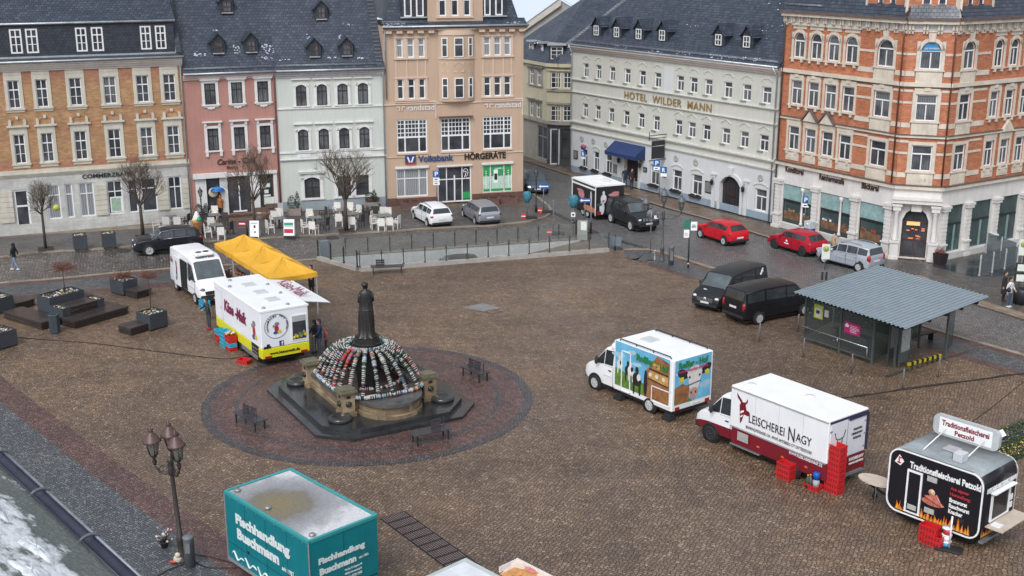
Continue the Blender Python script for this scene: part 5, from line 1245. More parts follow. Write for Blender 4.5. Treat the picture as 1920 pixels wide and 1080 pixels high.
def chromewin(root,lf,st):
 for sd in(1,-1):
  P=[lf.ring(i)[3]for i in(2,3,4,5)];b=MB();b.tube([(p.x,p.y*sd*1.012,p.z)for p in P],.014,5);Q=[lf.ring(i)[4]for i in(2,3,4,5)];b.tube([(p.x,p.y*sd*1.02,p.z)for p in Q]+[(lf.ring(6)[3].x-.12,lf.ring(6)[3].y*sd,lf.ring(6)[3].z+.05)],.014,5);b.build('window_trim',CHROME,root)
f=G(281,480);hd=rad(202)
car('suv','parked_suv','black compact SUV with bright window trim parked behind the white van',1.83,f,f-Vector((cos(hd),sin(hd),0))*2.62,1,BLKP,'car',details=chromewin)
car('estate','estate_car','white estate car parked beside the café terrace chairs',1.75,G(777,412),G(801,425.5),1,WHP,group=None,roofrail=PLAST)
car('estate','estate_car','silver estate car parked beside the white estate before the hearing aid shop',1.79,G(868.5,407.5),G(891.5,422),1,SLP,details=lambda r,l,s:None)
car('hatch','hatchback','bright red hatchback driving past the hotel gate',1.70,G(1316.7,447),G(1354,459.5),1,REDP)
def clio(root,lf,st):
 b=MB();b.lathe([(.0,.012),(.1,.012),(.1,0)],4);o=b.build('door_logo',WHITE,root,(.15,lf.W*1.0,.74));o.rotation_euler=(-pi/2,0,0)
 b=MB();b.box(-.05,.35,lf.W,lf.W+.012,.55,.62);b.build('door_sticker',WHITE,root)
car('hatch','hatchback','dark red hatchback with white door sticker parked in front of the bakery',1.73,G(1455,466.5),G(1500.5,480),1,REDP2,rim=RIMD,details=clio)
car('mpv','compact_mpv','tall silver family car parked by the bakery corner',1.68,G(1551,495),G(1604,508.5),1,paint('light_silver_paint',(.50,.54,.60),.45),roofrail=CHROME)
def jeepd(root,lf,st):
 b=MB()
 for k in range(5):y=-.42+k*.21;b.box(st[-1][0]-.02,st[-1][0]+.04,y-.07,y+.07,.82,1.02)
 b.build('chrome_grille',CHROME,root)
car('jeep','offroad_car','large black off-road car with chrome grille towing the black food trailer',1.88,G(1179,431.5),G(1149.6,419.5),-1,ANT,details=jeepd,roofrail=PLAST)
hd=rad(-84);f=G(986,362)
car('estate','oncoming_car','grey blue car with lit headlights coming down the side street',1.8,f+Vector((.0,0,0)),f-Vector((cos(hd),sin(hd),0))*2.65,-1,STB,lit=True)
d=(RD-RC).normalized();p0=RA.lerp(RB,.42).lerp(RD.lerp(RC,.42),.45);zf=-3.0*(1-.42)
cr=car('hatch','ramp_car','dark car sunk in the car park ramp with only its roof showing',1.75,p0+d*1.25,p0-d*1.25,1,BLKP)
cr.location=(p0.x,p0.y,zf+.35)
def vito(root,lf,st):
 b=MB();b.lathe([(0,.02),(.11,.02),(.12,0)],14);o=b.build('star_badge',CHROME,root,(st[-1][0]+.02,0,.72));o.rotation_euler=(0,pi/2,0)
 t_=text('gastromax',.9,.14,WHITE,root,(2.05,-.42,1.1));t_.rotation_euler=(rad(6),rad(8),pi/2)
 for k in range(3):b=MB();b.box(st[-1][0]-.03,st[-1][0]+.022,-.5,.5,.6+k*.07,.625+k*.07);b.build('grille_bar',CHROME,root)
 b=MB();b.ball((-1.9,lf.W*.93,1.55),(.14,.03,.1));b.ball((-1.78,lf.W*.93,1.42),(.12,.03,.08));b.ball((-1.95,lf.W*.93,1.68),(.06,.03,.06));b.build('white_emblem',WHITE,root)
MBLK=paint('matt_black_van',(.018,.02,.022),.1,.38)
car('van','black_van','black van with a silver star facing the camera on the square',1.93,G(1353,588),G(1432,556),1,MBLK,'van',details=vito,rim=RIM)
def t6(root,lf,st):
 b=MB();b.lathe([(0,.02),(.09,.02),(.1,0)],14);o=b.build('badge',CHROME,root,(st[1][0]-.005,0,1.12));o.rotation_euler=(0,-pi/2,0)
car('van','black_van','plain black van with blacked-out windows seen from behind beside the bus shelter',1.9,G(1503,592),G(1426,607.5),-1,paint('deep_black_van',(.01,.01,.012),.0,.34),'van',details=t6)
# ---- box vans and trailers
def rbox(name,x0,x1,y0,y1,z0,z1,mats,parent,bw=.04,seg=2,face=None):
 b=MB();b.box(x0,x1,y0,y1,z0,z1);o=b.build(name,mats,parent)
 if face:
  for i,p in enumerate(o.data.polygons):
   for(n,mi)in face:
    if p.normal.dot(Vector(n))>.9:p.material_index=mi
 return bevel(o,bw,seg)
def side_text(s,w,h,mat,root,x,y,z,left=True,**kw):
 """letters on a flank: left flank (y+) reads towards -x, right flank towards +x"""
 o=text(s,w,h,mat,root,(x,y,z),**kw);o.rotation_euler=(pi/2,0,pi if left else 0);return o
def rear_text(s,w,h,mat,root,x,y,z,**kw):
 o=text(s,w,h,mat,root,(x,y,z),**kw);o.rotation_euler=(pi/2,0,-pi/2);return o
def art(root,name,mats,x0,x1,z0,z1,y,items,rear=False,rz=None):
 """flat printed picture: polygons in a panel's own coordinates (0..1 along reading direction, 0..1 up)"""
 b=MB();w,h=x1-x0,z1-z0
 for d,(mi,poly)in enumerate(items):
  b.face([(x0+p[0]*w,y,z0+p[1]*h)if False else(p[0]*w,-.0006*d-.003,p[1]*h)for p in poly],mi)
 return b.build(name,mats,root)
def ell(cx,cy,rx,ry,n=14,a=0.):
 return[(cx+rx*cos(t)*cos(a)-ry*sin(t)*sin(a),cy+rx*cos(t)*sin(a)+ry*sin(t)*cos(a))for t in[2*pi*i/n for i in range(n)]]
CABST=[(-.1,.35,1.35,2.2,1,.88),(.35,.34,1.33,2.2,1,.88),(.95,.33,1.3,2.12,1,.86),(1.62,.33,1.25,1.31,1,.9),(2.0,.34,1.12,1.18,.98,.9),(2.24,.36,.92,.97,.93,.9),(2.33,.48,.7,.74,.86,.9)]
def boxvan(name,label,P,h,L,W,H,cabmat,lower,cabx,wheels,boxmats,grp=None):
 root=thing(name,label,'sales van',P,h,grp)
 xf=L/2-2.33
 st=[(xf+s[0],)+s[1:]for s in CABST];lf=Loft(st,W*.96);lf.body([cabmat,lower],True if lower is PLAST else 2,'cab',root)
 for sd in(1,-1):
  lf.patch(1,3,sd,(.06,.04,.08,.1),parent=root);lf.patch(2,3,sd,(.03,.0,.08,.1),parent=root)
  for j in(1,2):
   lf.patch(1,j,sd,(.0,.01,0,0),.004,'door_gap',SEAM,root,1);dd=lf.patch(1,j,sd,(.02,.0,.02 if j==1 else 0,.02),.009,'door',lower if j==1 and lower is not PLAST else cabmat,root,1)
  b=MB();b.box(xf+.45,xf+.62,sd*(lf.W)-.02,sd*(lf.W)+.02,1.12,1.16);b.build('handle',PLAST,root)
  b=MB();b.ball((xf+1.25,sd*(lf.W+.16),1.5),(.08,.1,.2),8,6);b.tube([(xf+1.25,sd*lf.W*.95,1.38),(xf+1.25,sd*(lf.W+.16),1.38)],.025,6);b.build('mirror',PLAST,root)
  b=MB();b.ball((xf+2.02,sd*lf.W*.76,.93),(.2,.17,.15),10,6);b.build('headlight',LAMPW,root)
  for x in wheels:
   b=MB();o=MB();o.lathe([(.43,-.02),(.43,.014),(.31,.014),(.31,-.02)],22,caps=False);b.add(o,lambda p,x=x,sd=sd:Vector((x+p.x,sd*(W/2-.035+p.z),.36+p.y)));b.build('wheel_arch',SEAM,root)
   wheel(root,x,sd*(W/2-.1),.34,.22,RIMD if lower is not PLAST else RIM)
 lf.screen(2,parent=root)
 b=MB();b.box(xf+2.2,xf+2.36,-lf.W*.5,lf.W*.5,.62,.86);b.build('grille',PLAST,root);b=MB();b.box(xf+2.15,xf+2.38,-lf.W*.84,lf.W*.84,.36,.56);b.build('front_bumper',PLAST,root)
 b=MB();b.box(xf+2.375,xf+2.39,-.26,.26,.42,.53);b.build('number_plate',PLATE,root)
 return root,xf
 # ---- farm shop van with cow pictures
RL=G(1259,777,.35);RL.z=0;hd=rad(127.5);fw=Vector((cos(hd),sin(hd),0));lf_=Vector((-sin(hd),cos(hd),0))
L,W=5.7,2.38;P=RL+fw*L/2-lf_*W/2
root,xf=boxvan('farm_shop_van','white farm shop van with cow pictures on its sides and rear',P,hd,L,W,2.75,WHP,PLAST,0,(L/2-.85,-L/2+1.35),None)
bx0,bx1=-L/2,xf+.25;bz0,bz1=.42,2.68
rbox('box_body',bx0,bx1,-W/2,W/2,bz0,bz1,M('box_white_panel',(.76,.77,.79),.42,.05,.8,dirt=.10),root,.06,3)
rbox('roof_fairing',bx1-.05,bx1+.45,-W/2+.16,W/2-.16,2.0,2.42,WHITE,root,.2,4)
SKY=M('printed_sky',(.14,.42,.62),.35,.35,1.1);GRS=M('printed_meadow',(.10,.20,.035),.4,.5,5);COWB=M('printed_black_cow',(.02,.02,.022),.4,.4,4);COWW=M('printed_white_cow',(.62,.6,.58),.4,.15,3)
WOOD=M('printed_barn_wood',(.26,.12,.05),.4,.5,4);CHEE=M('printed_cheese',(.48,.28,.08),.4,.4,5);PNK=M('printed_muzzle',(.48,.30,.25),.4,.25,5);GRN=M('printed_green',(.02,.20,.05),.4,.15);MAG=M('printed_magenta',(.5,.03,.12),.4,.15);EART=M('ear_tag_yellow',(.55,.5,.03),.4,.2)
PAL=[SKY,GRS,COWB,COWW,WOOD,CHEE,PNK,WHITE,EART,M('printed_cloud',(.34,.52,.62),.4,.15,3)]
cloud=lambda x,y,s=1:[(9,ell(x,y,.07*s,.05*s)),(9,ell(x+.05*s,y+.02,.05*s,.045*s)),(9,ell(x-.06*s,y-.01,.05*s,.03*s))]
def cow(x,y,s,c=3):return[(c,ell(x,y,.05*s,.09*s)),(2 if c==3 else 3,ell(x+.02*s,y+.03*s,.022*s,.05*s)),(c,ell(x-.005,y+.12*s,.018*s,.05*s)),(c,[(x-.04*s,y-.2*s),(x-.025*s,y-.2*s),(x-.02*s,y),(x-.045*s,y)]),(c,[(x+.025*s,y-.2*s),(x+.04*s,y-.2*s),(x+.045*s,y),(x+.02*s,y)])]
items=[(0,[(0,0),(1,0),(1,1),(0,1)])]+cloud(.06,.7,1.2)+cloud(.40,.62,.9)+cloud(.3,.85,.9)+[(1,[(0,0),(.56,0),(.56,.26),(.3,.32),(0,.40)])]+cow(.09,.5,1.1)+cow(.25,.42,1.3,2)+cow(.3,.44,1.2)+cow(.42,.3,1.7,2)
items+=[(4,[(.54,0),(1,0),(1,.92),(.78,.99),(.6,.62)]),(2,ell(.58,.3,.035,.3)),(5,ell(.78,.78,.09,.09)),(4,ell(.78,.84,.06,.04)),(5,[(.62,.45),(.98,.40),(.98,.60),(.66,.62)]),(2,[(.62,.42),(.98,.37),(.98,.40),(.62,.45)])]
items+=[(5 if k%2 else 3,ell(.66+.06*k,.53,.028,.045))for k in range(6)]+[(2,[(.63,.64),(.98,.62),(.98,.65),(.65,.67)])]
sw_=3.42-.1
o=art(root,'side_picture',PAL,0,sw_,0,2.0,0,items);o.location=(bx1-.12,W/2+.004,.68);o.rotation_euler=(0,0,pi)
items=[(0,[(0,0),(1,0),(1,1),(0,1)])]+cloud(.85,.3,1.5)+cloud(.15,.7,1.2)+[(1,[(0,0),(.5,0),(.4,.08),(0,.12)]),(4,[(0,.02),(.38,.02),(.42,.34),(.2,.45),(0,.38)]),(2,ell(.22,.66,.17,.10,14,-.55)),(2,ell(.86,.66,.16,.09,14,.55)),(3,ell(.54,.62,.21,.18)),(3,[(.36,.58),(.42,.2),(.62,.17),(.74,.58)]),(2,ell(.40,.55,.028,.03)),(2,ell(.68,.55,.028,.03)),(6,ell(.52,.17,.135,.13)),(2,ell(.46,.19,.022,.03)),(2,ell(.58,.18,.022,.03)),(2,[(.36,.36),(.72,.40),(.72,.425),(.36,.385)]),(8,[(.12,.5),(.24,.48),(.24,.6),(.14,.6)]),(8,[(.82,.52),(.94,.54),(.92,.64),(.82,.62)])]
o=art(root,'rear_picture',PAL,0,W-.24,0,1.95,0,items);o.location=(bx0-.005,W/2-.12,.70);o.rotation_euler=(0,0,-pi/2)
side_text('Roßler',1.05,.30,GRN,root,bx1-1.5,W/2+.06,2.17,bold=.03);side_text('-  Hof',.72,.30,GRN,root,bx1-2.66,W/2+.06,2.10,bold=.03)
rear_text('Roßler - Hof',1.72,.30,GRN,root,bx0-.04,W/2-.3,2.26,bold=.03);rear_text('www.rossler-hof.de',1.72,.15,MAG,root,bx0-.04,W/2-.3,2.06,shear=.1)
for x0,x1,z0,z1 in((bx1-1.1,bx1-.52,.5,2.35),(bx0+.12,bx0+1.22,.58,1.3)):
 b=MB();t_=.045
 for q in((x0,x0+t_,z0,z1),(x1-t_,x1,z0,z1),(x0,x1,z0,z0+t_),(x0,x1,z1-t_,z1)):b.box(q[0],q[1],W/2+.006,W/2+.03,q[2],q[3])
 b.build('hatch_frame',WHITE,root)
b=MB()
for k in range(5):b.box(bx0+.2,bx0+1.05,W/2+.008,W/2+.022,.68+k*.1,.72+k*.1)
b.build('vent_grille',M('vent_beige',(.42,.35,.28),.5,.2),root)
for y in(W/2-.12,-W/2+.12):
 b=MB();b.tube([(bx0+.25,y,bz1+.01),(bx0+.28,y,bz1+.09),(bx1-.3,y,bz1+.09),(bx1-.25,y,bz1+.01)],.028,6)
 for k in(1,2):b.tube([(bx0+.25+(bx1-bx0-.5)*k/3,y,bz1),(bx0+.25+(bx1-bx0-.5)*k/3,y,bz1+.09)],.03,6)
 b.build('roof_rail',PLAST,root)
rbox('roof_hatch',-.5,.1,-.3,.3,bz1+.003,bz1+.06,M('grey_hatch',(.5,.51,.52),.5,.1),root,.02)
for y in(W/2-.3,-W/2+.3):b=MB();b.box(bx0-.03,bx0+.02,y-.12,y+.12,.46,.6);b.build('tail_light',LAMPR,root)
b=MB();b.box(bx0-.02,bx0+.01,-.5,.02,.46,.58);b.build('number_plate',PLATE,root)
b=MB();b.box(-L/2+.1,xf,-W/2+.15,W/2-.15,.25,.45);b.build('dark_chassis_block',PLAST,root)
for x in(bx0+.25,xf-.1):
 b=MB();b.box(x-.22,x+.22,W/2-.3,W/2+.1,.0,.16);b.box(x-.18,x+.18,W/2-.25,W/2+.02,.16,.26);b.build('levelling_block',PLAST,root)
 # ---- butcher's truck, white over dark red
RL=G(1547,904,.38);RL.z=0;hd=rad(127.0);fw=Vector((cos(hd),sin(hd),0));lf_=Vector((-sin(hd),cos(hd),0))
L,W=6.7,2.25;P=RL+fw*L/2-lf_*W/2
BORD=paint('bordeaux_paint',(.17,.012,.022),.0,.35)
root,xf=boxvan('butcher_truck','long white butcher truck with dark red lower half and bull emblem',P,hd,L,W,3.0,WHP,BORD,0,(L/2-.95,-L/2+1.55),None)
bx0,bx1=-L/2,xf+.35;bz0,bz1=1.06,2.74
rbox('box_body',bx0,bx1,-W/2,W/2,bz0,bz1,M('box_white_panel',(.76,.77,.79),.42,.05,.8,dirt=.10),root,.04,2);rbox('lower_body',bx0,bx1-.1,-W/2+.01,W/2-.01,.38,1.045,BORD,root,.03,2)
b=MB();b.box(bx0+.05,bx1-.05,W/2+.002,W/2+.02,1.045,1.075);b.box(bx0+.03,bx1-.02,W/2+.002,W/2+.03,bz1-.1,bz1-.06);b.build('side_moulding',M('pale_aluminium',(.5,.52,.54),.35,.1,metal=.5),root)
BLT=M('black_print',(.02,.018,.02),.4,.2)
ty=W/2+.012
side_text('LEISCHEREI',1.75,.34,BLT,root,bx1-.98,ty,1.5,spacing=1.05);side_text('N',.3,.54,BLT,root,bx1-2.92,ty,1.42);side_text('AGY',.72,.34,BLT,root,bx1-3.28,ty,1.5)
side_text('BAHNHOFSTRASSE 13A  09439 AMTSBERG OT DITTERSDORF',3.2,.12,M('grey_print',(.16,.15,.15),.4,.2),root,bx1-.85,ty,1.22)
side_text('WWW.FLEISCHEREI-NAGY.DE',1.55,.12,WHITE,root,bx1-3.0,W/2+.004,.9)
bull=[(0,[(.30,0),(.42,.12),(.52,.36),(.78,.34),(.92,.42),(.86,.5),(.68,.52),(.62,.66),(.46,.76),(.30,.74),(.22,.60),(.26,.3)]),(0,[(.28,.72),(.06,.86),(.02,1.0),(.14,.92),(.40,.78)]),(0,[(.46,.74),(.62,.78),(.72,.92),(.74,.8),(.6,.68)]),(1,[(.30,.34),(.52,.44),(.50,.50),(.30,.42)]),(1,[(.31,.2),(.46,.28),(.45,.33),(.31,.26)])]
o=art(root,'bull_emblem',[BORD,WHITE],0,.85,0,1.35,0,bull);o.location=(bx1-.3,ty-.004,1.3);o.scale=(.92,1,.9);o.rotation_euler=(0,0,pi)
b=MB();b.box(bx0-.012,bx0,.05,.07,1.1,2.64);b.box(bx0-.03,bx0,-W/2+.05,W/2-.05,2.6,2.68);b.box(bx0-.05,bx0,-1.0,0,2.5,2.58);b.box(bx0-.05,bx0,-W/2+.0,-W/2+.1,1.12,2.58);b.build('door_frame',M('dark_door_rail',(.03,.03,.07),.4,.2),root)
b=MB();b.box(bx0-.02,bx0-.001,.08,1.02,1.12,2.55);b.box(bx0-.02,bx0-.001,-.98,.04,1.12,2.48);b.build('rear_door',M('rear_door_white',(.66,.68,.71),.4,.06),root)
rear_text('TRADITION',.5,.085,BLT,root,bx0-.026,-.25,2.05);rear_text('LEIDENSCHAFT',.62,.085,BLT,root,bx0-.026,-.18,1.88);rear_text('REGIONAL',.46,.085,BLT,root,bx0-.026,-.28,1.71)
rear_text('FLEISCHEREI NAGY',.85,.12,WHITE,root,bx0-.006,-.15,.85);rear_text('WWW.FLEISCHEREI-NAGY.DE',.85,.08,WHITE,root,bx0-.006,-.15,.7)
b=MB();b.tube([(0,-.3,.5),(0,-.2,.25),(0,0,.2),(0,.2,.25),(0,.3,.5)],.015,5);b.tube([(0,-.14,.2),(0,-.08,-.1),(0,.08,-.1),(0,.14,.2)],.015,5);b.build('bull_outline',BLT,root,(bx0-.03,.5,1.7))
for y in(W/2-.22,-W/2+.22):b=MB();b.box(bx0-.03,bx0+.02,y-.1,y+.1,.5,.62);b.build('tail_light',LAMPR,root)
b=MB();b.box(bx0-.1,bx0+.1,-W/2+.2,W/2-.1,.34,.42);b.build('rear_bumper',STEEL,root)
b=MB();b.box(bx1-1.05,bx1-.4,W/2-.0,W/2+.02,.55,1.0,0);b.box(bx1-1.0,bx1-.45,W/2+.021,W/2+.028,.6,.96,1);b.build('side_hatch',[BORD,M('hatch_grey',(.35,.35,.34),.4,.2,12)],root)
for x in(bx1-1.5,bx1-2.7,bx0+.9):b=MB();b.box(x-.06,x+.06,W/2-.01,W/2+.015,.62,.68);b.build('marker_lamp',M('amber_lens',(.55,.16,.02),.3,.2),root)
b=MB();b.box(bx1-1.6,bx1-.1,W/2-.1,W/2+.05,.32,.37);b.build('step_bar',STEEL,root)
for(x,y)in((.9,.5),(-1.3,-.3)):b=MB();b.lathe([(.18,0),(.17,.03),(0,.04)],14,(x,y,bz1));b.build('roof_vent',M('roof_vent_white',(.7,.7,.72),.5,.05),root)
# ---- white delivery van with open sliding door (behind the cheese trailer)
Wv=2.05;fv,rv=G(364,567),G(331,543);dv_=(fv-rv).normalized();hv=math.atan2(dv_.y,dv_.x);wbv=3.5
l=Vector((-sin(hv),cos(hv),0));Pc=fv-dv_*wbv/2+l*(Wv/2-.08)
root=DVAN=thing('delivery_van','white high roof delivery van with its side sliding door open','van',Pc,hv)
st=[(-2.85,.5,1.35,2.5,.96,.9),(-2.75,.42,1.4,2.62,1,.9),(-.9,.4,1.4,2.66,1,.9),(.55,.4,1.4,2.64,1,.9),(1.15,.4,1.38,2.5,1,.86),(1.9,.4,1.34,1.40,1,.9),(2.45,.42,1.15,1.2,.98,.9),(2.75,.44,.9,.95,.93,.9),(2.86,.55,.7,.75,.86,.9)]
lf=Loft(st,Wv);lf.body([WHP,PLAST],True,'body',root)
for sd in(1,-1):
 lf.patch(3,3,sd,(.1,.02,.06,.2),parent=root);lf.patch(4,3,sd,(.03,0,.06,.15),parent=root)
 for j in(1,2):lf.patch(3,j,sd,(.0,.0,0,0),.004,'door_gap',SEAM,root,2);lf.patch(3,j,sd,(.02,.03,.02,.02),.01,'door',WHP,root,2)
 b=MB();b.ball((1.55,sd*(lf.W+.16),1.62),(.08,.1,.22),8,6);b.tube([(1.55,sd*lf.W*.95,1.48),(1.55,sd*(lf.W+.16),1.48)],.025,6);b.build('mirror',PLAST,root)
 b=MB();b.ball((2.5,sd*lf.W*.76,1.0),(.24,.2,.12),10,6);b.build('headlight',M('dark_headlight',(.12,.13,.14),.12,.4,9),root)
 for x in(wbv/2,-wbv/2):
  b=MB();o=MB();o.lathe([(.44,-.02),(.44,.014),(.32,.014),(.32,-.02)],22,caps=False);b.add(o,lambda p,x=x,sd=sd:Vector((x+p.x,sd*(Wv/2-.03+p.z),.37+p.y)));b.build('wheel_arch',SEAM,root);wheel(root,x,sd*(Wv/2-.1),.35,.23,RIM)
lf.screen(4,parent=root,mat=WSGL)
b=MB();b.box(2.7,2.9,-.7,.7,.78,.95);b.build('grille',PLAST,root);b=MB();b.box(2.6,2.93,-.95,.95,.38,.74);b.build('front_bumper',PLAST,root);b=MB();b.box(2.93,2.945,-.26,.26,.5,.61);b.build('number_plate',PLATE,root)
b=MB();b.box(-.55,.52,-Wv/2-.012,-Wv/2+.03,.55,2.3);b.build('door_opening',SEAM,root)
b=MB();b.box(-1.75,-.5,-Wv/2-.09,-Wv/2-.04,.5,2.35);d=bevel(b.build('sliding_door',WHP,root),.03)
LILA=M('plum_letters',(.2,.02,.07),.4,.2)
side_text('Käse',.85,.32,LILA,root,-2.6,-Wv/2-.012,1.75,left=False,shear=.2,bold=.02)
b=MB()
for(x,z,r,mi)in((-1.1,1.9,.2,0),(-1.05,1.6,.18,1),(-1.1,1.3,.2,2),(-.98,1.1,.14,3),(-1.2,.95,.16,2)):b.face([(x+r*cos(t)*.7,-Wv/2-.1-.001*mi,z+r*sin(t))for t in[2*pi*i/12 for i in range(12)]],mi)
b.build('door_picture',[M('print_grey',(.2,.2,.2),.4,.3,6),M('print_red',(.4,.03,.04),.4,.2),M('print_blue',(.03,.08,.25),.4,.2),M('print_yellow',(.6,.5,.03),.4,.2)],d)
t_=text('Käse-Maik',1.15,.26,BLT,root,(1.35,-.55,2.2),shear=.2);t_.rotation_euler=(rad(62),0,pi/2);t_.location=(1.0,-.57,2.52);
rbox('cooling_unit',-.2,1.0,-.55,.55,2.66,2.84,WHITE,root,.06,3)
b=MB()
for y in(-.22,.22):b.lathe([(.19,0),(.19,.012),(0,.012)],16,(.55,y,2.842))
b.build('fan_grille',SEAM,root)
DVAN.scale=(.94,.94,.92);DVAN.location+=Vector((.2,-.35,0))
lf0=None
# ---- cheese sales trailer
RL=G(492,676,.42);RL.z=0;hd=rad(122.5);fw=Vector((cos(hd),sin(hd),0));lf_=Vector((-sin(hd),cos(hd),0));L,W=6.35,2.4;P=RL+fw*L/2-lf_*W/2
root=thing('cheese_trailer','white and yellow cheese sales trailer with its counter flap raised','sales trailer',P,hd);H0,H1=.45,2.85
YELP=paint('lemon_yellow_paint',(.62,.60,.02),0,.4)
rbox('body',-L/2,L/2,-W/2,W/2,.95,H1,M('trailer_white',(.75,.77,.80),.42,.05,.7,dirt=.06),root,.05,2);rbox('yellow_skirt',-L/2,L/2,-W/2,W/2,H0,.945,YELP,root,.04,2)
b=MB();b.box(-L/2-.02,L/2+.02,-W/2-.02,W/2+.02,H1-.12,H1-.04);b.build('roof_edge',WHITE,root)
b=MB();b.box(-2.6,-.55,W/2-.02,W/2+.04,.3,.5);b.build('side_skirt',STEEL,root)
lt=W/2+.014
side_text('Käse',1.35,.62,LILA,root,1.75,lt,1.62,shear=.22,bold=.03);side_text('-Maik',1.55,.62,LILA,root,.2,lt,1.62,shear=.22,bold=.03)
b=MB();b.box(2.0,2.02,W/2,W/2+.012,1.0,2.5);b.box(2.0,2.9,W/2,W/2+.012,2.5,2.52);b.box(2.2,2.25,W/2+.0,W/2+.03,1.6,1.75);b.build('door_gap',M('grey_gap',(.4,.41,.42),.5,.1),root)
def mascot(root,x,y,z,s,rear,nm='cheese_picture'):
 b=MB();q=lambda cx,cz,rx,rz,mi,k:b.face([(cx*s+rx*s*cos(t),-.003-.001*k,cz*s+rz*s*sin(t))for t in[2*pi*i/14 for i in range(14)]],mi)
 q(0,.2,.2,.3,1,0);q(-.1,-.15,.22,.14,2,1);q(.25,-.1,.18,.16,3,2);q(.05,.62,.22,.16,0,3);q(-.25,.45,.1,.12,0,4)
 o=b.build(nm,[M('print_grey',(.2,.2,.2)),_mc['print_red'],_mc['print_blue'],_mc['print_yellow']],root,(x,y,z));o.rotation_euler=(0,0,-pi/2 if rear else pi);return o
mascot(root,-2.3,W/2+.004,1.45,.9,False)
b=MB();b.box(-2.75,-1.85,W/2-.2,W/2+.006,.35,1.0,0);b.build('open_locker',[SEAM],root);b=MB()
for k in range(3):b.box(-2.65,-1.95,W/2+.007,W/2+.03,.42+k*.18,.46+k*.18)
b.build('locker_rack',STEEL,root)
xr=-L/2-.008
b=MB();b.lathe([(.60,0),(.60,.006),(.57,.006),(.57,0)],32,caps=False);o=b.build('emblem_ring',M('print_grey',(.2,.2,.2)),root,(xr,.42,1.98));o.rotation_euler=(0,-pi/2,0)
mascot(root,xr-.004,.42,1.75,.55,True)
for i,ch in enumerate('Käse-Maik und mehr'):
 if ch==' ':continue
 a=rad(205-i*13.5);y=.42-.5*cos(a)*-1 if False else.42+.0
 yy,zz_=.42-.5*cos(a),1.95+.5*sin(a)
 t_=text(ch,.075,.1,BLT,root,(xr-.008,yy,zz_));t_.rotation_euler=(pi/2,0,-pi/2)
b=MB();b.box(xr-.02,xr+.004,-1.1,-.3,1.12,2.38,0);b.build('window_frame',WHITE,root);b=MB();b.box(xr-.03,xr-.021,-1.04,-.36,1.18,2.05,0);b.box(xr-.034,xr-.0215,-1.04,-.36,2.05,2.33,1);b.build('rear_window',[GLD,M('grey_roller_blind',(.36,.36,.35),.6,.1)],root)
b=MB()
for k in range(9):b.ball((xr-.035,-1.0+.07*k,1.26+R.random()*.25),(.012,.07,.08),8,5,R.randrange(3))
b.build('goods_display',[M('print_yellow',(.6,.5,.03)),M('bread_item',(.35,.2,.08)),M('leaf_green_item',(.1,.2,.05),.5,.3)],root)
b=MB();b.box(xr-.01,xr,.1-.0,.32-.0,1.0,1.24,0);b.build('f_symbol',M('navy_letters',(.02,.06,.16)),root);rear_text('f',.09,.18,WHITE,root,xr-.014,.02+.2,1.03,bold=.03)
b=MB();b.box(xr-.01,xr,.75,1.1,.95,1.06,0);b.box(xr-.01,xr,.8,.95,1.063,1.16,0);b.build('printed_mark',BLT,root)
rear_text('www.kaesemaik.de',1.5,.14,BLT,root,xr-.004,.82,.62,bold=.02)
for y in(W/2-.3,-W/2+.3):b=MB();b.box(xr-.03,xr+.02,y-.16,y+.16,.46,.58);b.build('tail_light',LAMPR,root)
for(x,y)in((2.6,.55),(.9,-.8),(1.5,.95),(-.9,-.75),(-2.9,.9),(-2.9,-.3)):b=MB();b.lathe([(.09,0),(.09,.05),(.05,.08),(0,.08)],10,(x,y,H1));b.build('roof_lamp',STEEL,root)
for x in(1.4,-.2,-1.7):rbox('roof_hatch',x-.3,x+.3,-.3,.3,H1+.003,H1+.05,M('grey_hatch',(.5,.51,.52),.5,.1),root,.02)
fl=MB();fl.face([(-2.3,-W/2-.03,2.72),(2.4,-W/2-.03,2.72),(2.4,-W/2-1.55,2.42),(-2.3,-W/2-1.55,2.42)]);fl.face([(-2.3,-W/2-.03,2.69),(-2.3,-W/2-1.55,2.39),(2.4,-W/2-1.55,2.39),(2.4,-W/2-.03,2.69)]);fl.face([(-2.3,-W/2-1.55,2.39),(-2.3,-W/2-1.55,2.42),(2.4,-W/2-1.55,2.42),(2.4,-W/2-1.55,2.39)]);fl.build('counter_flap',WHITE,root)
t_=text('Käse-Maik',3.0,.6,LILA,root,(1.6,-W/2-.35,2.665),shear=.2);t_.rotation_euler=(rad(11),0,pi)
b=MB();b.box(-2.3,2.4,-W/2-.02,-W/2+.01,1.15,2.6);b.build('counter_opening',SEAM,root);b=MB();b.box(-2.3,2.4,-W/2-.4,-W/2,1.05,1.12);b.build('counter',STEEL,root)
for x in(-.5,.5):
 for y in(W/2-.15,-W/2+.15):wheel(root,x-.6,y,.31,.2,RIMD)
b=MB();b.tube([(L/2,.5,.42),(L/2+1.2,0,.42)],.05,8);b.tube([(L/2,-.5,.42),(L/2+1.2,0,.42)],.05,8);b.tube([(L/2+1.0,0,.8),(L/2+1.0,0,.05)],.04,8);b.build('drawbar',STEEL,root)
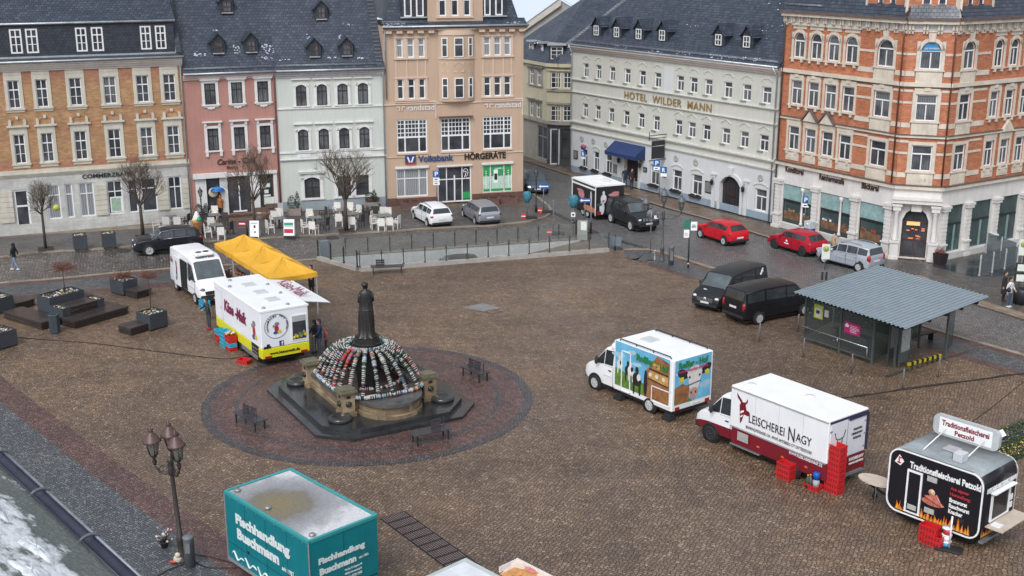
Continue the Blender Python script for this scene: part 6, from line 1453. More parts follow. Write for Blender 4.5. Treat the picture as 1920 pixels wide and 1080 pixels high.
# ---- teal fish trailer
hd=rad(-46.5);dx=Vector((cos(hd),sin(hd),0));dy=Vector((-sin(hd),cos(hd),0));L,W,Z0,Z1=4.62,2.45,.35,2.66
A=G(420.5,922,2.66);A.z=0
root=thing('fish_trailer','teal box trailer with pale fish shop lettering and a grimy flat roof','sales trailer',A,hd)
TEALP=M('teal_paint',(.0,.165,.195),.42,.12,.9,dirt=.35);TEALD=M('teal_edge_trim',(.03,.26,.27),.4,.1,2)
rbox('body',0,L,0,W,Z0,Z1,TEALP,root,.03,2)
m,t,bs=nt('grimy_roof');v=objc(t)
sv=N(t,'ShaderNodeVectorMath',operation='DISTANCE');t.links.new(v,sv.inputs[0]);sv.inputs[1].default_value=(2.0,.75,2.68)
nn=noise(t,v,1.6,6,.7);ad=N(t,'ShaderNodeMath',operation='MULTIPLY_ADD');t.links.new(nn,ad.inputs[0]);ad.inputs[1].default_value=1.3;t.links.new(sv.outputs['Value'],ad.inputs[2])
c1_=ramp(t,ad.outputs[0],[(.35,(.26,.20,.08)),(.62,(.22,.19,.12)),(.78,(.30,.30,.31)),(.95,(.62,.62,.62))])
md=N(t,'ShaderNodeMath',operation='MULTIPLY');t.links.new(ad.outputs[0],md.inputs[0]);md.inputs[1].default_value=.34
c1_=ramp(t,md.outputs[0],[(.30,(.19,.155,.075)),(.52,(.16,.145,.11)),(.66,(.23,.235,.245)),(.85,(.32,.32,.33)),(.98,(.55,.55,.56))])
t.links.new(mixc(t,.5,c1_,ramp(t,noise(t,v,9,6,.75),[(.3,(.55,)*3),(.7,(1.3,)*3)]),'MULTIPLY'),bs.inputs['Base Color']);bs.inputs['Roughness'].default_value=.35
GRIM=m
b=MB();b.box(.09,L-.09,.09,W-.09,Z1+.002,Z1+.02);b.build('roof_skin',GRIM,root)
b=MB();b.box(0,L,-.02,.08,Z1-.05,Z1+.05);b.box(0,L,W-.08,W+.02,Z1-.05,Z1+.05);b.box(-.02,.08,.082,W-.082,Z1-.05,Z1+.05);b.box(L-.08,L+.02,.082,W-.082,Z1-.05,Z1+.05);b.build('roof_frame',TEALD,root)
for x,y in((.3,.3),(L-.25,.3),(2.0,.32)):b=MB();b.lathe([(.1,0),(.1,.06),(.06,.09),(0,.09)],12,(x,y,Z1+.021));b.build('roof_vent',STEEL,root)
LW=M('pale_letters',(.62,.68,.68),.5,.08)
text('Fischhandlung',3.0,.44,LW,root,(.62,-.012,1.72),bold=.05);text('Buschmann',2.35,.37,LW,root,(.66,-.012,1.3),bold=.05);text('seit 1983',.62,.15,LW,root,(3.15,-.012,1.22))
b=MB()
for k in range(3):
 b.tube([(.25+k*.75+.7*i/12,0,.62+.16*sin(i*.75+k)*(1-i/14))for i in range(13)],[.015+.02*sin(pi*i/12)for i in range(13)],6)
b.build('wave_ornament',LW,root,(0,-.01,0))
o=text('Fischhandlung',1.65,.25,LW,root,(L+.012,.3,1.78),bold=.05);o.rotation_euler=(pi/2,0,pi/2);o=text('Buschmann',1.3,.22,LW,root,(L+.012,.32,1.48),bold=.05);o.rotation_euler=(pi/2,0,pi/2)
for s_,z in(('Große Kirchgasse 41',1.28),('09456 Annaberg-B.',1.15),('Telefon 03733 23492',1.02)):o=text(s_,.62,.085,LW,root,(L+.012,1.2,z));o.rotation_euler=(pi/2,0,pi/2)
o=text('seit 1983',.34,.08,LW,root,(L+.012,1.72,1.52));o.rotation_euler=(pi/2,0,pi/2)
b=MB();b.box(L,L+.015,1.0,W-.05,.78,.8);b.box(1.2,1.3,-.02,0,1.0,1.08);b.box(-.02,0,.1,.3,.4,.6);b.build('panel_gap',SEAM,root)
b=MB();b.box(L-.0,L+.02,W-.35,W-.1,.42,.6);b.build('tail_light',LAMPR,root)
for x in(1.9,2.7):wheel(root,x,.15,.31,.2,RIMD).rotation_euler=(0,0,pi);wheel(root,x,W-.15,.31,.2,RIMD)
# ---- black sausage trailer, rounded
A=G(1660,950,.42);A.z=0;hd=rad(-49);L,W,Z0,Z1=3.42,2.2,.42,2.72
root=thing('sausage_trailer','black rounded sausage trailer with flame print and a raised roof sign','sales trailer',A,hd)
rr_=.42
def rounded(x0,x1,z0,z1,r,n=5):
 P=[]
 for(cx,cz,a)in((x1-r,z0+r,-90),(x1-r,z1-r,0),(x0+r,z1-r,90),(x0+r,z0+r,180)):
  for i in range(n+1):t=rad(a+90*i/n);P.append((cx+r*cos(t),cz+r*sin(t)))
 return P
GBLK=paint('gloss_black_panel',(.012,.012,.016),0,.22);ROOFG=M('weathered_grey_roof',(.24,.27,.28),.4,.3,1.2,dirt=.4)
def frame_(poly,y0,y1,w,mat,nm):
 b=MB();n=len(poly);cx=sum(p[0]for p in poly)/n;cz=sum(p[1]for p in poly)/n
 inn=[]
 for i in range(n):
  a,c=Vector(poly[i-1]),Vector(poly[(i+1)%n]);d=(c-a).normalized();nn_=Vector((-d.y,d.x));inn.append((poly[i][0]+nn_.x*w,poly[i][1]+nn_.y*w))
 for i in range(n):
  j=(i+1)%n;b.face([(poly[i][0],y0,poly[i][1]),(poly[j][0],y0,poly[j][1]),(inn[j][0],y0,inn[j][1]),(inn[i][0],y0,inn[i][1])])
  b.face([(poly[i][0],y0,poly[i][1]),(poly[i][0],y1,poly[i][1]),(poly[j][0],y1,poly[j][1]),(poly[j][0],y0,poly[j][1])])
  b.face([(inn[i][0],y0,inn[i][1]),(inn[j][0],y0,inn[j][1]),(inn[j][0],y1,inn[j][1]),(inn[i][0],y1,inn[i][1])])
 return b.build(nm,mat,root)
PP=rounded(0,L,Z0,Z1,rr_)
b=MB();n=len(PP);b.prism(PP,0,W,0,axis='y')
for i in range(n):
 j=(i+1)%n
 if(PP[i][1]+PP[j][1])/2>Z1-.07:b.m[2+i]=1
b.f[0],b.f[1]=b.f[0],b.f[1]
b.sm=[False,False]+[True]*n
b.build('body',[GBLK,ROOFG],root)
frame_(PP,-.03,.05,.05,WHITE,'edge_moulding');frame_(PP,W-.05,W+.03,.05,WHITE,'edge_moulding')
FL1,FL2=M('flame_orange',(.62,.16,.02),.4,.4,6),M('flame_yellow',(.68,.40,.06),.4,.3,6)
def flames(nm,x0,x1,fy,hmax=.5):
 b=MB();x=x0
 while x<x1-.1:
  w=R.uniform(.08,.2);h=R.uniform(.15,hmax);z=Z0+.1
  b.face([fy(x,z,0),fy(x+w,z,0),fy(x+w*.8,z+h*.4,0),fy(x+w*.45+R.uniform(-.05,.05),z+h,0),fy(x+w*.25,z+h*.45,0)],0);b.face([fy(x+w*.25,z,1),fy(x+w*.75,z,1),fy(x+w*.6,z+h*.3,1),fy(x+w*.45,z+h*.6,1)],1)
  x+=w*R.uniform(.55,.95)
 return b.build(nm,[FL1,FL2],root)
flames('flame_print',.35,L-.3,lambda x,z,k:(x,-.004-.002*k,z));flames('flame_print',.1,W-.1,lambda x,z,k:(L+.004+.002*k,x,z),.4)
text('Traditionsfleischerei Petzold',2.55,.24,WHITE,root,(.78,-.014,2.16),bold=.03)
for s_,z,w,m_ in(('Aus eigener',1.86,.66,_mc['print_red']),('Herstellung:',1.66,.72,_mc['print_red']),('Bratwurst',1.46,.62,WHITE),('Rauchwurst',1.26,.72,WHITE),('Knacker',1.06,.5,WHITE)):text(s_,w,.15,m_,root,(2.3,-.014,z),bold=.03)
b=MB();b.prism([(.2,2.2),(.42,2.12),(.55,2.3),(.36,2.5)],-.012,-.004,0,axis='y');b.box(.3,.44,-.02,-.0125,2.2,2.24,1);b.box(.34,.39,-.02,-.0125,2.18,2.44,1);b.box(.34,.48,-.021,-.0126,2.38,2.42,1);b.build('butcher_emblem',[WHITE,_mc['print_red']],root)
x0,x1=.72,1.28;b=MB()
for q in((x0,x0+.06,.55,2.1),(x1-.06,x1,.55,2.1),(x0+.06,x1-.06,2.03,2.1),(x0+.06,x1-.06,.55,.6)):b.box(q[0],q[1],-.045,-.0,q[2],q[3])
d=b.build('door_frame',WHITE,root);b=MB();b.box(x0+.06,x1-.06,-.02,-.002,.6,2.03);b.build('door',GBLK,d)
for(p,q,z)in((1.45,1.8,1.92),(1.45,1.8,.78),(.82,1.15,.68)):b=MB();b.box(p,q,-.03,-.002,z,z+.18);b.build('vent_plate',M('vent_silver',(.42,.42,.4),.4,.2,8),root)
b=MB()
for k in range(6):b.tube([(1.42+.08*k,-.01,1.36+.03*k),(1.6+.09*k,-.03,1.32-.03*k),(1.78+.07*k,-.01,1.26-.01*k)],.035,6)
b.face([(1.7+.4*cos(t),-.004,1.2+.13*sin(t))for t in[2*pi*i/16 for i in range(16)]]);b.build('sausage_picture',M('sausage_red',(.45,.14,.10),.4,.45,9),root);b=MB();b.lathe([(.12,0),(.12,.02),(0,.02)],12);o=b.build('bread_picture',M('bread_print',(.6,.4,.25),.5,.2),root,(1.66,-.01,1.55));o.rotation_euler=(pi/2,0,0)
o=text('FLEISCHEREI-PARTYSERVICE PANNAS',1.95,.17,WHITE,root,(L+.012,.2,2.05),bold=.02);o.rotation_euler=(pi/2,0,pi/2)
b=MB()
for q in((.55,.63,.95,1.98),(1.7,1.78,.95,1.98),(.63,1.7,1.9,1.98),(.63,1.7,.95,1.0)):b.box(L,L+.05,q[0],q[1],q[2],q[3])
b.box(L,L+.2,.45,1.9,1.99,2.02);wf=b.build('window_frame',WHITE,root);b=MB();b.box(L+.003,L+.02,.63,1.7,1.0,1.9);b.build('shutter',GBLK,wf)
SHEL=M('pale_wood_shelf',(.52,.44,.36),.5,.15,3)
b=MB();b.box(L+.02,L+.62,.3,2.2,.86,.9);b.build('counter_shelf',SHEL,root);b=MB();b.prism(ell(0,0,.7,.42,20),.95,.99);b.build('counter_shelf',SHEL,root,(-.75,.55,0));b=MB();b.tube([(-.75,.55,.0),(-.75,.55,.95)],.02,6);b.build('shelf_leg',STEEL,root)
b=MB();b.box(L+.1,L+.4,.5,.8,.902,.93);b.build('tray',WHITE,root)
for s in(-.35,.35):b=MB();b.box(L+.001,L+.03,W-.3+s*.0-.03,W-.18,1.2+s*.4,1.4+s*.4);b.build('sticker',WHITE,root)
b=MB();b.box(L-.05,L+.1,.1,W-.1,.34,.42);b.build('rear_beam',STEEL,root);b=MB();b.tube([(0,W/2-.5,.45),(-1.3,W/2,.45)],.05,8);b.tube([(0,W/2+.5,.45),(-1.3,W/2,.45)],.05,8);b.tube([(-1.1,W/2,.75),(-1.1,W/2,.08)],.04,8);b.ball((-1.1,W/2,.1),.1,8,6);b.build('drawbar',DARK,root)
for y in(.18,W-.18):wheel(root,1.75,y,.32,.2,RIMD).rotation_euler=(0,0,pi if y<1 else 0)
rbox('roof_hatch',1.35,1.85,.95,1.4,Z1+.003,Z1+.08,M('hatch_plum_grey',(.36,.35,.38),.5,.1),root,.03);rbox('roof_fan',2.05,2.4,.35,.75,Z1+.003,Z1+.32,M('fan_housing',(.48,.5,.52),.4,.15),root,.03);b=MB();b.box(2.02,2.04,.4,.7,Z1+.06,Z1+.28);b.build('fan_opening',SEAM,root)
sg=MB();SP=rounded(.45,2.85,Z1+.12,Z1+.85,.22);sg.prism(SP,W-.35,W-.2,0,axis='y');sgo=sg.build('sign_box',M('sign_frame_grey',(.42,.44,.45),.4,.15),root)
b=MB();b.box(.68,2.6,W-.362,W-.351,Z1+.2,Z1+.77);b.build('sign_panel',WHITE,sgo)
MR=M('maroon_letters',(.22,.02,.03),.4,.2)
o=text('Traditionsfleischerei',1.72,.2,MR,sgo,(.78,W-.366,Z1+.5),bold=.02);o=text('Petzold',.7,.18,MR,sgo,(1.28,W-.366,Z1+.25),bold=.02)
for x in(.95,2.35):b=MB();b.tube([(x,.45,Z1+.02),(x,W-.33,Z1+.4)],.022,6);b.build('sign_strut',WHITE,root)
# ---- black food trailer by the hotel
A=G(1072.5,386,.4);A.z=0;hd=rad(-66.5);L=3.85;W=2.3
root=thing('food_trailer','black food trailer with a white roof hitched behind the off-road car','sales trailer',A,hd)
BKT=M('black_trailer_side',(.02,.018,.022),.4,.3,2)
rbox('body',0,L,0,W,.4,2.5,BKT,root,.03);b=MB();b.box(-.05,L+.05,-.05,W+.05,2.502,2.6);b.build('roof',WHITE,root);rbox('roof_hatch',L*.55,L*.55+.6,1.2,1.8,2.603,2.75,M('hatch_pale',(.6,.61,.62),.5,.1),root,.04)
b=MB()
for q in((-.02,.07,.4,2.5),(L-.09,L+.0,.4,2.5),(.07,L-.09,2.22,2.34)):b.box(q[0],q[1],-.03,0,q[2],q[3])
b.build('edge_frame',WHITE,root)
b=MB();b.box(L+.004,L+.01,1.55,2.1,1.7,1.72);
for(y,z,ry,rz_,mi)in((.62,2.05,.1,.13,0),(.62,1.6,.24,.35,0),(.5,.95,.2,.5,0),(.62,1.45,.1,.06,1),(.3,1.2,.22,.12,2),(1.45,1.85,.45,.12,3),(1.6,2.0,.3,.08,3)):b.face([(L+.006+.002*(mi==1),y+ry*cos(t),z+rz_*sin(t))for t in[2*pi*i/14 for i in range(14)]],mi)
b.build('cook_picture',[M('print_white',(.6,.6,.62),.4,.15,5),_mc['print_red'],M('print_dark_green',(.04,.09,.07),.4,.3),M('print_pink',(.5,.22,.24),.4,.4,8)],root)
b=MB()
for(x,z,rx,rz_,mi)in((L*.36,1.85,.55,.12,3),(L*.4,1.6,.5,.3,3),(L*.75,.75,1.0,.22,4),(L*.8,1.5,.14,.6,0),(L*.45,1.5,.3,.18,1)):b.face([(x+rx*cos(t),-.006-.001*mi,z+rz_*sin(t))for t in[2*pi*i/14 for i in range(14)]],min(mi,4))
b.build('food_picture',[_mc['print_white'],_mc['print_red'],_mc['print_dark_green'],_mc['print_pink'],M('print_meat',(.5,.2,.12),.4,.6,10)],root)
for x in(L*.45,L*.65):wheel(root,x,.12,.31,.2,RIM).rotation_euler=(0,0,pi);wheel(root,x,W-.12,.31,.2,RIM)
b=MB();b.box(L-.05,L+.05,.1,.4,.45,.7);b.box(L-.05,L+.05,W-.4,W-.1,.45,.7);b.build('tail_light',LAMPR,root)
# ---- roofs cut by the bottom edge of the view
q0,q1=G(873,1046,2.5),G(775,1082,2.5);hd=rad(-46);A=G(873,1046,2.5);A.z=0;dx=Vector((cos(hd),sin(hd),0));dy=Vector((-sin(hd),cos(hd),0))
root=thing('snack_trailer','pale grey trailer roof with a red marker, cut by the bottom edge','sales trailer',A-dy*2.3,hd)
rbox('body',0,3.6,0,2.3,.35,2.42,M('trailer_grey_green',(.36,.42,.40),.5,.1),root,.03);b=MB();b.box(0,3.6,0,2.3,2.422,2.5);b.build('roof',M('roof_grey_green',(.42,.47,.45),.5,.12,1,dirt=.2),root)
b=MB();b.box(.18,1.55,.18,2.1,2.502,2.53);b.box(1.75,3.3,.18,2.1,2.502,2.53);b.build('roof_panel',M('pale_roof_panel',(.6,.63,.66),.5,.15,2,dirt=.15),root)
b=MB();b.box(1.6,1.7,.1,2.2,2.503,2.56);b.build('roof_rib',STEEL,root);b=MB();b.tube([(-.1,-.25,2.45),(.1,-.55,2.75)],.05,8);b.build('red_marker',M('red_plastic',(.4,.015,.02),.4,.2),root)
for x in(1.4,2.2):wheel(root,x,.12,.31,.2,RIMD);wheel(root,x,2.18,.31,.2,RIMD)
for nm_,(x0,x1,y0,y1,z0,z1)in(('cheese_trailer',(-2.9,2.9,-1.0,1.0,.2,.44)),('fish_trailer',(.2,4.4,.25,2.2,.14,.34)),('sausage_trailer',(.3,3.1,.25,1.95,.16,.41)),('food_trailer',(.2,3.6,.3,2.0,.16,.39)),('snack_trailer',(.2,3.4,.3,2.0,.12,.34)),('butcher_truck',(-3.2,1.2,-.95,.95,.2,.375))):
 b=MB();b.box(x0,x1,y0,y1,z0,z1);b.build('dark_chassis_block',SEAM,bpy.data.objects[nm_])  # near-black boxes added below these bodies to deepen the shade beneath
root=bpy.data.objects['snack_trailer'];mw=Matrix.Translation(root.location)@Matrix.Rotation(root.rotation_euler.z,4,'Z');q=mw.inverted()@G(970,1049,2.75)
x0,y1=q.x,q.y;b=MB();it=[(0,[(0,0),(1,0),(1,1),(0,1)])]+[(1,[(.0,.0),(.35,.0),(.28,.9),(.05,.6)]),(2,ell(.42,.62,.12,.3)),(3,ell(.58,.5,.22,.36)),(4,ell(.55,.55,.1,.2)),(2,ell(.78,.75,.14,.2)),(3,ell(.86,.4,.1,.22)),(4,ell(.2,.8,.07,.12)),(1,ell(.12,.4,.06,.2))]
for k,(mi,poly)in enumerate(it):b.face([(x0+p[0]*3.2,2.3+(y1-2.3)*p[1],2.55+.2*p[1]+.004*k)for p in poly],mi)
fl=b.build('printed_flap',[M('flap_cream',(.6,.5,.42),.4,.2,4),M('flap_orange',(.5,.24,.08),.4,.4,5),M('flap_white',(.66,.6,.6),.4,.12,5),M('flap_red_meat',(.42,.07,.08),.4,.4,6),M('flap_pink',(.52,.18,.17),.4,.3,6)],root)
b=MB();b.box(x0-.04,x0,2.3,y1+.04,2.6,2.76);b.box(x0-.04,x0+3.2,y1,y1+.04,2.7,2.77);b.build('flap_edge',M('flap_white',(.66,.6,.6)),root)
TSE=M('teal_seam',(.0,.07,.085),.5,.1);AL=M('aluminium_profile',(.34,.36,.37),.4,.2,4,metal=.4)
root=bpy.data.objects['fish_trailer'];L,W,Z0,Z1=4.62,2.45,.35,2.66
b=MB()
for x in(1.15,2.3,3.45):b.box(x-.008,x+.008,-.006,.0,Z0+.05,Z1-.06)
b.box(.05,L-.05,-.008,0,.98,1.0);b.box(L,L+.006,1.2,1.215,Z0+.05,Z1-.06);b.build('panel_seam',TSE,root)
b=MB();b.box(-.02,L+.02,-.03,.0,Z0-.02,Z0+.07);b.box(L,L+.03,0,W,Z0-.02,Z0+.07)
for x in(.0,L):b.box(x-.02,x+.02,-.025,.0,Z0+.075,Z1-.055)
b.build('edge_profile',AL,root)
b=MB()
for k in range(9):b.ball((.3+k*.5,-.004,Z1-.11),.014,6,4);b.ball((.3+k*.5,-.004,Z0+.14),.014,6,4)
b.build('rivet',AL,root)
root=bpy.data.objects['butcher_truck'];b=MB();bx0=-3.35
for x in(-2.2,-1.05,.1):b.box(x-.006,x+.006,1.125,1.131,1.1,2.62)
b.build('panel_seam',M('pale_seam',(.46,.47,.49),.5,.1),root)
b=MB()
for y in(1.0,-.95):
 for z in(1.3,1.8,2.3):b.box(bx0-.03,bx0-.005,y-.06,y+.06,z-.03,z+.03)
b.build('door_hinge',AL,root)
# ---- fountain with statue and Easter crown
zat=lambda X,Y,y=FC.y:hit(X,Y,(0,y,0),(0,1,0)).z
root=thing('fountain','sandstone fountain basin with corner pillars and a dark stepped base on the round red paving','fountain',FC,rad(29.8))
SAND=cells('fountain_sandstone',[(0,(.20,.15,.09)),(.5,(.30,.23,.145)),(1,(.37,.29,.19))],.8,.6,.02,(.12,.09,.06),(.6,.8),patch=((.55,.52,.5),(1.1,1.08,1.05)),pscale=.9,distort=.02,bmp=.2)
COPE=M('wet_dark_coping',(.085,.085,.08),.25,.4,1.3,dirt=.2)
DSTEP=M('wet_black_granite',(.030,.032,.033),.16,.5,1.1)
def octa(h,c):return[(-h,-h+c),(-h+c,-h),(h-c,-h),(h,-h+c),(h,h-c),(h-c,h),(-h+c,h),(-h,h-c)]
def octr(a,h,c):return[(-a,-h+c),(-a+c,-h),(a-c,-h),(a,-h+c),(a,h-c),(a-c,h),(-a+c,h),(-a,h-c)]
b=MB();b.prism(octr(3.62,4.18,1.15),.0,.14);b.build('base_step',DSTEP,root)
b=MB();b.prism(octr(3.2,3.85,1.2),.143,.32);b.build('base_step',DSTEP,root)
hs_=2.02
def quatre(h,r,w=1.25,n=12):
 """square outline with a round bulge on each side"""
 P=[]
 for k in range(4):
  a=k*pi/2;base=[(-h,-h),(-w,-h)]+[(-w*cos(pi*i/n),-h-(r)*sin(pi*i/n))for i in range(1,n)]+[(w,-h)]
  if k%2:base=[(-h,-h),(h*.5,-h)]
  P+=[((x*cos(a)-y*sin(a))*.94,x*sin(a)+y*cos(a))for x,y in base]
 return P
def ringwall(o,i,z0,z1,mat,nm,prof=None):
 b=MB();n=len(o)
 for k in range(n):
  j=(k+1)%n
  for(p,q,za,zb)in((o[k],o[j],z0,z1),):b.face([(*p,za),(*q,za),(*q,zb),(*p,zb)])
  b.face([(*o[k],z1),(*o[j],z1),(*i[j],z1),(*i[k],z1)]);b.face([(*i[j],z0),(*i[k],z0),(*i[k],z1),(*i[j],z1)])
 return b.build(nm,mat,root)
ringwall(quatre(hs_+.1,1.52,1.5),quatre(hs_-.3,1.3,1.1),.32,.48,SAND,'basin_foot');ringwall(quatre(hs_,1.46,1.42),quatre(hs_-.3,1.3,1.1),.48,.84,SAND,'basin_wall');ringwall(quatre(hs_+.1,1.52,1.5),quatre(hs_-.42,1.2,1.05),.843,.98,COPE,'coping')
b=MB();b.prism(quatre(hs_-.28,1.3,1.1),.33,.62);b.build('basin_floor',M('dark_red_basin',(.07,.035,.03),.3,.3,2),root)
for sx,sy in((-1,-1),(1,-1),(-1,1),(1,1)):
 x,y=sx*hs_*.93,sy*hs_*1.01
 b=MB();b.box(x-.34,x+.34,y-.34,y+.34,.322,.5);b.box(x-.28,x+.28,y-.28,y+.28,.503,1.36);p=b.build('corner_pillar',SAND,root)
 b=MB();b.box(x-.38,x+.38,y-.38,y+.38,1.363,1.45);b.prism([(x-.3,y-.3),(x+.3,y-.3),(x+.3,y+.3),(x-.3,y+.3)],1.452,1.52);b.build('pillar_cap',M('mossy_cap',(.13,.12,.075),.6,.3,2,dirt=.3),p)
 b=MB()
 for(dx,dy)in((sx,0),(0,sy)):
  b.ball((x+dx*.3,y+dy*.3,.88),(.09+.05*(dy!=0),.09+.05*(dx!=0),.13),10,6);b.ball((x+dx*.37,y+dy*.37,.84),(.05,.05,.06),8,5);b.box(x+dx*.285-.09*(dy!=0)-.01*(dx!=0),x+dx*.285+.09*(dy!=0)+.01*(dx!=0),y+dy*.285-.09*(dx!=0)-.01*(dy!=0),y+dy*.285+.09*(dx!=0)+.01*(dy!=0),1.12,1.24)
 b.build('lion_head',M('bronze_dark',(.035,.028,.022),.45,.3,6,metal=.3),p)
 b=MB();d=.62;b.lathe([(.5,0),(.5,.14),(.44,.2),(.30,.2),(.25,.12),(0,.12)],22,(x+sx*d*.75,y+sy*d*.75,.322));b.build('water_bowl',DSTEP,root)
zb,zf=zat(688,656),zat(689,630)
BRZ=M('black_bronze',(.022,.021,.02),.42,.35,5,metal=.25)
b=MB();b.lathe([(.5,.6),(.58,zb-.1),(.72,zb-.06),(.76,zb+.02),(.72,zb+.10),(.80,zb+.14),(.80,zb+.2),(.66,zb+.28),(.66,zb+.38),(.60,zb+.42),(.58,zf-.02),(0,zf-.02)],8,(0,0,0),sm=False)
b.build('pedestal',BRZ,root)
zt_=zat(687,528);Hs=zt_-zf
st_=thing('bronze_statue','dark bronze statue of a standing robed woman on top of the fountain','statue',(FC.x,FC.y,zf),rad(100))
b=MB();k=Hs/2.62
def folds(prof,n=40,amp=.03,fr=9):
 i0=len(b.v)
 for r,z,sx,sy,a in prof:
  for j in range(n):
   t=2*pi*j/n;q=.80*r*(1+a*sin(fr*t+z*2)+a*.5*sin(2*fr*t+1));b.v.append((q*cos(t)*sx*k,q*sin(t)*sy*k,z*k))
 for m_ in range(len(prof)-1):
  for j in range(n):b.f.append((i0+m_*n+j,i0+m_*n+(j+1)%n,i0+(m_+1)*n+(j+1)%n,i0+(m_+1)*n+j));b.m.append(0);b.sm.append(True)
folds([(.60,0,1,1,.14),(.53,.07,1,1,.16),(.46,.16,1,1,.12),(.44,.4,.9,1,.10),(.42,.8,.85,1,.09),(.40,1.2,.8,1,.07),(.36,1.36,.8,1,.03)])
folds([(.43,1.29,.8,1.0,.07),(.40,1.33,.8,1.0,.06),(.385,1.6,.76,1.0,.04),(.39,1.9,.70,1.0,.02),(.395,2.05,.64,1.0,.01),(.36,2.15,.62,1.0,0),(.25,2.21,.66,1,0),(.12,2.25,1,1,0),(.11,2.32,1,1,0)])
b.ball((0.02,0,2.37*k),(.13*k,.125*k,.16*k),14,10);b.ball((.12*k,0,2.42*k),(.025*k,.02*k,.03*k),6,4)
b.ball((-.05*k,.03*k,2.49*k),(.17*k,.165*k,.13*k),12,8)
for s in(-1,1):
 b.tube([(-.02*k,s*.27*k,2.06*k),(.02*k,s*(.33 if s<0 else.30)*k,(1.72 if s<0 else 1.66)*k),(.18*k,s*.26*k,1.6*k),(.27*k,s*.07*k,1.6*k)],[.08*k,.075*k,.06*k,.042*k],10)
 hx,hy,hz=.30*k,s*.05*k,1.62*k
 b.ball((hx,hy,hz),(.05*k,.035*k,.05*k),8,6)
 for f_ in range(4):b.tube([(hx+.02*k,hy+(f_-1.5)*.017*k,hz+.03*k),(hx+.05*k,hy+(f_-1.5)*.018*k-.01*s,hz+(.07+.008*(f_ in(1,2)))*k)],.009*k,5)
 b.tube([(hx,hy+s*.03*k,hz),(hx+.03*k,hy+s*.055*k,hz+.04*k)],.011*k,5)
bb=MB();bb.lathe([(.46*k,-.04),(.46*k,.03),(.42*k,.05),(0,.05)],16);bb.build('base_plate',BRZ,st_)
o=b.build('robed_figure',BRZ,st_)
cr=thing('easter_crown','Easter crown of arched egg garlands in black, white and colours over the fountain','easter crown',FC,rad(29.8))
EGG=[M('egg_white',(.44,.44,.41),.4,.15,9),M('egg_black',(.02,.022,.02),.4,.3),M('egg_dark_green',(.03,.07,.05),.45,.3),M('egg_red',(.38,.05,.05),.4,.2),M('egg_orange',(.5,.13,.04),.4,.2),M('egg_teal',(.16,.3,.3),.4,.2),M('egg_pink',(.45,.25,.28),.4,.2),M('egg_blue',(.14,.2,.36),.4,.2)]
ztop,zring=zat(688,640)-.12,1.10
def ringr(t):return(abs(cos(t)/1.92)**3.5+abs(sin(t)/2.62)**3.5)**(-1/3.5)
def garland(pts,pal,rad_=.10,nm='garland'):
 b=MB();L=[0]
 for p,q in zip(pts,pts[1:]):L.append(L[-1]+(q-p).length)
 s=0;i=0;k_=0
 while s<L[-1]:
  while i<len(L)-2 and L[i+1]<s:i+=1
  f=(s-L[i])/max(L[i+1]-L[i],1e-6);p=pts[i].lerp(pts[i+1],f);d=(pts[i+1]-pts[i]).normalized()
  a=d.cross(Vector((0,0,1)));a=a.normalized()if a.length>.01 else Vector((1,0,0));c=d.cross(a)
  mi=pal(k_,s/L[-1])
  e=MB();rr_=rad_*R.uniform(.85,1.15);e.ball((0,0,0),(rr_,rr_,.03),7,4,mi)
  jx=R.uniform(-.25,.25);jy=R.uniform(-.25,.25)
  b.add(e,lambda v_:p+a*(v_.x)+c*v_.y+d*(v_.z+v_.x*jx+v_.y*jy));s+=.045;k_+=1
 return b.build(nm,EGG,cr)
NG=26
for g in range(NG):
 t=2*pi*(g+.5)/NG;r1=ringr(t);pts=[]
 for i in range(15):
  f=i/14;r=.82+(r1-.82)*(f**.82);z=ztop+(zring-ztop)*(f**1.8);pts.append(Vector((r*cos(t),r*sin(t),z)))
 base=R.choice([0,0,0,1]);c=R.choice([3,4,5,6,7,2]);red=(g in(14,15))
 garland(pts,lambda k_,f,c=c,red=red:(0 if k_%2==0 else 1)if R.random()<.74 and not(red and f<.5)else(3 if red and R.random()<.6 else R.choice([c,2,2,1,R.randrange(8)])))
for(z,sc,nm)in((zring-.02,1.0,'lower_garland_ring'),):
 pts=[Vector((ringr(2*pi*i/80)*cos(2*pi*i/80),ringr(2*pi*i/80)*sin(2*pi*i/80),z))for i in range(81)];garland(pts,lambda k_,f:R.choice([0,0,0,1,1,7,5,4 if.8<f<.9 else 0]),.1,nm)
pts=[Vector((.86*cos(2*pi*i/30),.86*sin(2*pi*i/30),ztop))for i in range(31)];garland(pts,lambda k_,f:R.choice([0,1,2,5,0]),.11,'upper_garland_ring')
pts=[Vector((1.45*cos(2*pi*i/40),1.45*sin(2*pi*i/40),.98))for i in range(41)];garland(pts,lambda k_,f:R.choice([0,1,1,2,6]),.09,'inner_garland_ring')
b=MB();p=Vector((-1.35,-2.1,1.0));b.prism([(-.22,-.12),(.22,-.12),(.22,.12),(-.22,.12)],0,.04)
q=G(698,744,.98);b.build('paper_sheet',WHITE,None,(q.x,q.y,.985),rad(20),label='white paper sheet lying on the fountain coping before the egg garlands',cat='paper')
BW=M('dark_bench_slats',(.05,.045,.05),.35,.3,4)
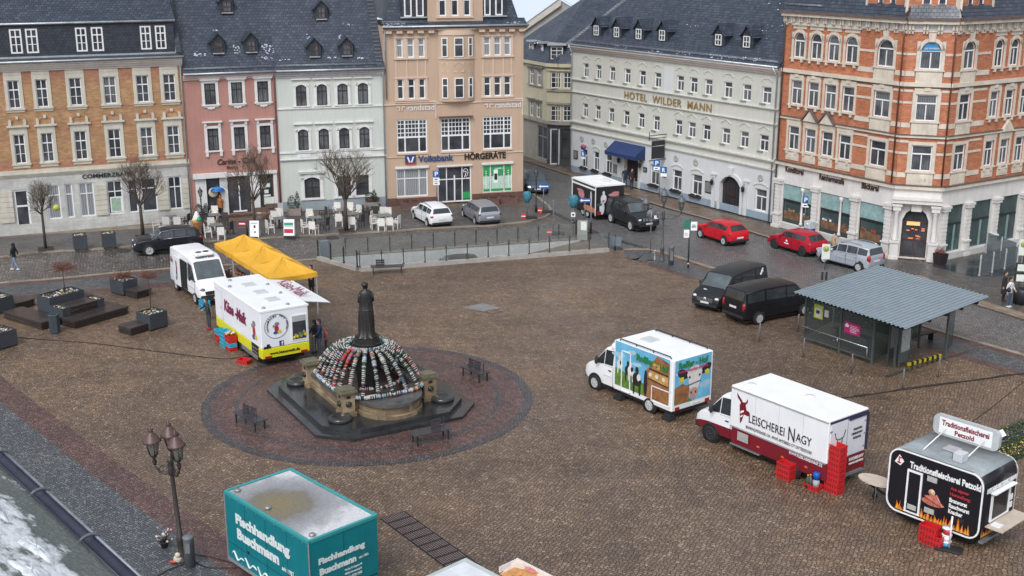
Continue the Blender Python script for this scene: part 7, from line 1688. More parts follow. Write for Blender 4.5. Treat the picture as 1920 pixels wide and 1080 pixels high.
def bench(P,rz,label,backs=((.05,.45),(.7,1.1)),L=1.9):
 t=thing('park_bench',label,'bench',P,rz,'benches on the square')
 b=MB()
 for i in range(6):b.box(-L/2,L/2,-.28+i*.1,-.20+i*.1,.43,.47)
 b.build('seat',BW,t)
 for a,c in backs:
  b=MB();
  for i in range(3):b.box(-L/2+a*L/1.9,-L/2+c*L/1.9,.0+.02*i,.03+.02*i,.5+i*.13,.61+i*.13)
  b.box(-L/2+a+.04,-L/2+a+.07,.03,.06,.44,.9);b.box(-L/2+c-.07,-L/2+c-.04,.03,.06,.44,.9);b.build('backrest',BW,t)
 for x in(-L/2+.15,L/2-.15):
  for y in(-.22,.24):b=MB();b.box(x-.025,x+.025,y-.025,y+.025,0,.43);b.build('leg',DARK,t)
 return t
def bp(p,q):a,c=G(*p,.45),G(*q,.45);d=c-a;m=(a+c)/2;m.z=0;return m,math.atan2(d.y,d.x),d.length
for p,q,lab,bk in(((447,770),(490,790),'dark slatted bench left of the fountain with two short backrests',((.35,.75),(.9,1.3))),((873,685),(908,700),'dark slatted bench right of the fountain',((.3,.75),(.95,1.4))),((772,815),(842,800),'dark slatted bench before the fountain with a single backrest panel',((1.0,1.5),))):
 m,a,l=bp(p,q);bench(m,a,lab,bk,max(1.5,min(2.0,l)))
m,a,l=bp((700,500),(752,498));bench(m,a,'dark bench standing against the glass railing of the ramp',((.3,.8),),2.0)
# ---- people: one fused body each, hair / hood / bag as children
SKIN=M('skin',(.42,.26,.19),.55,.1,12)
def person(label,P,rz,h=1.72,top=(.02,.025,.04),legs=(.03,.035,.05),shoes=(.03,.03,.03),hair=(.03,.02,.015),stride=0.,arms=((0,0),(0,0)),hem=.86,coat=0.,hood=None,lean=0.,skirt=False,wid=1.):
 t=thing('person',label,'person',P,rz,None);s=h/1.72
 hip,kn,an,sh,nk,hd=.92,.50,.09,1.40,1.47,1.60
 lx=lambda z:lean*(z-.9)if z>.9 else 0
 b=MB()
 tor=MB();tor.lathe([(.0,.80),(.145,.84),(.165,.92),(.15,1.08),(.175,1.25),(.185,1.36),(.12,1.44),(.0,1.47)],16,sx=1.0*wid,sy=.68*wid)
 b.add(tor,lambda p:Vector((p.x,p.y+lx(p.z),p.z)))
 if coat:c_=MB();c_.lathe([(.0,hem-.02),(.2,hem),(.185,.95),(.175,1.2),(0,1.25)],16,sx=wid,sy=.75*wid);b.add(c_)
 b.tube([(0,lx(1.42),1.40),(0,lx(1.5),1.5)],[.07,.055],10)
 b.ball((0,lx(hd)+.01,hd),(.078,.098,.118),14,10);b.ball((0,lx(hd)+.05,hd-.06),(.055,.06,.06),10,6);b.ball((0,lx(hd)+.108,hd-.015),(.014,.022,.022),6,5)
 for sd in(-1,1):b.ball((sd*.08,lx(hd)-.0,hd-.01),(.014,.028,.036),6,5)
 leg=[]
 for sd in(-1,1):
  f=stride*sd;H=Vector((sd*.09,0,hip-.04));K=Vector((sd*.095,f*.55+.02+abs(stride)*.06,kn));A=Vector((sd*.095,f-.04*(f<0),an+(.06 if f<0 else 0)))
  b.tube([H,H.lerp(K,.3),K,K.lerp(A,.35),A],[.095,.088,.06,.058,.042],10);leg.append((H,K,A));b.tube([A+Vector((0,-.07,-.045)),A+Vector((0,.06,-.04)),A+Vector((0,.17,-.055))],[.042,.045,.032],8)
 hands=[]
 for sd,(fw_,up)in zip((-1,1),arms):
  S=Vector((sd*.19*wid,lx(sh),sh-.02));E_=Vector((sd*(.25+.04*up),lx(1.1)+fw_*.18-.04,1.12+up*.10));Hn=E_+Vector((-sd*.06*abs(fw_)-sd*.0,.04+fw_*.24,-.25+.30*up+.12*abs(fw_)))
  if fw_==0 and up==0:Hn=E_+Vector((sd*.0,.06,-.25))
  b.tube([S,S.lerp(E_,.5),E_,E_.lerp(Hn,.5),Hn],[.062,.055,.046,.042,.032],10);d=(Hn-E_).normalized();b.ball(Hn+d*.05,(.038,.035,.05),8,6);hands.append((Hn+d*.06,d,sd))
 b.v=[tuple(Vector(v)*s)for v in b.v]
 me=b.mesh('tmp',[SKIN]);o=bpy.data.objects.new('tmp',me);C.objects.link(o)
 md=o.modifiers.new('r','REMESH');md.mode='VOXEL';md.voxel_size=.018;md.use_smooth_shade=True
 sm_=o.modifiers.new('s','SMOOTH');sm_.iterations=3;sm_.factor=.5
 bpy.context.view_layer.update();ev=bpy.data.meshes.new_from_object(o.evaluated_get(bpy.context.evaluated_depsgraph_get()));bpy.data.objects.remove(o)
 cl=lambda nm,c:M('cloth_%s_%d_%d_%d'%(nm,c[0]*999,c[1]*999,c[2]*999),c,.85,.25,7)
 f=MB();f.v=[tuple(v.co)for v in ev.vertices];f.f=[tuple(p.vertices)for p in ev.polygons]
 for p in ev.polygons:
  c=p.center/s;near=min((c-q[0]).length for q in hands);inl=min(abs(c.x-a.x)for H,K,A in leg for a in(H,))<.12
  if near<.085:m=0
  elif c.z>1.475:m=0
  elif c.z<.075 or(c.z<.16 and any((c-A).length<.13 and c.z<A.z+.02 for _,_,A in leg)):m=3
  elif c.z>hem or abs(c.x)>.22:m=1
  else:m=2
  f.m.append(m);f.sm.append(True)
 for Hn,d,sd in hands:
  ax=Vector((sd,0,0));n_=d.cross(ax).normalized();w_=n_
  for i,ln in enumerate((.055,.068,.072,.06)):
   p0_=Hn+d*.02+w_*(i-1.5)*.017;p1_=p0_+d*ln*.55;p2_=p1_+d*ln*.4-ax*.018;f.tube([p0_*s,p1_*s,p2_*s],[.0085*s,.008*s,.006*s],6,0)
  p0_=Hn-d*.02+w_*.03;f.tube([p0_*s,(p0_+w_*.028+d*.02)*s,(p0_+w_*.03+d*.055-ax*.01)*s],[.011*s,.009*s,.007*s],6,0)
 y0=lx(hd)
 for sd in(-1,1):f.ball((sd*.03*s,(y0+.098)*s,(hd+.005)*s),.009*s,6,5,4)
 f.box(-.024*s,.024*s,(y0+.098)*s,(y0+.106)*s,(hd-.058)*s,(hd-.050)*s,5)
 o=f.build('body',[SKIN,cl('top',top),cl('legs',legs),cl('shoes',shoes),M('eye_dark',(.02,.015,.012),.3,.1),M('lip',(.3,.1,.09),.5,.1)],t)
 bpy.data.meshes.remove(ev)
 g=MB()
 if hood:g.ball((0,(y0-.02)*s,(hd+.005)*s),(.115*s,.125*s,.15*s),14,9);g.ball((0,(y0-.05)*s,(hd-.12)*s),(.14*s,.11*s,.1*s),12,6)
 else:g.ball((0,(y0-.022)*s,(hd+.035)*s),(.095*s,.108*s,.108*s),14,9);g.ball((0,(y0-.06)*s,(hd-.04)*s),(.082*s,.06*s,.1*s),12,6)
 g.v=[v for v in g.v];g.build('hood' if hood else 'hair',cl('hair',hood or hair),t)
 return t
p1=person('person in black jacket and pale jeans walking on the road, far left',G(29,507),rad(80),1.72,(.012,.014,.02),(.16,.22,.32),(.62,.62,.62),(.012,.01,.01),stride=.24,arms=((.3,.1),(-.3,.1)),hood=(.012,.014,.02))
p2=person('person in an orange brown coat under the blue umbrella by the pink house',G(415,407.5,.1),rad(165),1.7,(.30,.11,.03),(.03,.03,.035),hair=(.05,.03,.02),arms=((.9,.9),(0,0)),hem=.72,coat=1)
p3=person('person in a navy padded jacket at the counter of the cheese trailer',G(600,664),rad(110),1.78,(.012,.02,.055),(.035,.055,.10),hair=(.03,.025,.03),arms=((.6,.2),(.5,.2)),hem=.80,wid=1.2)
p4=person('person in dark jacket and pale grey trousers close to the cheese trailer wall',G(592,662),rad(60),1.70,(.02,.025,.03),(.22,.21,.19),hair=(.02,.02,.02),arms=((.5,.4),(0,0)))
p5=person('small child in a red and white striped jacket next to the navy jacket',G(612,656),rad(120),1.12,(.42,.10,.12),(.05,.05,.09),hair=(.35,.06,.08),arms=((.3,.1),(0,0)))
p6=person('person in a long black coat standing by the corner post of the yellow tents',G(585,553),rad(150),1.76,(.012,.011,.013),(.02,.018,.02),hair=(.015,.012,.01),hem=.5,coat=1,arms=((.5,.3),(.1,0)))
p7=person('person in dark clothes and red shoes carrying a blue crate beside the cheese trailer',G(393,617.5),rad(130),1.7,(.03,.03,.04),(.05,.05,.06),(.35,.03,.03),arms=((.9,.45),(.9,.45)),lean=.15)
p8=person('person in dark blue clothes leaning in the left of the hotel doorway',G(1171.5,352,.1),rad(200),1.75,(.02,.03,.06),(.025,.03,.05),arms=((.2,0),(0,0)))
p9=person('person in dark brown clothes standing in the middle of the hotel doorway',G(1184,355,.1),rad(215),1.72,(.035,.025,.022),(.03,.022,.02),arms=((0,0),(.3,.2)))
p10=person('person in a white top and blue jeans carrying a black shoulder bag',G(1890,576,.1),rad(215),1.68,(.62,.62,.63),(.05,.075,.12),(.55,.55,.55),(.02,.015,.012),arms=((.4,.2),(0,0)))
b=MB();b.ball((.22,.05,1.02),(.09,.17,.14),10,7);b.tube([(.2,.05,1.1),(.08,.1,1.35),(-.1,.02,1.42)],.018,6);b.build('shoulder_bag',M('black_bag',(.015,.015,.018),.6,.2),p10)
p11=person('person in a long dark coat behind the one in the white top',G(1880,565,.1),rad(230),1.74,(.022,.018,.018),(.02,.02,.022),hair=(.02,.013,.01),hem=.45,coat=1)
q=G(411,407,.1)
u=thing('umbrella','open bright blue umbrella held over the orange brown coat','umbrella',(q.x,q.y,.1),0)
b=MB();b.lathe([(0,2.32),(.12,2.30),(.32,2.22),(.48,2.10),(.56,1.98)],8,sm=True);b.f.pop()if len(b.f[-1])==8 else None;b.m=b.m[:len(b.f)];b.sm=b.sm[:len(b.f)]
b.build('canopy',M('blue_umbrella_cloth',(.012,.10,.33),.5,.2,2),u)
b=MB();b.lathe([(.31,2.234),(.40,2.174)],8,caps=False);b.build('light_stripe',M('light_blue_stripe',(.05,.28,.5),.5,.1),u);b=MB();b.tube([(0,0,1.15),(0,0,2.4)],.012,6);b.build('shaft',STEEL,u)
# ---- planters and timber decks, upper left of the square
ANTH=M('anthracite_planter',(.042,.05,.06),.5,.12,1.5,dirt=.15);DECK=cells('dark_deck_boards',[(0,(.035,.027,.026)),(1,(.06,.048,.045))],2.2,.14,.08,(.012,.01,.01),(.25,.45),distort=0,bmp=.4);SOIL=M('dark_soil',(.03,.022,.016),.9,.4,6)
STN=[M('pale_pebble',(.55,.54,.48),.7,.2,5),M('straw_pebble',(.42,.36,.18),.7,.25,5),M('grey_pebble',(.26,.26,.25),.7,.25,5),M('dead_leaf',(.16,.11,.05),.8,.3,5)]
DA=rad(54.37);DO=G(139.5,617)
def dl_(u,v,z=0):return Vector((DO.x+u*cos(DA)-v*sin(DA),DO.y+u*sin(DA)+v*cos(DA),z))
def boxplanter(label,u0,u1,v0,v1,h,z0=0.,group='anthracite planter boxes',cat='planter',P=None,rz=None,pale=.5):
 o=dl_((u0+u1)/2,(v0+v1)/2,z0)if P is None else P
 t=thing('planter',label,cat,o,DA if rz is None else rz,group);w,d=(u1-u0)/2,(v1-v0)/2
 b=MB();b.box(-w,w,-d,-d+.04,.08,h);b.box(-w,w,d-.04,d,.08,h);b.box(-w,-w+.04,-d+.04,d-.04,.08,h);b.box(w-.04,w,-d+.04,d-.04,.08,h);b.box(-w+.04,w-.04,-d+.04,d-.04,.08,h-.1);b.build('box',ANTH,t)
 for x in(-w+.08,w-.08):
  for y in(-d+.08,d-.08):b=MB();b.box(x-.05,x+.05,y-.05,y+.05,0,.08);b.build('foot',DARK,t)
 b=MB();n=int(4*w*d*42)
 for _ in range(n):
  x,y=R.uniform(-w+.1,w-.1),R.uniform(-d+.1,d-.1);r=R.uniform(.03,.085)
  b.ball((x,y,h-.08+R.uniform(0,.05)),(r,r*R.uniform(.6,1),r*.6),6,4,R.choice([0,0,1,2,3]if R.random()<pale else[1,2,3,3]))
 b.build('pebble_fill',STN,t,kind='stuff');return t
def deck(label,rects,h,cat='timber deck',z0=0.):
 t=thing('timber_deck',label,cat,dl_(0,0,z0),DA)
 for(u0,u1,v0,v1)in rects:
  b=MB();b.box(u0-.02,u1+.02,v0-.02,v1+.02,h-.05,h);b.build('top_boards',DECK,t)
  b=MB();n=3
  for i in range(n):z=.06+i*(h-.1)/n;b.box(u0,u1,v0,v1,z,z+(h-.1)/n-.035)
  b.box(u0+.06,u1-.06,v0+.06,v1-.06,.0,h-.06);b.build('side_boards',DECK,t)
 return t
deck('broad low dark timber deck in front of the two-tier planter group',[(0,3.35,-.05,1.0),(2.75,3.35,1.04,1.8)],.42)
deck('low dark timber deck left of the grey litter bin',[(-1.12,.02,1.15,4.6)],.42)
deck('raised middle timber seat between the two small planters',[(.62,2.2,1.05,2.15)],.85)
deck('small dark timber seat half hidden behind the long planter',[(2.3,2.9,2.3,3.3)],.8)
boxplanter('long tall grey planter filled with pebbles at the back of the deck group',.15,2.27,2.2,3.35,1.25)
boxplanter('small planter with pale pebbles at the left end of the raised seat',.1,.6,1.05,2.15,.87,cat='planter');boxplanter('small planter with pale pebbles at the right end of the raised seat',2.22,2.68,1.05,2.15,.87)
boxplanter('grey planter box with pale stones and a thin stem, right of the decks',2.02,3.13,-3.6,-2.5,.88);deck('low timber seat in front of the grey planter with the thin stem',[(.95,1.99,-3.4,-2.38)],.42)
boxplanter('grey planter box with white stones behind the others, near the white van',5.3,6.3,2.95,4.15,.88,pale=1.);deck('low timber seat leaning on the rearmost grey planter',[(5.4,6.4,1.9,2.92)],.42)
boxplanter('grey planter box with straw-coloured stones cut by the left edge of the view',-4.4,-3.25,-.05,1.2,.88);boxplanter('grey planter box at the far left edge beyond the decks',-1.0,.12,5.5,6.6,.88);deck('low timber seat beside the far left planter',[(.15,1.3,5.4,6.55)],.42)
q=dl_(-.95,.25);t=thing('litter_bin','hexagonal dark grey litter bin standing before the timber decks','litter bin',q,.3)
b=MB();b.lathe([(.26,.04),(.27,.9),(.29,.92),(.29,.98),(.26,1.0),(0,1.0)],6,sm=False);b.build('bin_body',M('dark_blue_grey_bin',(.035,.05,.062),.45,.15,2),t);b=MB();b.box(-.12,.12,-.06,.06,1.002,1.01);b.build('slot',SEAM,t)
for X,Y,lab in((151.5,467,'tall slim anthracite planter on the pavement, nearer the bare little tree'),(205.5,463.5,'tall slim anthracite planter on the pavement, nearer the black parked car')):
 boxplanter(lab,-.42,.42,-.42,.42,1.0,P=G(X,Y,.1),rz=rad(24),group='slim planters on the pavement',pale=.8)
 # ---- trees
BARK=M('bark',(.055,.042,.032),.85,.3,8,bmp=.3);TWIG=M('twig_bark',(.12,.092,.068),.85,.25,5);TWR=M('red_twig',(.17,.075,.055),.85,.3,4)
def bare_tree(label,P,H,W,h0,tr,seed,n1=9,twig=TWIG,group='bare street trees',grate=True,round_=1.):
 t=thing('tree',label,'tree',P,seed*1.7,group);r=random.Random(seed)
 b=MB();top=Vector((r.uniform(-.06,.06),r.uniform(-.06,.06),h0));b.tube([(0,0,0),(r.uniform(-.03,.03),0,h0*.5),top],[tr*1.25,tr,tr*.85],9)
 cr=MB();tips=[]
 def grow(p,d,L,rad_,depth):
  pts=[p];dd=d.copy()
  for _ in range(3):dd=(dd+Vector((r.uniform(-.18,.18),r.uniform(-.18,.18),.10))).normalized();pts.append(pts[-1]+dd*L/3)
  (b if depth==0 else cr).tube(pts,[rad_,rad_*.85,rad_*.7,rad_*.5],5 if depth<2 else 3,caps=False)
  if depth<4:
   for _ in range((5,4,3,3)[depth]):
    f=r.uniform(.35,1.);i=min(int(f*3),2);q=pts[i].lerp(pts[i+1],f*3-i)
    a=Vector((r.gauss(0,1),r.gauss(0,1),r.gauss(.25,.6))).normalized();nd=(dd*.75+a*.75).normalized()
    out=q+nd*L*.6;ex=math.hypot(out.x,out.y)/(W/2);ez=(out.z-h0*.95)/(H-h0*.95)
    if ex*ex*.9+max(ez-.2,0)**2*1.5<1.08 and ez>-.08:grow(q,nd,L*r.uniform(.55,.8),max(rad_*.52,.006),depth+1)
 for i in range(n1):
  a=2*pi*i/n1+r.uniform(-.3,.3);el=r.uniform(.35,1.25);d=Vector((cos(a)*cos(el),sin(a)*cos(el),sin(el)));grow(top-Vector((0,0,r.uniform(0,.35))),d,min(W*.42/max(cos(el),.5),(H-h0)*.62)*r.uniform(.8,1.05),tr*.42,0)
 b.build('trunk',BARK,t);c=cr.build('crown',twig,t)
 return t
def grate(P,rz,s,label):
 b=MB();b.box(-s,s,-s,s,.0,.05,0);b.box(-s*.85,s*.85,-s*.85,s*.85,.05,.09,1);b.build('tree_pit',[M('tree_pit_frame',(.11,.09,.075),.6,.3,3),SOIL],None,P,rz,label=label,cat='tree pit',group='tree pits')
for(X,Y,H,W,h0,tr,sd,lab)in((86,468,4.9,1.9,2.6,.085,3,'slim bare tree on the pavement before the bank entrance'),(268.5,444.5,5.6,3.5,2.35,.11,5,'round bare tree behind the black parked car'),(478,441,6.2,3.7,2.5,.11,11,'bare brown tree in front of the pink café house'),(649.5,434,6.1,4.8,2.4,.13,17,'widest bare tree, standing among the chairs before the mint house')):
 P=G(X,Y,.1);bare_tree(lab,P,H,W,h0,tr,sd)
 if X!=478:grate(P,rad(24 if X<400 else 17),.62 if X>300 else.55,{86:'square tree pit of the slim bare tree',268.5:'square tree pit behind the black parked car',649.5:'square tree pit at the foot of the widest bare tree'}[X])
def twig_tree(label,P,h,W,ch,seed,stem=.02,n=110):
 t=thing('ornamental_tree',label,'small tree',P,0,'small bare ornamental trees in planters');r=random.Random(seed)
 b=MB();b.tube([(0,0,0),(.01,0,h*.5),(0,0,h)],[stem*1.2,stem,stem*.9],6);b.build('trunk',BARK,t)
 c=MB()
 for i in range(n):
  a=r.uniform(0,2*pi);el=r.uniform(-.15,1.2);L=W/2*r.uniform(.55,1.);d=Vector((cos(a)*cos(el),sin(a)*cos(el),sin(el)*ch))
  p0_=Vector((0,0,h-r.uniform(0,.12)));p1_=p0_+d*L*.55;p2_=p0_+d*L+Vector((0,0,-.12*L*cos(el)))
  c.tube([p0_,p1_,p2_],[.011,.008,.005],3,caps=False)
  for _ in range(4):
   f=r.uniform(.3,.95);q=p0_.lerp(p2_,f)+Vector((0,0,.03));e=q+Vector((r.uniform(-1,1),r.uniform(-1,1),r.uniform(-.6,.8)))*L*.35;c.tube([q,e],[.006,.004],3,caps=False)
 c.build('crown',TWR,t);return t
twig_tree('small red-twigged tree with a flat crown in the long tall planter',dl_(1.5,2.8,1.15),1.35,2.0,.55,5)
twig_tree('low reddish shrub in the rearmost grey planter',dl_(5.8,3.5,.8),.25,1.7,.6,9,n=60);twig_tree('thin reddish little tree in the planter right of the decks',dl_(2.55,-3.05,.8),1.95,1.7,.5,13,n=70)
# ---- glass railings of the ramp
GLASS=clearglass('railing_glass',(.90,.92,.91),.15)
def railing(name,label,A,B_,n,h=1.0,curb=.28,glass=GLASS,post=DARK,z=0.):
 d=B_-A;L=math.hypot(d.x,d.y);t=thing(name,label,'railing',(A.x,A.y,z),math.atan2(d.y,d.x))
 if curb:b=MB();b.box(0,L,-.14,.14,0,curb);b.build('kerb_wall',KERB if curb<.2 else M('ramp_kerb_wall',(.34,.32,.29),.6,.2,2,dirt=.35),t)
 for i in range(n+1):x=L*i/n;b=MB();b.box(x-.035,x+.035,-.03,.03,curb,curb+h+.04);b.box(x-.06,x+.06,-.05,.05,curb+.0,curb+.06);b.box(x-.055,x+.055,-.04,.04,curb+h-.2,curb+h-.12);b.build('post',post,t)
 for i in range(n):b=MB();b.box(L*i/n+.07,L*(i+1)/n-.07,-.008,.008,curb+.08,curb+h);b.build('glass_panel',glass,t)
 return t
fr=lambda a,c,f:a.lerp(c,f)
POSTG=M('railing_post_grey',(.075,.085,.09),.45,.15,3,metal=.3)
railing('ramp_railing','front glass railing of the car park ramp facing the square',RA,fr(RA,RB,.98),12,curb=.25,post=POSTG)
railing('ramp_railing','short slanting glass railing at the left end of the car park ramp',G(597,487),RA-(RA-G(597,487)).normalized()*.25,3,curb=.25)
railing('ramp_railing','rear glass railing of the car park ramp along the cobbled road',G(606,482),fr(RD,RC,.97)+Vector((0,.3,0)),12,h=1.0,curb=.08,post=POSTG)
q=G(609,483);t=thing('control_cabinet','slim steel blue cabinet standing at the left tip of the ramp railing','cabinet',q,.3);b=MB();b.box(-.28,.28,-.15,.15,.05,1.12);bevel(b.build('cabinet_body',M('steel_blue_cabinet',(.12,.16,.19),.4,.12,2),t),.02);b=MB();b.box(-.3,.3,-.17,.17,0,.05);b.build('foot_plate',DARK,t)
# ---- street lamps
LGL=clearglass('lantern_glass',(.75,.76,.74),.35);COPR=M('brown_red_lamp_roof',(.085,.045,.04),.45,.2,4);IRN=M('black_brown_iron',(.045,.038,.035),.45,.25,5,metal=.2)
def lantern(t,x,y,z,roof,k=1.,iron=IRN):
 b=MB();b.lathe([(.03*k,-.32*k),(.07*k,-.2*k),(.04*k,-.1*k),(.12*k,0),(.13*k,.03*k)],8,(x,y,z))
 for i in range(6):a=pi*i/3;b.tube([(x+.12*k*cos(a),y+.12*k*sin(a),z),(x+.2*k*cos(a),y+.2*k*sin(a),z+.45*k)],.012*k,4)
 b.lathe([(.07*k,.02*k),(.05*k,.1*k),(0,.12*k)],8,(x,y,z));L=b.build('lantern',iron,t)
 b=MB();b.lathe([(.115*k,.03*k),(.195*k,.44*k)],6,(x,y,z),sm=False,caps=False);b.build('lantern_glass',LGL,L)
 b=MB();b.lathe([(.29*k,.43*k),(.24*k,.47*k),(.19*k,.6*k),(.08*k,.7*k),(.06*k,.74*k),(.09*k,.78*k),(.03*k,.84*k),(.02*k,.93*k),(0,.94*k)],8,(x,y,z));b.build('lantern_roof',roof,L)
def candelabra(label,P,H,n,arm,a0,roof,iron,k=1.,top=False,rz=0.,armz=.62):
 t=thing('street_lamp',label,'street lamp',P,rz,'ornate multi-armed street lamps')
 hp_=H-1.3*k
 b=MB();b.lathe([(.16*k,0),(.16*k,.06),(.12*k,.1),(.115*k,.75),(.14*k,.8),(.075*k,.9),(.06*k,hp_-.4),(.05*k,hp_)],12);b.lathe([(.05*k,hp_-.35),(.1*k,hp_-.3),(.1*k,hp_-.05),(.07*k,hp_+.1),(.1*k,hp_+.16),(.03*k,hp_+.3)],10);b.build('pole',iron,t)
 for a in([a0+2*pi*i/n for i in range(n)]if isinstance(n,int)else n):
  c,s=cos(a),sin(a);b=MB();P_=lambda r,z:(r*c,r*s,z)
  b.tube([P_(.03,hp_-.25),P_(arm*.5,hp_-.3),P_(arm*.9,hp_-.12),P_(arm,hp_+.06)],.028*k,6);b.tube([P_(.05,hp_-.02),P_(arm*.45,hp_+.02),P_(arm*.8,hp_-.12)],.016,5)
  b.tube([P_(arm*.35+.09*cos(j*.8),hp_-.13+.09*sin(j*.8))for j in range(9)],.012,4);b.tube([P_(arm*.7+.07*cos(j*.8),hp_-.2+.07*sin(j*.8))for j in range(9)],.012,4);b.build('bracket_arm',iron,t)
  lantern(t,arm*c,arm*s,hp_+.32*k,roof,k,iron)
 if top:lantern(t,0,0,hp_+.75*k,roof,k,iron)
 return t
GRI=M('grey_iron',(.075,.08,.082),.45,.2,4,metal=.2)
candelabra('three-armed black lamp post with red-brown lantern roofs, bottom left by the grey cabinet',G(344,1052),4.75,(rad(-44),rad(98),rad(172)),.52,0,COPR,IRN,1.08).rotation_euler=(0,-rad(2.6),0)
candelabra('grey three-lantern candelabra lamp at the corner of the square near the hotel',G(1241,489),4.35,2,1.15,rad(10),M('grey_lamp_roof',(.09,.10,.105),.4,.2,4),GRI,1.05,top=True)
def postlamp(label,P,H,roof=IRN):
 t=thing('street_lamp',label,'street lamp',P,0);b=MB();b.lathe([(.1,0),(.1,.5),(.05,.6),(.045,H-.9),(.07,H-.85),(.03,H-.7)],10);b.build('pole',IRN,t);lantern(t,0,0,H-.65,roof,.75);return t
postlamp('single old-fashioned lantern post beside the ice cream cone',G(381,438,.1),3.25);postlamp('single old-fashioned lantern post at the corner of the beige house',G(1005,397,.1),3.3)
q=G(357,1062);t=thing('power_cabinet','round grey power pillar beside the three-armed black lamp post','power pillar',q);b=MB();b.lathe([(.17,0),(.17,.98),(.18,1.0),(.18,1.04),(.15,1.08),(0,1.09)],20);b.build('pillar_body',M('mid_grey_pillar',(.13,.14,.15),.5,.15,2,dirt=.2),t);b=MB();b.box(-.08,.08,-.185,-.17,.55,.9);b.build('service_door',M('mid_grey_door',(.15,.16,.17)),t)
q=G(341,1048);b=MB();b.ball((0,0,.14),(.15,.11,.14),10,7,0);b.ball((.02,-.05,.3),(.1,.07,.09),8,6,0);b.ball((-.13,-.05,.06),(.16,.06,.06),8,5,1);b.build('cable_bag',[M('cream_bag',(.5,.46,.36),.7,.2,6),M('red_connector',(.35,.04,.03),.5,.3,8)],None,q+Vector((-.05,-.25,0)),label='cream bag with red plug connectors at the foot of the black lamp post',cat='bag')
q=G(309,1027);t=thing('flower_pot','dark flower pot with sparse pink flowers left of the black lamp post','flower pot',q);b=MB();b.lathe([(.09,0),(.16,.22),(.18,.24),(.15,.24),(.14,.2),(0,.2)],14);b.build('pot',DARK,t);b=MB()
for _ in range(26):a=R.uniform(0,6.3);l=R.uniform(.1,.28);e=(l*cos(a),l*sin(a),.3+R.uniform(0,.35));b.tube([(0,0,.2),e],.008,4,1);b.ball(e,R.uniform(.025,.05),6,4,R.choice([0,0,2]))
b.build('flowers',[M('pale_pink_flower',(.5,.3,.33),.7,.2),M('stem_green',(.06,.08,.04),.7,.2),M('white_flower',(.55,.5,.5),.7,.2)],t)
# ---- bus shelter
C0,C1,C2,C3=Vector((13.75,56.5,0)),Vector((19.25,61.1,0)),Vector((22.95,55.4,0)),Vector((17.4,50.6,0))
d=C0-C3;hd=math.atan2(d.y,d.x);L=d.length;Wd=(C2-C3).length
t=thing('bus_shelter','large bus shelter with a ribbed blue-grey metal roof over dark glass walls','bus shelter',C3,hd)
cvt=lambda P:((P-C3).x*cos(hd)+(P-C3).y*sin(hd),-(P-C3).x*sin(hd)+(P-C3).y*cos(hd))
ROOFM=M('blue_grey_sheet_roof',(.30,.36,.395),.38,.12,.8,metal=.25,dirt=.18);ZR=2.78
c2=cvt(C2);c1_=cvt(C1)
b=MB();n=112;sy=c2[1];shx=c2[0]
for i in range(n):
 x0,x1=L*i/n,L*(i+1)/n;z=lambda k:ZR+(.06 if(k//2)%2 else 0)
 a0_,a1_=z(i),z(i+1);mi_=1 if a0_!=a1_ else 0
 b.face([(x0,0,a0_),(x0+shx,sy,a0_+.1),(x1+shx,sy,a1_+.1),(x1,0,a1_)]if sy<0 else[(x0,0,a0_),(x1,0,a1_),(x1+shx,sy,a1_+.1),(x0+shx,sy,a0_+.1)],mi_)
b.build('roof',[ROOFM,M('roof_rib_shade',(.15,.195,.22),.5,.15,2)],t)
b=MB();b.face([(.05,0,ZR-.06),(L-.05,0,ZR-.06),(L-.05+shx,sy,ZR+.04),(.05+shx,sy,ZR+.04)]);b.build('roof_underside',DARK,t)
for k in range(5):f=.12+.76*k/4;b=MB();b.box(.1,L-.1,-.05,.05,ZR-.2,ZR-.07);b.build('roof_beam',DARK,t,(shx*f,sy*f,.08*f))
FRM=M('green_grey_steel',(.10,.12,.12),.45,.15,3,metal=.3)
lc=lambda X,Y:cvt(G(X,Y))
gA,gB=lc(1507,641),lc(1634,685);pC=lc(1648,683);pD=lc(1771,671);pE=lc(1722,652);pF=lc(1530,628)
for p in(gA,gB,lc(1676,690),pD,pE,lc(1573,664)):b=MB();b.box(p[0]-.045,p[0]+.045,p[1]-.045,p[1]+.045,0,ZR-.08);b.build('post',FRM,t)
DGL=clearglass('shelter_glass',(.66,.72,.70),.16)
def pane(p,q,z0,z1,mat,nm,off=.0):
 b=MB();v=Vector((q[0]-p[0],q[1]-p[1],0));L_=v.length;b.box(.08,L_-.08,-.012,.012,z0,z1);o=b.build(nm,mat,t,(p[0],p[1],0));o.rotation_euler=(0,0,math.atan2(v.y,v.x));return o,L_
o,L_=pane(gA,gB,.3,2.45,DGL,'glass_wall');b=MB()
for q in((0,L_,.24,.3),(0,L_,2.45,2.51)):b.box(q[0],q[1],-.03,.03,q[2],q[3])
b.build('glass_frame',FRM,o)
for i in range(8):
 x,z=(.5,1.0,L_*.5,L_*.45,L_-.5,L_*.4,L_-.4,.3)[i],(2.2,.7,2.1,.6,2.0,2.2,.8,1.6)[i]
 bb=MB();bb.ball((x,-.02,z),.035,8,5);bb.build('glass_bolt',CHROME,o)
s_=1 if True else-1
b=MB();b.tube([(.05,-.28,.9),(L_-.1,-.28,.9),(L_-.1,-.28,.35)],.03,7);b.tube([(.3,-.28,.9),(.3,-.02,.9)],.02,5);b.tube([(L_*.55,-.28,.9),(L_*.55,-.28,.55)],.02,5);b.build('hand_rail',CHROME,o)
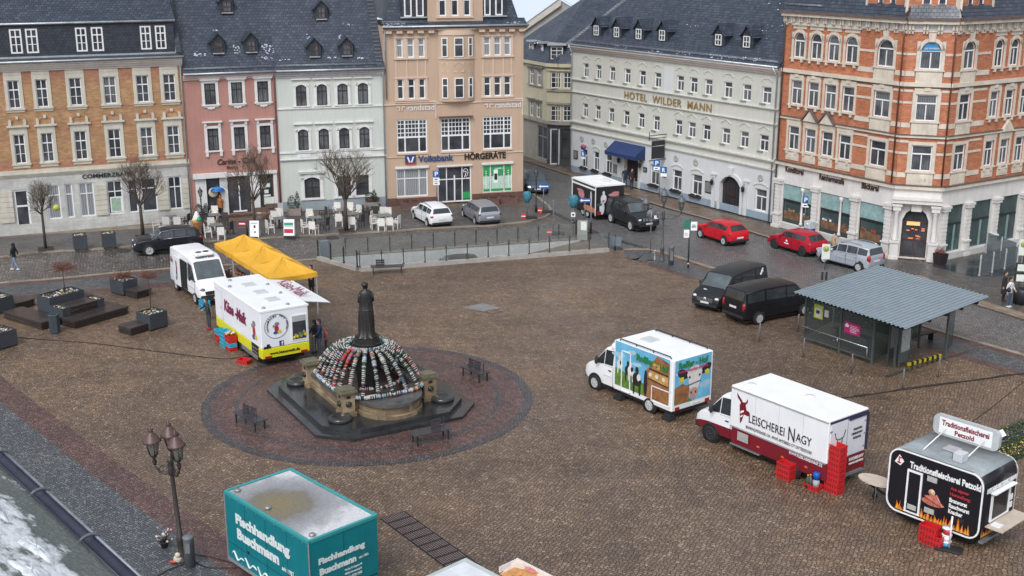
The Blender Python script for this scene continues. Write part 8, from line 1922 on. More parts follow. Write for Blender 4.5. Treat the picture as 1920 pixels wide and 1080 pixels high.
b=MB();b.box(.55,1.12,-.035,-.015,1.45,2.15,0);b.box(.63,1.04,-.045,-.036,1.52,1.98,1);b.box(.7,.92,-.05,-.046,1.7,1.86,2);b.build('yellow_poster',[M('lime_poster',(.45,.5,.06),.5,.15,5),M('poster_white',(.6,.6,.58),.5,.1,6),DARK],o)
b=MB();b.box(1.22,1.48,-.035,-.015,1.65,2.0,0);b.build('timetable_sheet',_mc['poster_white'],o)
b=MB();b.box(2.5,3.45,-.035,-.015,1.2,1.75,0);b.prism([(2.56,1.5),(2.76,1.5),(2.78,1.6),(2.66,1.7),(2.54,1.6)],-.045,-.036,1,axis='y')
for k in range(5):b.box(2.86,2.9+R.uniform(.3,.5),-.045,-.036,1.3+k*.075,1.325+k*.075,1)
b.build('pink_poster',[M('magenta_poster',(.52,.02,.18),.5,.1,4),WHITE],o)
o,L2=pane(gB,lc(1668,672),.3,2.4,DGL,'glass_wall');o,L3=pane(gA,lc(1560,612),.3,2.4,DGL,'glass_wall');o,L4=pane(lc(1560,612),pE,.3,2.4,DGL,'glass_wall');o,L5=pane(pD,lc(1785,655),.3,2.4,DGL,'glass_wall')
INFO=M('timetable_map',(.34,.37,.36),.5,.45,9)
for(X,Y,X2,Y2)in((1664,682,1682,676),(1684,690,1704,683)):
 p,q=lc(X,Y),lc(X2,Y2);o,l=pane(p,q,.75,2.2,INFO,'info_panel');b=MB();b.box(.03,l-.03,.014,.05,.2,2.3);b.box(.0,.06,-.03,.05,0,2.3);b.box(l-.06,l,-.03,.05,0,2.3);b.build('panel_frame',FRM,o)
p=lc(1600,640);b=MB();b.box(-1.2,1.2,-.2,.2,.42,.47);b.box(-1.0,-.95,-.15,.15,0,.42);b.box(.95,1.0,-.15,.15,0,.42);b.build('bench_seat',DARK,t,(p[0],p[1],0));p=lc(1725,642);b=MB();b.box(-.2,.2,-1.,1.,.42,.47);b.box(-.15,.15,-.8,-.75,0,.42);b.build('bench_seat',DARK,t,(p[0],p[1],0))
p,q=G(1702,688),G(1763,671);d=q-p;t2=thing('hazard_beam','yellow and black striped low beam along the front of the bus shelter','hazard beam',p,math.atan2(d.y,d.x));b=MB();nn_=13;l=d.length
for i in range(nn_):b.box(l*i/nn_,l*(i+1)/nn_,-.05,.05,.04,.2,i%2)
b.build('striped_bar',[M('hazard_yellow',(.55,.42,.02),.5,.2,5),SEAM],t2);b=MB();b.box(.2,.3,-.08,.08,0,.04);b.box(l-.3,l-.2,-.08,.08,0,.04);b.build('bar_foot',DARK,t2)
ribbon('drain_channel',px([(1660,707),(1768,673),(1850,650)]),-.12,.12,.014,STONEW)
def bollard(P,label,h=.95,r=.035):
 t=thing('bollard',label,'bollard',P,0,'thin steel bollards around the bus shelter');b=MB();b.lathe([(r,0),(r,h-.04),(r*.6,h),(0,h)],10);b.build('post',STEEL,t);b=MB();b.lathe([(r*2.2,0),(r*2.2,.02),(r,.03)],12);b.build('base_plate',DARK,t)
for X,Y,lab in((1423.5,640,'thin steel bollard behind the rear bumper of the plain black van'),(1496,622,'thin steel bollard by the front wheel of the plain black van'),(1506,669,'thin steel bollard at the left end of the shelter glass wall'),(1596,700,'thin steel bollard before the pink poster of the shelter'),(1692,729,'thin steel bollard standing before the shelter drain channel'),(1759,707,'thin steel bollard in front of the right shelter post')):bollard(G(X,Y),lab,.95 if X!=1507 else 1.1)
q=G(1545,525);t=thing('twin_post','pair of dark posts between road and bus shelter','post',q);[(lambda b:(b.box(x-.05,x+.05,-.04,.04,0,.5),b.build('post',DARK,t)))(MB())for x in(-.12,.12)]
# ---- signs and posts
SGB=M('sign_blue',(.01,.10,.32),.4,.1,3);SGBK=M('sign_back_grey',(.13,.14,.15),.5,.15);PG=M('post_grey',(.22,.235,.24),.45,.15,3,metal=.4)
def post(name,label,P,h,cat='road sign',r=.03,mat=PG,group=None,rz=0.):
 t=thing(name,label,cat,P,rz,group);b=MB();b.lathe([(r,0),(r,h),(0,h+.01)],8);b.build('pole',mat,t);return t
def plate(t,x0,x1,z0,z1,mats,nm='sign_plate',y=-.05,extra=None):
 b=MB();b.box(x0,x1,y,y+.015,z0,z1,0)
 if extra:extra(b,y)
 return b.build(nm,mats,t)
def psign(label,P,h,subs=1,rz=0.,s=.5,dx=0,both=False):
 t=post('parking_sign',label,P,h,group=None,rz=rz);o=plate(t,dx-s/2,dx+s/2,h-s,h,[SGB]);text('P',s*.5,s*.7,WHITE,o,(dx-s*.22,-.055,h-s*.85),bold=.02)
 for i in range(subs):q=plate(t,dx-s/2,dx+s/2,h-s-(i+1)*.3,h-s-(i+1)*.3+.26,[WHITE],'sub_plate');b=MB();b.box(dx-.12,dx+.08,-.06,-.051,h-s-(i+1)*.3+.1,h-s-(i+1)*.3+.17);b.build('pictogram',SEAM,q)
 return t
psign('blue parking sign with two white plates before the hearing aid shop',G(819,385.5,.1),2.7,2,rad(0))
psign('blue parking sign at the left bakery window',G(1507,438,.1),2.6,1,rad(-25),.45);psign('blue parking sign at the pillar right of the bakery door posts',G(1600,458,.1),2.6,1,rad(-25),.45)
t=psign('double blue parking sign on the hotel pavement under the black hanging board',G(1236,371,.1),3.0,1,rad(-20),.5,-.28);o=plate(t,.05,.55,2.0,2.5,[SGB]);text('R',.25,.33,WHITE,o,(.17,-.055,2.08),bold=.02);plate(t,.05,.55,1.72,1.98,[WHITE],'sub_plate')
t=post('no_parking_sign','round red and blue no-parking sign at the left end of the hotel',G(1093,336,.1),2.9,rz=rad(-20));b=MB();b.lathe([(0,.02),(.25,.02),(.25,0)],20);o=b.build('sign_disc',M('sign_red',(.42,.02,.03),.4,.1),t,(0,-.04,2.75));o.rotation_euler=(pi/2,0,0);b=MB();b.lathe([(0,.008),(.19,.008),(.19,0)],20);q=b.build('sign_disc_blue',SGB,o,(0,0,.02));b=MB();b.box(-.19,.19,-.025,.025,.009,.014);bb=b.build('slash',o.data.materials[0],q);bb.rotation_euler=(0,0,-.8)
o=plate(t,-.2,.2,1.95,2.4,[SGB]);text('R',.2,.3,WHITE,o,(-.1,-.055,2.02),bold=.02);plate(t,-.18,.18,1.75,1.92,[WHITE],'sub_plate')
RW=M('red_warning_foot',(.5,.04,.03),.5,.15,4);RUB=M('black_rubber_foot',(.025,.022,.022),.7,.3,4);TARP=M('teal_plastic_bag',(.035,.17,.22),.5,.35,5)
def foot(t,dx=.3):
 b=MB()
 for k in range(2):b.prism([(-.42+dx,-.2),(.42+dx,-.2),(.42+dx,.2),(-.42+dx,.2)],.09*k,.09*k+.085,0)
 b.build('rubber_foot',RUB,t);b=MB();b.box(-.42,-.12,-.12,.12,.0,.17,0);b.box(-.42,-.12,-.121,.121,.17,.24,1);b.box(-.42,-.12,-.122,.122,.24,.36,0);b.build('red_white_block',[RW,WHITE],t)
def bagged(label,P,h,ft=True,s=1.):
 t=post('covered_sign',label,P,h);b=MB();i0=0
 b.lathe([(.07*s,-.46*s),(.26*s,-.34*s),(.30*s,-.1*s),(.32*s,.18*s),(.24*s,.34*s),(.05*s,.38*s)],7,(0,0,h-.35),sy=.4,sm=True);rr_=random.Random(3)
 b.v=[(x+rr_.uniform(-.06,.06),y+rr_.uniform(-.06,.06),z+rr_.uniform(-.06,.06))for x,y,z in b.v];b.build('bag_cover',TARP,t)
 if ft:foot(t)
 return t
bagged('road sign wrapped in a teal bag on the beige house corner',G(988.5,410,.1),2.0);bagged('road sign wrapped in a teal bag before the black food trailer',G(1074.5,441),2.75,False,1.1)
def arrow(label,P,h,ft,rz=0.):
 t=post('one_way_sign',label,P,h,rz=rz);o=plate(t,-.4,.4,h-.3,h,[SGB,WHITE],extra=lambda b,y:(b.prism([(-.36,h-.15),(-.2,h-.27),(-.2,h-.19),(.34,h-.19),(.34,h-.11),(-.2,h-.11),(-.2,h-.03)],y-.006,y-.001,1,axis='y')))
 if ft:foot(t)
arrow('blue one-way arrow sign on a red and black foot in the side street',G(1019,399,.1),2.15,True);arrow('blue one-way arrow sign in front of the black food trailer',G(1096,432),2.3,False)
t=post('covered_sign','bare sign post seen edge-on with a red block at its foot by the ramp',G(1037,440),2.45);plate(t,-.04,.04,1.7,2.4,[SGBK]);foot(t,.35)
t=post('rule_sign','small black and white sign on a banded post before the food trailer',G(1074,445),1.75);b=MB();b.box(-.14,.14,-.05,-.03,1.45,1.75,0);b.box(-.06,.06,-.06,-.051,1.52,1.66,1);b.build('sign_plate',[WHITE,SEAM],t)
for k in range(3):b=MB();b.lathe([(.04,0),(.04,.12)],8,(0,0,.7+k*.24));b.build('black_band',SEAM,t)
t=post('tall_post','tall dark and pale post standing at the right of the food trailer foot',G(1107.5,446),3.0,r=.045,mat=PG);b=MB();b.lathe([(.065,0),(.065,1.05),(.05,1.1)],8);b.build('post_sleeve',DARK,t)
q=G(1088,449);t=thing('ticket_machine','grey parking ticket machine with a white notice at the ramp entrance','ticket machine',q,rad(-10));b=MB();b.box(-.2,.5,-.2,.2,0,1.3);bevel(b.build('machine_body',M('machine_grey',(.26,.26,.25),.5,.15,2),t),.02);b=MB();b.box(.05,.45,-.215,-.201,.7,1.28);b.build('notice',POSTER,t);b=MB();b.box(-.34,-.22,-.1,.1,0,1.35);b.build('side_post',DARK,t)
b=MB();b.ball((0,0,.22),(.3,.24,.25),9,6);q=G(1101,447);b.build('rubbish_bag',M('black_bin_bag',(.012,.012,.014),.3,.3,4),None,q,label='black rubbish bag beside the parking ticket machine',cat='rubbish bag')
q=G(1153,469);t=thing('info_board','small grey two-panel board on a post by the ramp entrance','info board',q,rad(-15));b=MB();b.lathe([(.045,0),(.045,1.05)],8);b.build('post',DARK,t);[(lambda b:(b.box(x-.2,x+.2,-.05,.03,.3,.92),b.build('board',M('slate_blue_board',(.12,.15,.17),.5,.15),t)))(MB())for x in(-.22,.22)]
t=post('round_sign','round road sign seen from behind on a tall post near the candelabra lamp',G(1219,475),2.75,rz=rad(10));b=MB();b.lathe([(0,.02),(.3,.02),(.3,0)],20);o=b.build('sign_disc',SGBK,t,(0,.04,2.6));o.rotation_euler=(pi/2,0,0);b=MB();b.box(.18,.36,-.03,.0,2.3,2.5);b.build('sign_label',WHITE,t)
q=G(1227.5,488);t=thing('water_hydrant','small pale standpipe left of the candelabra lamp','standpipe',q);b=MB();b.lathe([(.09,0),(.06,.04),(.055,.55),(.08,.58),(.05,.68),(0,.7)],10);b.tube([(0,0,.5),(-.16,-.02,.5)],.03,6);b.build('pipe',M('pale_iron_pipe',(.3,.3,.29),.5,.2,4),t);b=MB();b.box(-.45,.05,-.1,.1,0,.03);b.build('cover',DARK,t)
q=G(1258,496);t=thing('power_cabinet','slim round grey power pillar right of the candelabra lamp','power pillar',q);b=MB();b.lathe([(.17,0),(.17,1.1),(.18,1.12),(.18,1.16),(0,1.17)],18);b.build('pillar_body',_mc['mid_grey_pillar'],t);b=MB();b.box(-.1,.1,-.185,-.165,.3,.9);b.build('service_door',_mc['mid_grey_door'],t)
t=post('info_sign','dark green post with a green and two white notice plates beside the road',G(1290,503),3.1,'info sign',.05,M('dark_green_post',(.03,.05,.045),.5,.2));GN=M('sign_green',(.02,.17,.11),.45,.15,4)
plate(t,-.35,-.02,2.55,3.05,[GN]);plate(t,-.35,-.02,1.95,2.45,[WHITE],'notice_plate');plate(t,.06,.45,2.4,2.95,[WHITE],'notice_plate');b=MB();b.box(.12,.38,-.06,-.051,2.6,2.66);b.box(.15,.34,-.06,-.051,2.72,2.76);b.box(-.3,-.1,-.06,-.051,2.1,2.12);b.box(-.3,-.1,-.06,-.051,2.2,2.22);b.build('printed_lines',SEAM,t);b=MB();b.lathe([(.056,.28),(.056,.34)],8,caps=False);b.build('white_band',WHITE,t)
for(X,Y,h,lab,lx_)in((1546,505,1.6,'yellow and green bus stop sign beside the tall silver car',0),(1909,547,3.1,'bus stop sign with timetables at the right edge of the view',0)):
 t=post('bus_stop_sign',lab,G(X,Y,.1),h,'bus stop',.035,rz=rad(-10));plate(t,-.24,.24,h-.95,h,[M('sign_pale',(.62,.64,.58),.45,.1,3)])
 b=MB();b.lathe([(0,.02),(.17,.02),(.17,0)],18);o=b.build('stop_disc',M('stop_yellow',(.58,.50,.05),.45,.1),t,(0,-.052,h-.3));o.rotation_euler=(pi/2,0,0);b=MB();b.lathe([(.17,.022),(.135,.022)],18,caps=False);b.build('stop_ring',GN,o);text('H',.14,.17,GN,o,(-.07,-.085,.021),rot=(0,0,0),bold=.02)
 if h>2:[(lambda b:(b.box(-.28,.28,-.12,.1,z,z+.5,0),b.box(-.22,.22,-.13,-.121,z+.05,z+.45,1),b.build('timetable_case',[DARK,POSTER],t)))(MB())for z in(1.2,.6)]
q=G(1517,447,.1);t=thing('newspaper_box','blue and white dispenser box at the bakery pillar','dispenser box',q,rad(-59));b=MB();b.box(-.3,.3,-.25,.2,0,.72);b.build('lower_box',M('royal_blue_box',(.02,.06,.28),.4,.1,3),t);b=MB();b.box(-.3,.3,-.25,.2,.723,1.2);b.build('upper_box',M('grey_white_box',(.5,.53,.55),.4,.1,3),t);b=MB();b.lathe([(0,.01),(.1,.01),(.1,0)],12);o=b.build('round_mark',WHITE,t,(0,-.253,1.0));o.rotation_euler=(pi/2,0,0)
q=G(1562,468,.1);t=thing('wooden_figure','pale carved wooden post figure between two bakery windows','carved figure',q,rad(-59));b=MB();b.lathe([(.13,0),(.12,.4),(.15,.7),(.08,.82),(.09,.95),(.06,1.05),(0,1.08)],9);b.tube([(.1,0,.6),(.2,-.1,.9)],.04,6);b.build('figure_body',M('pale_carved_wood',(.42,.3,.2),.7,.25,5),t)
q=G(1762,496,.1);t=thing('flower_planter','dark square planter with dry reddish heather at the bakery corner','planter',q,rad(33));b=MB();b.lathe([(.38,0),(.48,.72),(.43,.72),(.42,.66),(0,.66)],4,a0=pi/4,sm=False);b.build('pot',M('plum_black_pot',(.03,.022,.03),.4,.2),t);b=MB()
for _ in range(90):a=R.uniform(0,6.3);r_=R.uniform(0,.33);b.tube([(r_*cos(a),r_*sin(a),.66),(r_*1.2*cos(a),r_*1.2*sin(a),.8+R.uniform(0,.28))],[.02,.012],4)
b.build('heather',M('dry_heather',(.14,.06,.05),.85,.4,6),t)
q=G(1914,569,.1);t=thing('litter_bin','black rounded litter bin at the bus stop on the right edge','litter bin',q);b=MB();b.lathe([(.42,0),(.45,.7),(.4,.85),(0,.88)],14);b.build('bin_body',DARK,t);b=MB();b.lathe([(.2,.885),(.2,.89),(0,.89)],12);b.build('slot',SEAM,t)
GLF=clearglass('terrace_glass',(.6,.66,.68),.38)
railing('terrace_screen','near glass windbreak of the dark terrace with a framed lower panel',G(1836,517,.1),G(1906,499,.1),3,1.25,.0,GLF,M('pale_frame_post',(.45,.46,.46),.4,.1),.1)
railing('terrace_screen','rear glass windbreak of the dark terrace running to the street',G(1848,474,.1),G(1903,495,.1),2,1.35,.0,GLF,_mc['pale_frame_post'],.1)
# ---- café terrace
CW=M('cream_wicker',(.68,.66,.61),.6,.12,14);CB=M('dark_wicker',(.05,.045,.045),.6,.25,14);TBL=M('table_grey',(.17,.18,.18),.4,.2,3)
def make_chair(name,mat,label,group):
 t=thing(name,label,'chair',(0,0,0),0,group)
 b=MB();b.box(-.25,.25,-.24,.24,.40,.45);b.build('seat',mat,t);b=MB();b.prism([(-.25,.40),(.25,.40),(.24,.95),(-.24,.95)],-.27,-.23,axis='y');b.build('backrest',mat,t)
 for s in(-1,1):
  b=MB();b.box(s*.26-.025,s*.26+.025,-.24,.2,.62,.66);b.box(s*.26-.025,s*.26+.025,.16,.2,.45,.62);b.build('armrest',mat,t)
  for y in(-.22,.2):b=MB();b.box(s*.23-.025,s*.23+.025,y-.025,y+.025,0,.40);b.build('leg',mat,t)
 return t
_ch={}
def chair(X,Y,rz,white,label):
 P=G(X,Y,.1);k=white;g='cream wicker chairs of the café terrace' if white else 'dark wicker chairs of the café terrace';nm='white_cafe_chair' if white else 'dark_cafe_chair'
 if k not in _ch:_ch[k]=make_chair(nm,CW if white else CB,label,g);_ch[k].location=P;_ch[k].rotation_euler=(0,0,rz)
 else:dup(_ch[k],P,rz,label)
_tb=[]
def table(X,Y,label,rz=.3,s=.4):
 P=G(X,Y,.1)
 if not _tb:
  t=thing('cafe_table',label,'table',P,rz,'café tables');b=MB();b.box(-.4,.4,-.4,.4,.70,.74);b.build('tabletop',TBL,t);b=MB();b.lathe([(.04,.04),(.04,.70)],8);b.build('leg',DARK,t);b=MB();b.box(-.3,.3,-.04,.04,0,.04);b.box(-.04,.04,-.3,.3,.041,.06);b.build('base',DARK,t);_tb.append(t)
 else:t=dup(_tb[0],P,rz,label)
 t.scale=(s/.4,s/.4,1)
F_=rad(0);
TB=[((322,425),'the table behind the black parked car',[(294,432,-75,1,'left side'),(314,430,0,1,'house side, left'),(335,430,0,1,'house side, right'),(323,411,180,0,'far side'),(349,425,80,0,'right side'),(357,437,60,1,'road side, right')]),((407,440),'the table right of the ice cream cone',[(391,445,-70,1,'left side'),(416,450,5,1,'road side'),(429,440,75,0,'right side'),(420,424,170,0,'far side')]),((403,421),'the table before the green frog bin',[(402,411,180,1,'house side'),(397,431,10,1,'road side'),(387,420,-80,0,'left side')]),((525,428),'the table behind the menu board',[(507,437,-60,1,'left side'),(514,421,185,1,'far left side'),(523,416,170,1,'far right side')]),((592,426),'the table right of the menu board',[(573,436,-65,1,'left side'),(589,439,-20,1,'road side'),(581,417,190,1,'house side'),(609,432,70,0,'right side, near'),(606,412,120,0,'right side, far')]),((643,411),'the table left of the widest bare tree',[(624,411,-80,0,'left side'),(632,404,180,1,'house side, left'),(656,404,180,1,'house side, right'),(636,424,5,1,'road side')]),((662,419),'the table under the widest bare tree',[(670,409,150,1,'far side'),(661,430,0,1,'road side'),(675,425,70,0,'right side')]),((699,403),'the table beside the round evergreen',[(688,408,-70,0,'left side'),(703,409,0,0,'road side')]),((720,422),'the long table at the parking bay',[(702,429,-70,1,'left side, near'),(704,420,-100,1,'left side, far'),(716,433,0,1,'road side, left'),(731,431.5,5,1,'road side, right'),(743,428,70,1,'right side'),(718,413,180,1,'house side, left'),(727,414,175,1,'house side, right')])]
for(X,Y),nm,cs_ in TB:
 table(X,Y,'square grey café table: '+nm,.3,.42 if 'long' not in nm else.5)
 for(x,y,h,w_,side)in cs_:chair(x,y,rad(h),w_,('cream' if w_ else 'dark')+' wicker chair, '+side.replace(',','')+', '+nm[4:])
WDB=M('brown_wood_bench',(.13,.085,.065),.6,.25,3)
for i,(X,Y,lab)in enumerate(((490,413,'brown wooden bench under the bare tree before the pink house'),(514,405,'brown wooden bench by the doors of the pink house'),(700,393.5,'dark wooden bench against the mint house under the evergreen'))):
 t=thing('wooden_bench',lab,'bench',G(X,Y,.1),rad(18));b=MB();b.box(-.55,.55,-.2,.2,.40,.45);b.build('seat',WDB,t);b=MB();b.box(-.55,.55,.2,.24,.55,.9);b.build('backrest',WDB,t)
 for x in(-.5,.5):b=MB();b.box(x-.04,x+.04,-.18,.22,0,.40);b.build('leg',WDB,t)
def aboard(label,P,mats,draw,w=.62,h=1.1,rz=0.):
 t=thing('sandwich_board',label,'sandwich board',P,rz,'sandwich boards at the kerb');
 for s in(-1,1):
  b=MB();a=.16;b.face([(-w/2,s*.28,.05),(w/2,s*.28,.05),(w/2,s*.06,h),(-w/2,s*.06,h)]);b.face([(-w/2,s*.25,.05),(-w/2,s*.03,h),(w/2,s*.03,h),(w/2,s*.25,.05)]);b.build('board_panel',mats[0],t)
 b=MB();
 for k,(x0,x1,z0,z1,mi)in enumerate(draw):
  yy=lambda z:-.28+.22*(z-.05)/(h-.05)-.006-.001*k;b.face([(x0*w,yy(z0*h),z0*h),(x1*w,yy(z0*h),z0*h),(x1*w,yy(z1*h),z1*h),(x0*w,yy(z1*h),z1*h)],mi)
 b.build('printed_face',mats,t);return t
BRW=M('board_dark_brown',(.035,.028,.03),.5,.2,4);RDB=M('board_red',(.42,.02,.035),.5,.15,6);GNB=M('board_green',(.03,.25,.17),.5,.25,9)
aboard('dark sandwich board with a red header, leftmost of the three boards',G(456,447,.1),[BRW,RDB,WHITE],[(-.48,.48,.82,.99,1),(-.3,.3,.87,.93,2),(-.35,.4,.66,.7,1),(-.35,.35,.05,.2,2)],.6,1.15)
aboard('white sandwich board with black drawings, middle one of the three boards',G(478.5,445,.1),[WHITE,SEAM,_mc['grey_print']],[(-.35,.35,.86,.89,1),(-.05,.15,.6,.75,1),(.0,.18,.3,.42,2),(-.4,.4,.05,.1,1)],.62,1.15)
aboard('white menu board with green and red blocks, rightmost of the three boards',G(543.5,445,.1),[WHITE,GNB,RDB,BLACK],[(-.45,.4,.68,.84,1),(-.4,.42,.6,.63,1),(-.45,.38,.28,.5,2),(-.5,.5,.0,.14,3)],.72,1.25)
q=G(371,445,.1);t=thing('ice_cream_cone','giant ice cream cone figure with white swirl on the café terrace','advertising figure',q)
b=MB();b.lathe([(.08,0),(.13,.2),(.30,1.05),(.33,1.1),(.28,1.12)],16);b.build('cone',cells('waffle_cone',[(0,(.42,.17,.045)),(1,(.5,.23,.07))],.1,.1,.12,(.3,.11,.03),(.5,.6),rot=.785,distort=0,bmp=.4),t)
b=MB();b.ball((-.1,-.05,1.22),.2,12,8);b.build('vanilla_scoop',M('vanilla',(.6,.5,.28),.5,.1),t);b=MB();b.ball((.16,-.05,1.24),.19,12,8);b.build('mint_scoop',M('green_scoop',(.02,.28,.13),.45,.1),t);b=MB();b.lathe([(.26,0),(.29,.1),(.22,.2),(.24,.26),(.15,.38),(.15,.42),(.05,.58),(0,.6)],14,(0,.08,1.2));b.build('cream_swirl',M('cream_white',(.68,.68,.7),.5,.05),t)
q=G(399.5,404,.1);t=thing('frog_bin','bright green round-headed waste bin by the dark café door','waste bin',q);b=MB();b.lathe([(.2,0),(.27,.3),(.26,.6),(.31,.75),(.28,.95),(.15,1.04),(0,1.05)],16);b.build('bin_body',M('bright_green_plastic',(.02,.32,.08),.4,.15),t);b=MB();b.ball((0,-.24,.78),(.2,.08,.07),12,6);b.build('mouth_opening',SEAM,t)
LEAF=M('conifer_green',(.022,.045,.025),.8,.5,12)
def shrub(label,P,parts,pot=None,n=900,cat='shrub',group=None,leaf=LEAF):
 t=thing('evergreen_shrub',label,cat,P,0,group)
 if pot:b=MB();b.box(-pot[0],pot[0],-pot[1],pot[1],0,pot[2]);b.build('pot',pot[3],t)
 b=MB()
 for(cx,cy,cz,rx,rz_)in parts:
  for _ in range(int(n/len(parts))):
   while True:
    u,v,w=R.uniform(-1,1),R.uniform(-1,1),R.uniform(-1,1)
    if.35<u*u+v*v+w*w<1:break
   tp=1-.35*max(w,0);p=Vector((cx+u*rx*tp,cy+v*rx*tp,cz+w*rz_));s=R.uniform(.03,.07);d=Vector((R.uniform(-1,1),R.uniform(-1,1),R.uniform(-.2,1))).normalized();e=d.cross(Vector((R.random(),R.random(),.3))).normalized()
   b.face([p-e*s*.5,p+d*s*1.6,p+e*s*.5])
 b.build('foliage',leaf,t);return t
STP=M('stone_trough',(.26,.22,.19),.7,.2,3)
shrub('dark evergreen in a stone trough at the left corner of the mint house',G(553,403,.1),[(-.2,0,.95,.38,.55),(.22,0,1.1,.2,.65)],(.5,.3,.5,STP));shrub('round dark evergreen at the right corner of the mint house',G(696,393,.1),[(-.1,.1,.95,.42,.4),(.25,.1,1.0,.25,.5)],(.45,.25,.55,STP));shrub('low dark evergreen hedge in front of the pink house left of the door',G(381,411,.1),[(-.3,0,.7,.3,.45),(.25,0,.7,.3,.45)],(.65,.25,.4,DARK))
b=MB();b.box(-.2,.2,-.02,.02,.05,1.1);q=G(527,408,.1);t=thing('menu_stand','slim grey menu stand by the right edge of the pink house','menu stand',q);b.build('panel',M('pale_grey_panel',(.42,.42,.43),.5,.1),t);b=MB();b.box(-.25,.25,-.15,.15,0,.05);b.build('foot_plate',DARK,t)
for X,Y,lab in((770,391,'red stone flower trough behind the white estate car'),(918,384,'red stone flower trough left of the green shop window'),(953,382,'red stone flower trough at the corner of the beige house')):
 shrub(lab,G(X,Y,.1),[(-.35,0,.55,.3,.1),(.3,0,.55,.3,.1)],(.75,.2,.5,REDS),200,'flower trough',None,M('dry_plants',(.09,.05,.035),.85,.4,8))
 # ---- yellow tents
TENT=M('yellow_tent_cloth',(.62,.33,.025),.55,.10,1.3);TENTT=TENT
T0,T1,T2=G(402,463,2.15),G(507,530,2.15),G(588,520,2.15)
dL=(T1-T0);ang_=math.atan2(dL.y,dL.x);Lt=dL.length/3;Wt=2.65
for i,lab in enumerate(('yellow pop-up tent nearest the café terrace, first of the row of three','yellow pop-up tent in the middle of the row of three','yellow pop-up tent nearest the fountain, last of the row of three')):
 t=thing('market_tent',lab,'market tent',(T0.x,T0.y,0),ang_,'yellow market tents');x0,x1=Lt*i+.02,Lt*(i+1)-.02;m_=(x0+x1)/2
 zt2,za,zpk=2.15,2.36,3.05;b=MB();n=8
 pk=Vector((m_,Wt/2,zpk));cs_=[Vector((x0,0,za)),Vector((x1,0,za)),Vector((x1,Wt,za)),Vector((x0,Wt,za))]
 for k in range(4):
  A_,B_=cs_[k],cs_[(k+1)%4]
  for r_ in range(n):
   f0,f1=r_/n,(r_+1)/n
   sag=lambda f,g:-.13*sin(pi*f)*(.4+.6*sin(pi*g))-.05*sin(pi*g)*(1-f)
   G4=6
   for c_ in range(G4):
    g0,g1=c_/G4,(c_+1)/G4;P_=lambda f,g:A_.lerp(B_,g).lerp(pk,f)+Vector((0,0,sag(f,g)+.012*sin(23*g+9*f)))
    b.face([P_(f0,g0),P_(f0,g1),P_(f1,g1),P_(f1,g0)],0,True)
 b.build('canopy',TENT,t)
 for k in range(4):
  A_,B_=cs_[k],cs_[(k+1)%4];b=MB();n2=10
  for j in range(n2):p,q=A_.lerp(B_,j/n2),A_.lerp(B_,(j+1)/n2);w0=.03*sin(pi*j/n2*3);w1=.03*sin(pi*(j+1)/n2*3);nn_=(B_-A_).cross(Vector((0,0,1))).normalized();b.face([p+nn_*w0-Vector((0,0,.26+.05*(1-abs(2*j/n2-1)))),q+nn_*w1-Vector((0,0,.26+.05*(1-abs(2*(j+1)/n2-1)))),q-Vector((0,0,.05*sin(pi*(j+1)/n2))),p-Vector((0,0,.05*sin(pi*j/n2)))],0,True)
  b.build('valance',TENT,t)
  p=cs_[k];b=MB();ix=.05 if p.x<m_ else-.05;iy=.05 if p.y<1 else-.05;b.box(p.x+ix-.025,p.x+ix+.025,p.y+iy-.025,p.y+iy+.025,0,za);b.build('leg',M('tent_leg',(.5,.5,.5),.4,.1,metal=.4),t)
t=thing('market_table','market table heaped with red and orange goods under the yellow tents','market table',(T0.x,T0.y,0),ang_);b=MB();b.box(.4,Lt*2.4,.3,1.1,.7,.75);b.box(.4,Lt*2.4,.28,.3,.1,.75);b.build('tabletop',M('table_cloth_brown',(.16,.07,.04),.8,.3,3),t);b=MB()
for _ in range(420):x,y=R.uniform(.45,Lt*2.35),R.uniform(.33,1.05);r_=R.uniform(.04,.09);b.ball((x,y,.78+R.uniform(0,.1)),(r_,r_,r_*.8),6,4,R.choice([0,0,1,2,3]))
b.build('heaped_goods',[M('goods_red',(.30,.05,.03),.6,.3),M('goods_orange',(.42,.18,.06),.6,.3),M('goods_pale',(.45,.4,.33),.6,.3),M('goods_brown',(.14,.07,.04),.6,.3)],t,kind='stuff')
for x in(.5,Lt*2.3):b=MB();b.box(x-.03,x+.03,.95,1.01,0,.7);b.build('leg',STEEL,t)
# ---- crates
CR,CBL=M('red_crate_plastic',(.50,.018,.022),.42,.1,3),M('sky_blue_crate_plastic',(.03,.36,.52),.42,.1,3)
_cm={}
def crate_mesh(mat):
 if mat.name not in _cm:
  b=MB();w,d,h=.3,.2,.205
  for s in(-1,1):
   b.box(-w,w,s*d-(.012 if s>0 else 0),s*d+(.012 if s<0 else 0),.0,h);b.box(s*w-(.012 if s>0 else 0),s*w+(.012 if s<0 else 0),-d+.012,d-.012,0,h)
  b.box(-w+.012,w-.012,-d+.012,d-.012,0,.012)
  for s in(-1,1):b.box(-w-.012,w+.012,s*(d+.006)-.006,s*(d+.006)+.006,h-.03,h);b.box(s*(w+.006)-.006,s*(w+.006)+.006,-d,d,h-.03,h)
  for s in(-1,1):
   for i in range(5):x=-.24+i*.105;b.box(x,x+.06,s*(d+.001)-.002,s*(d+.001)+.002,.05,.08,1);b.box(x,x+.06,s*(d+.001)-.002,s*(d+.001)+.002,.105,.135,1)
   for i in range(3):y=-.13+i*.09;b.box(s*(w+.001)-.002,s*(w+.001)+.002,y,y+.06,.05,.08,1)
  _cm[mat.name]=b.mesh('crate',[mat,SEAM])
 return _cm[mat.name]
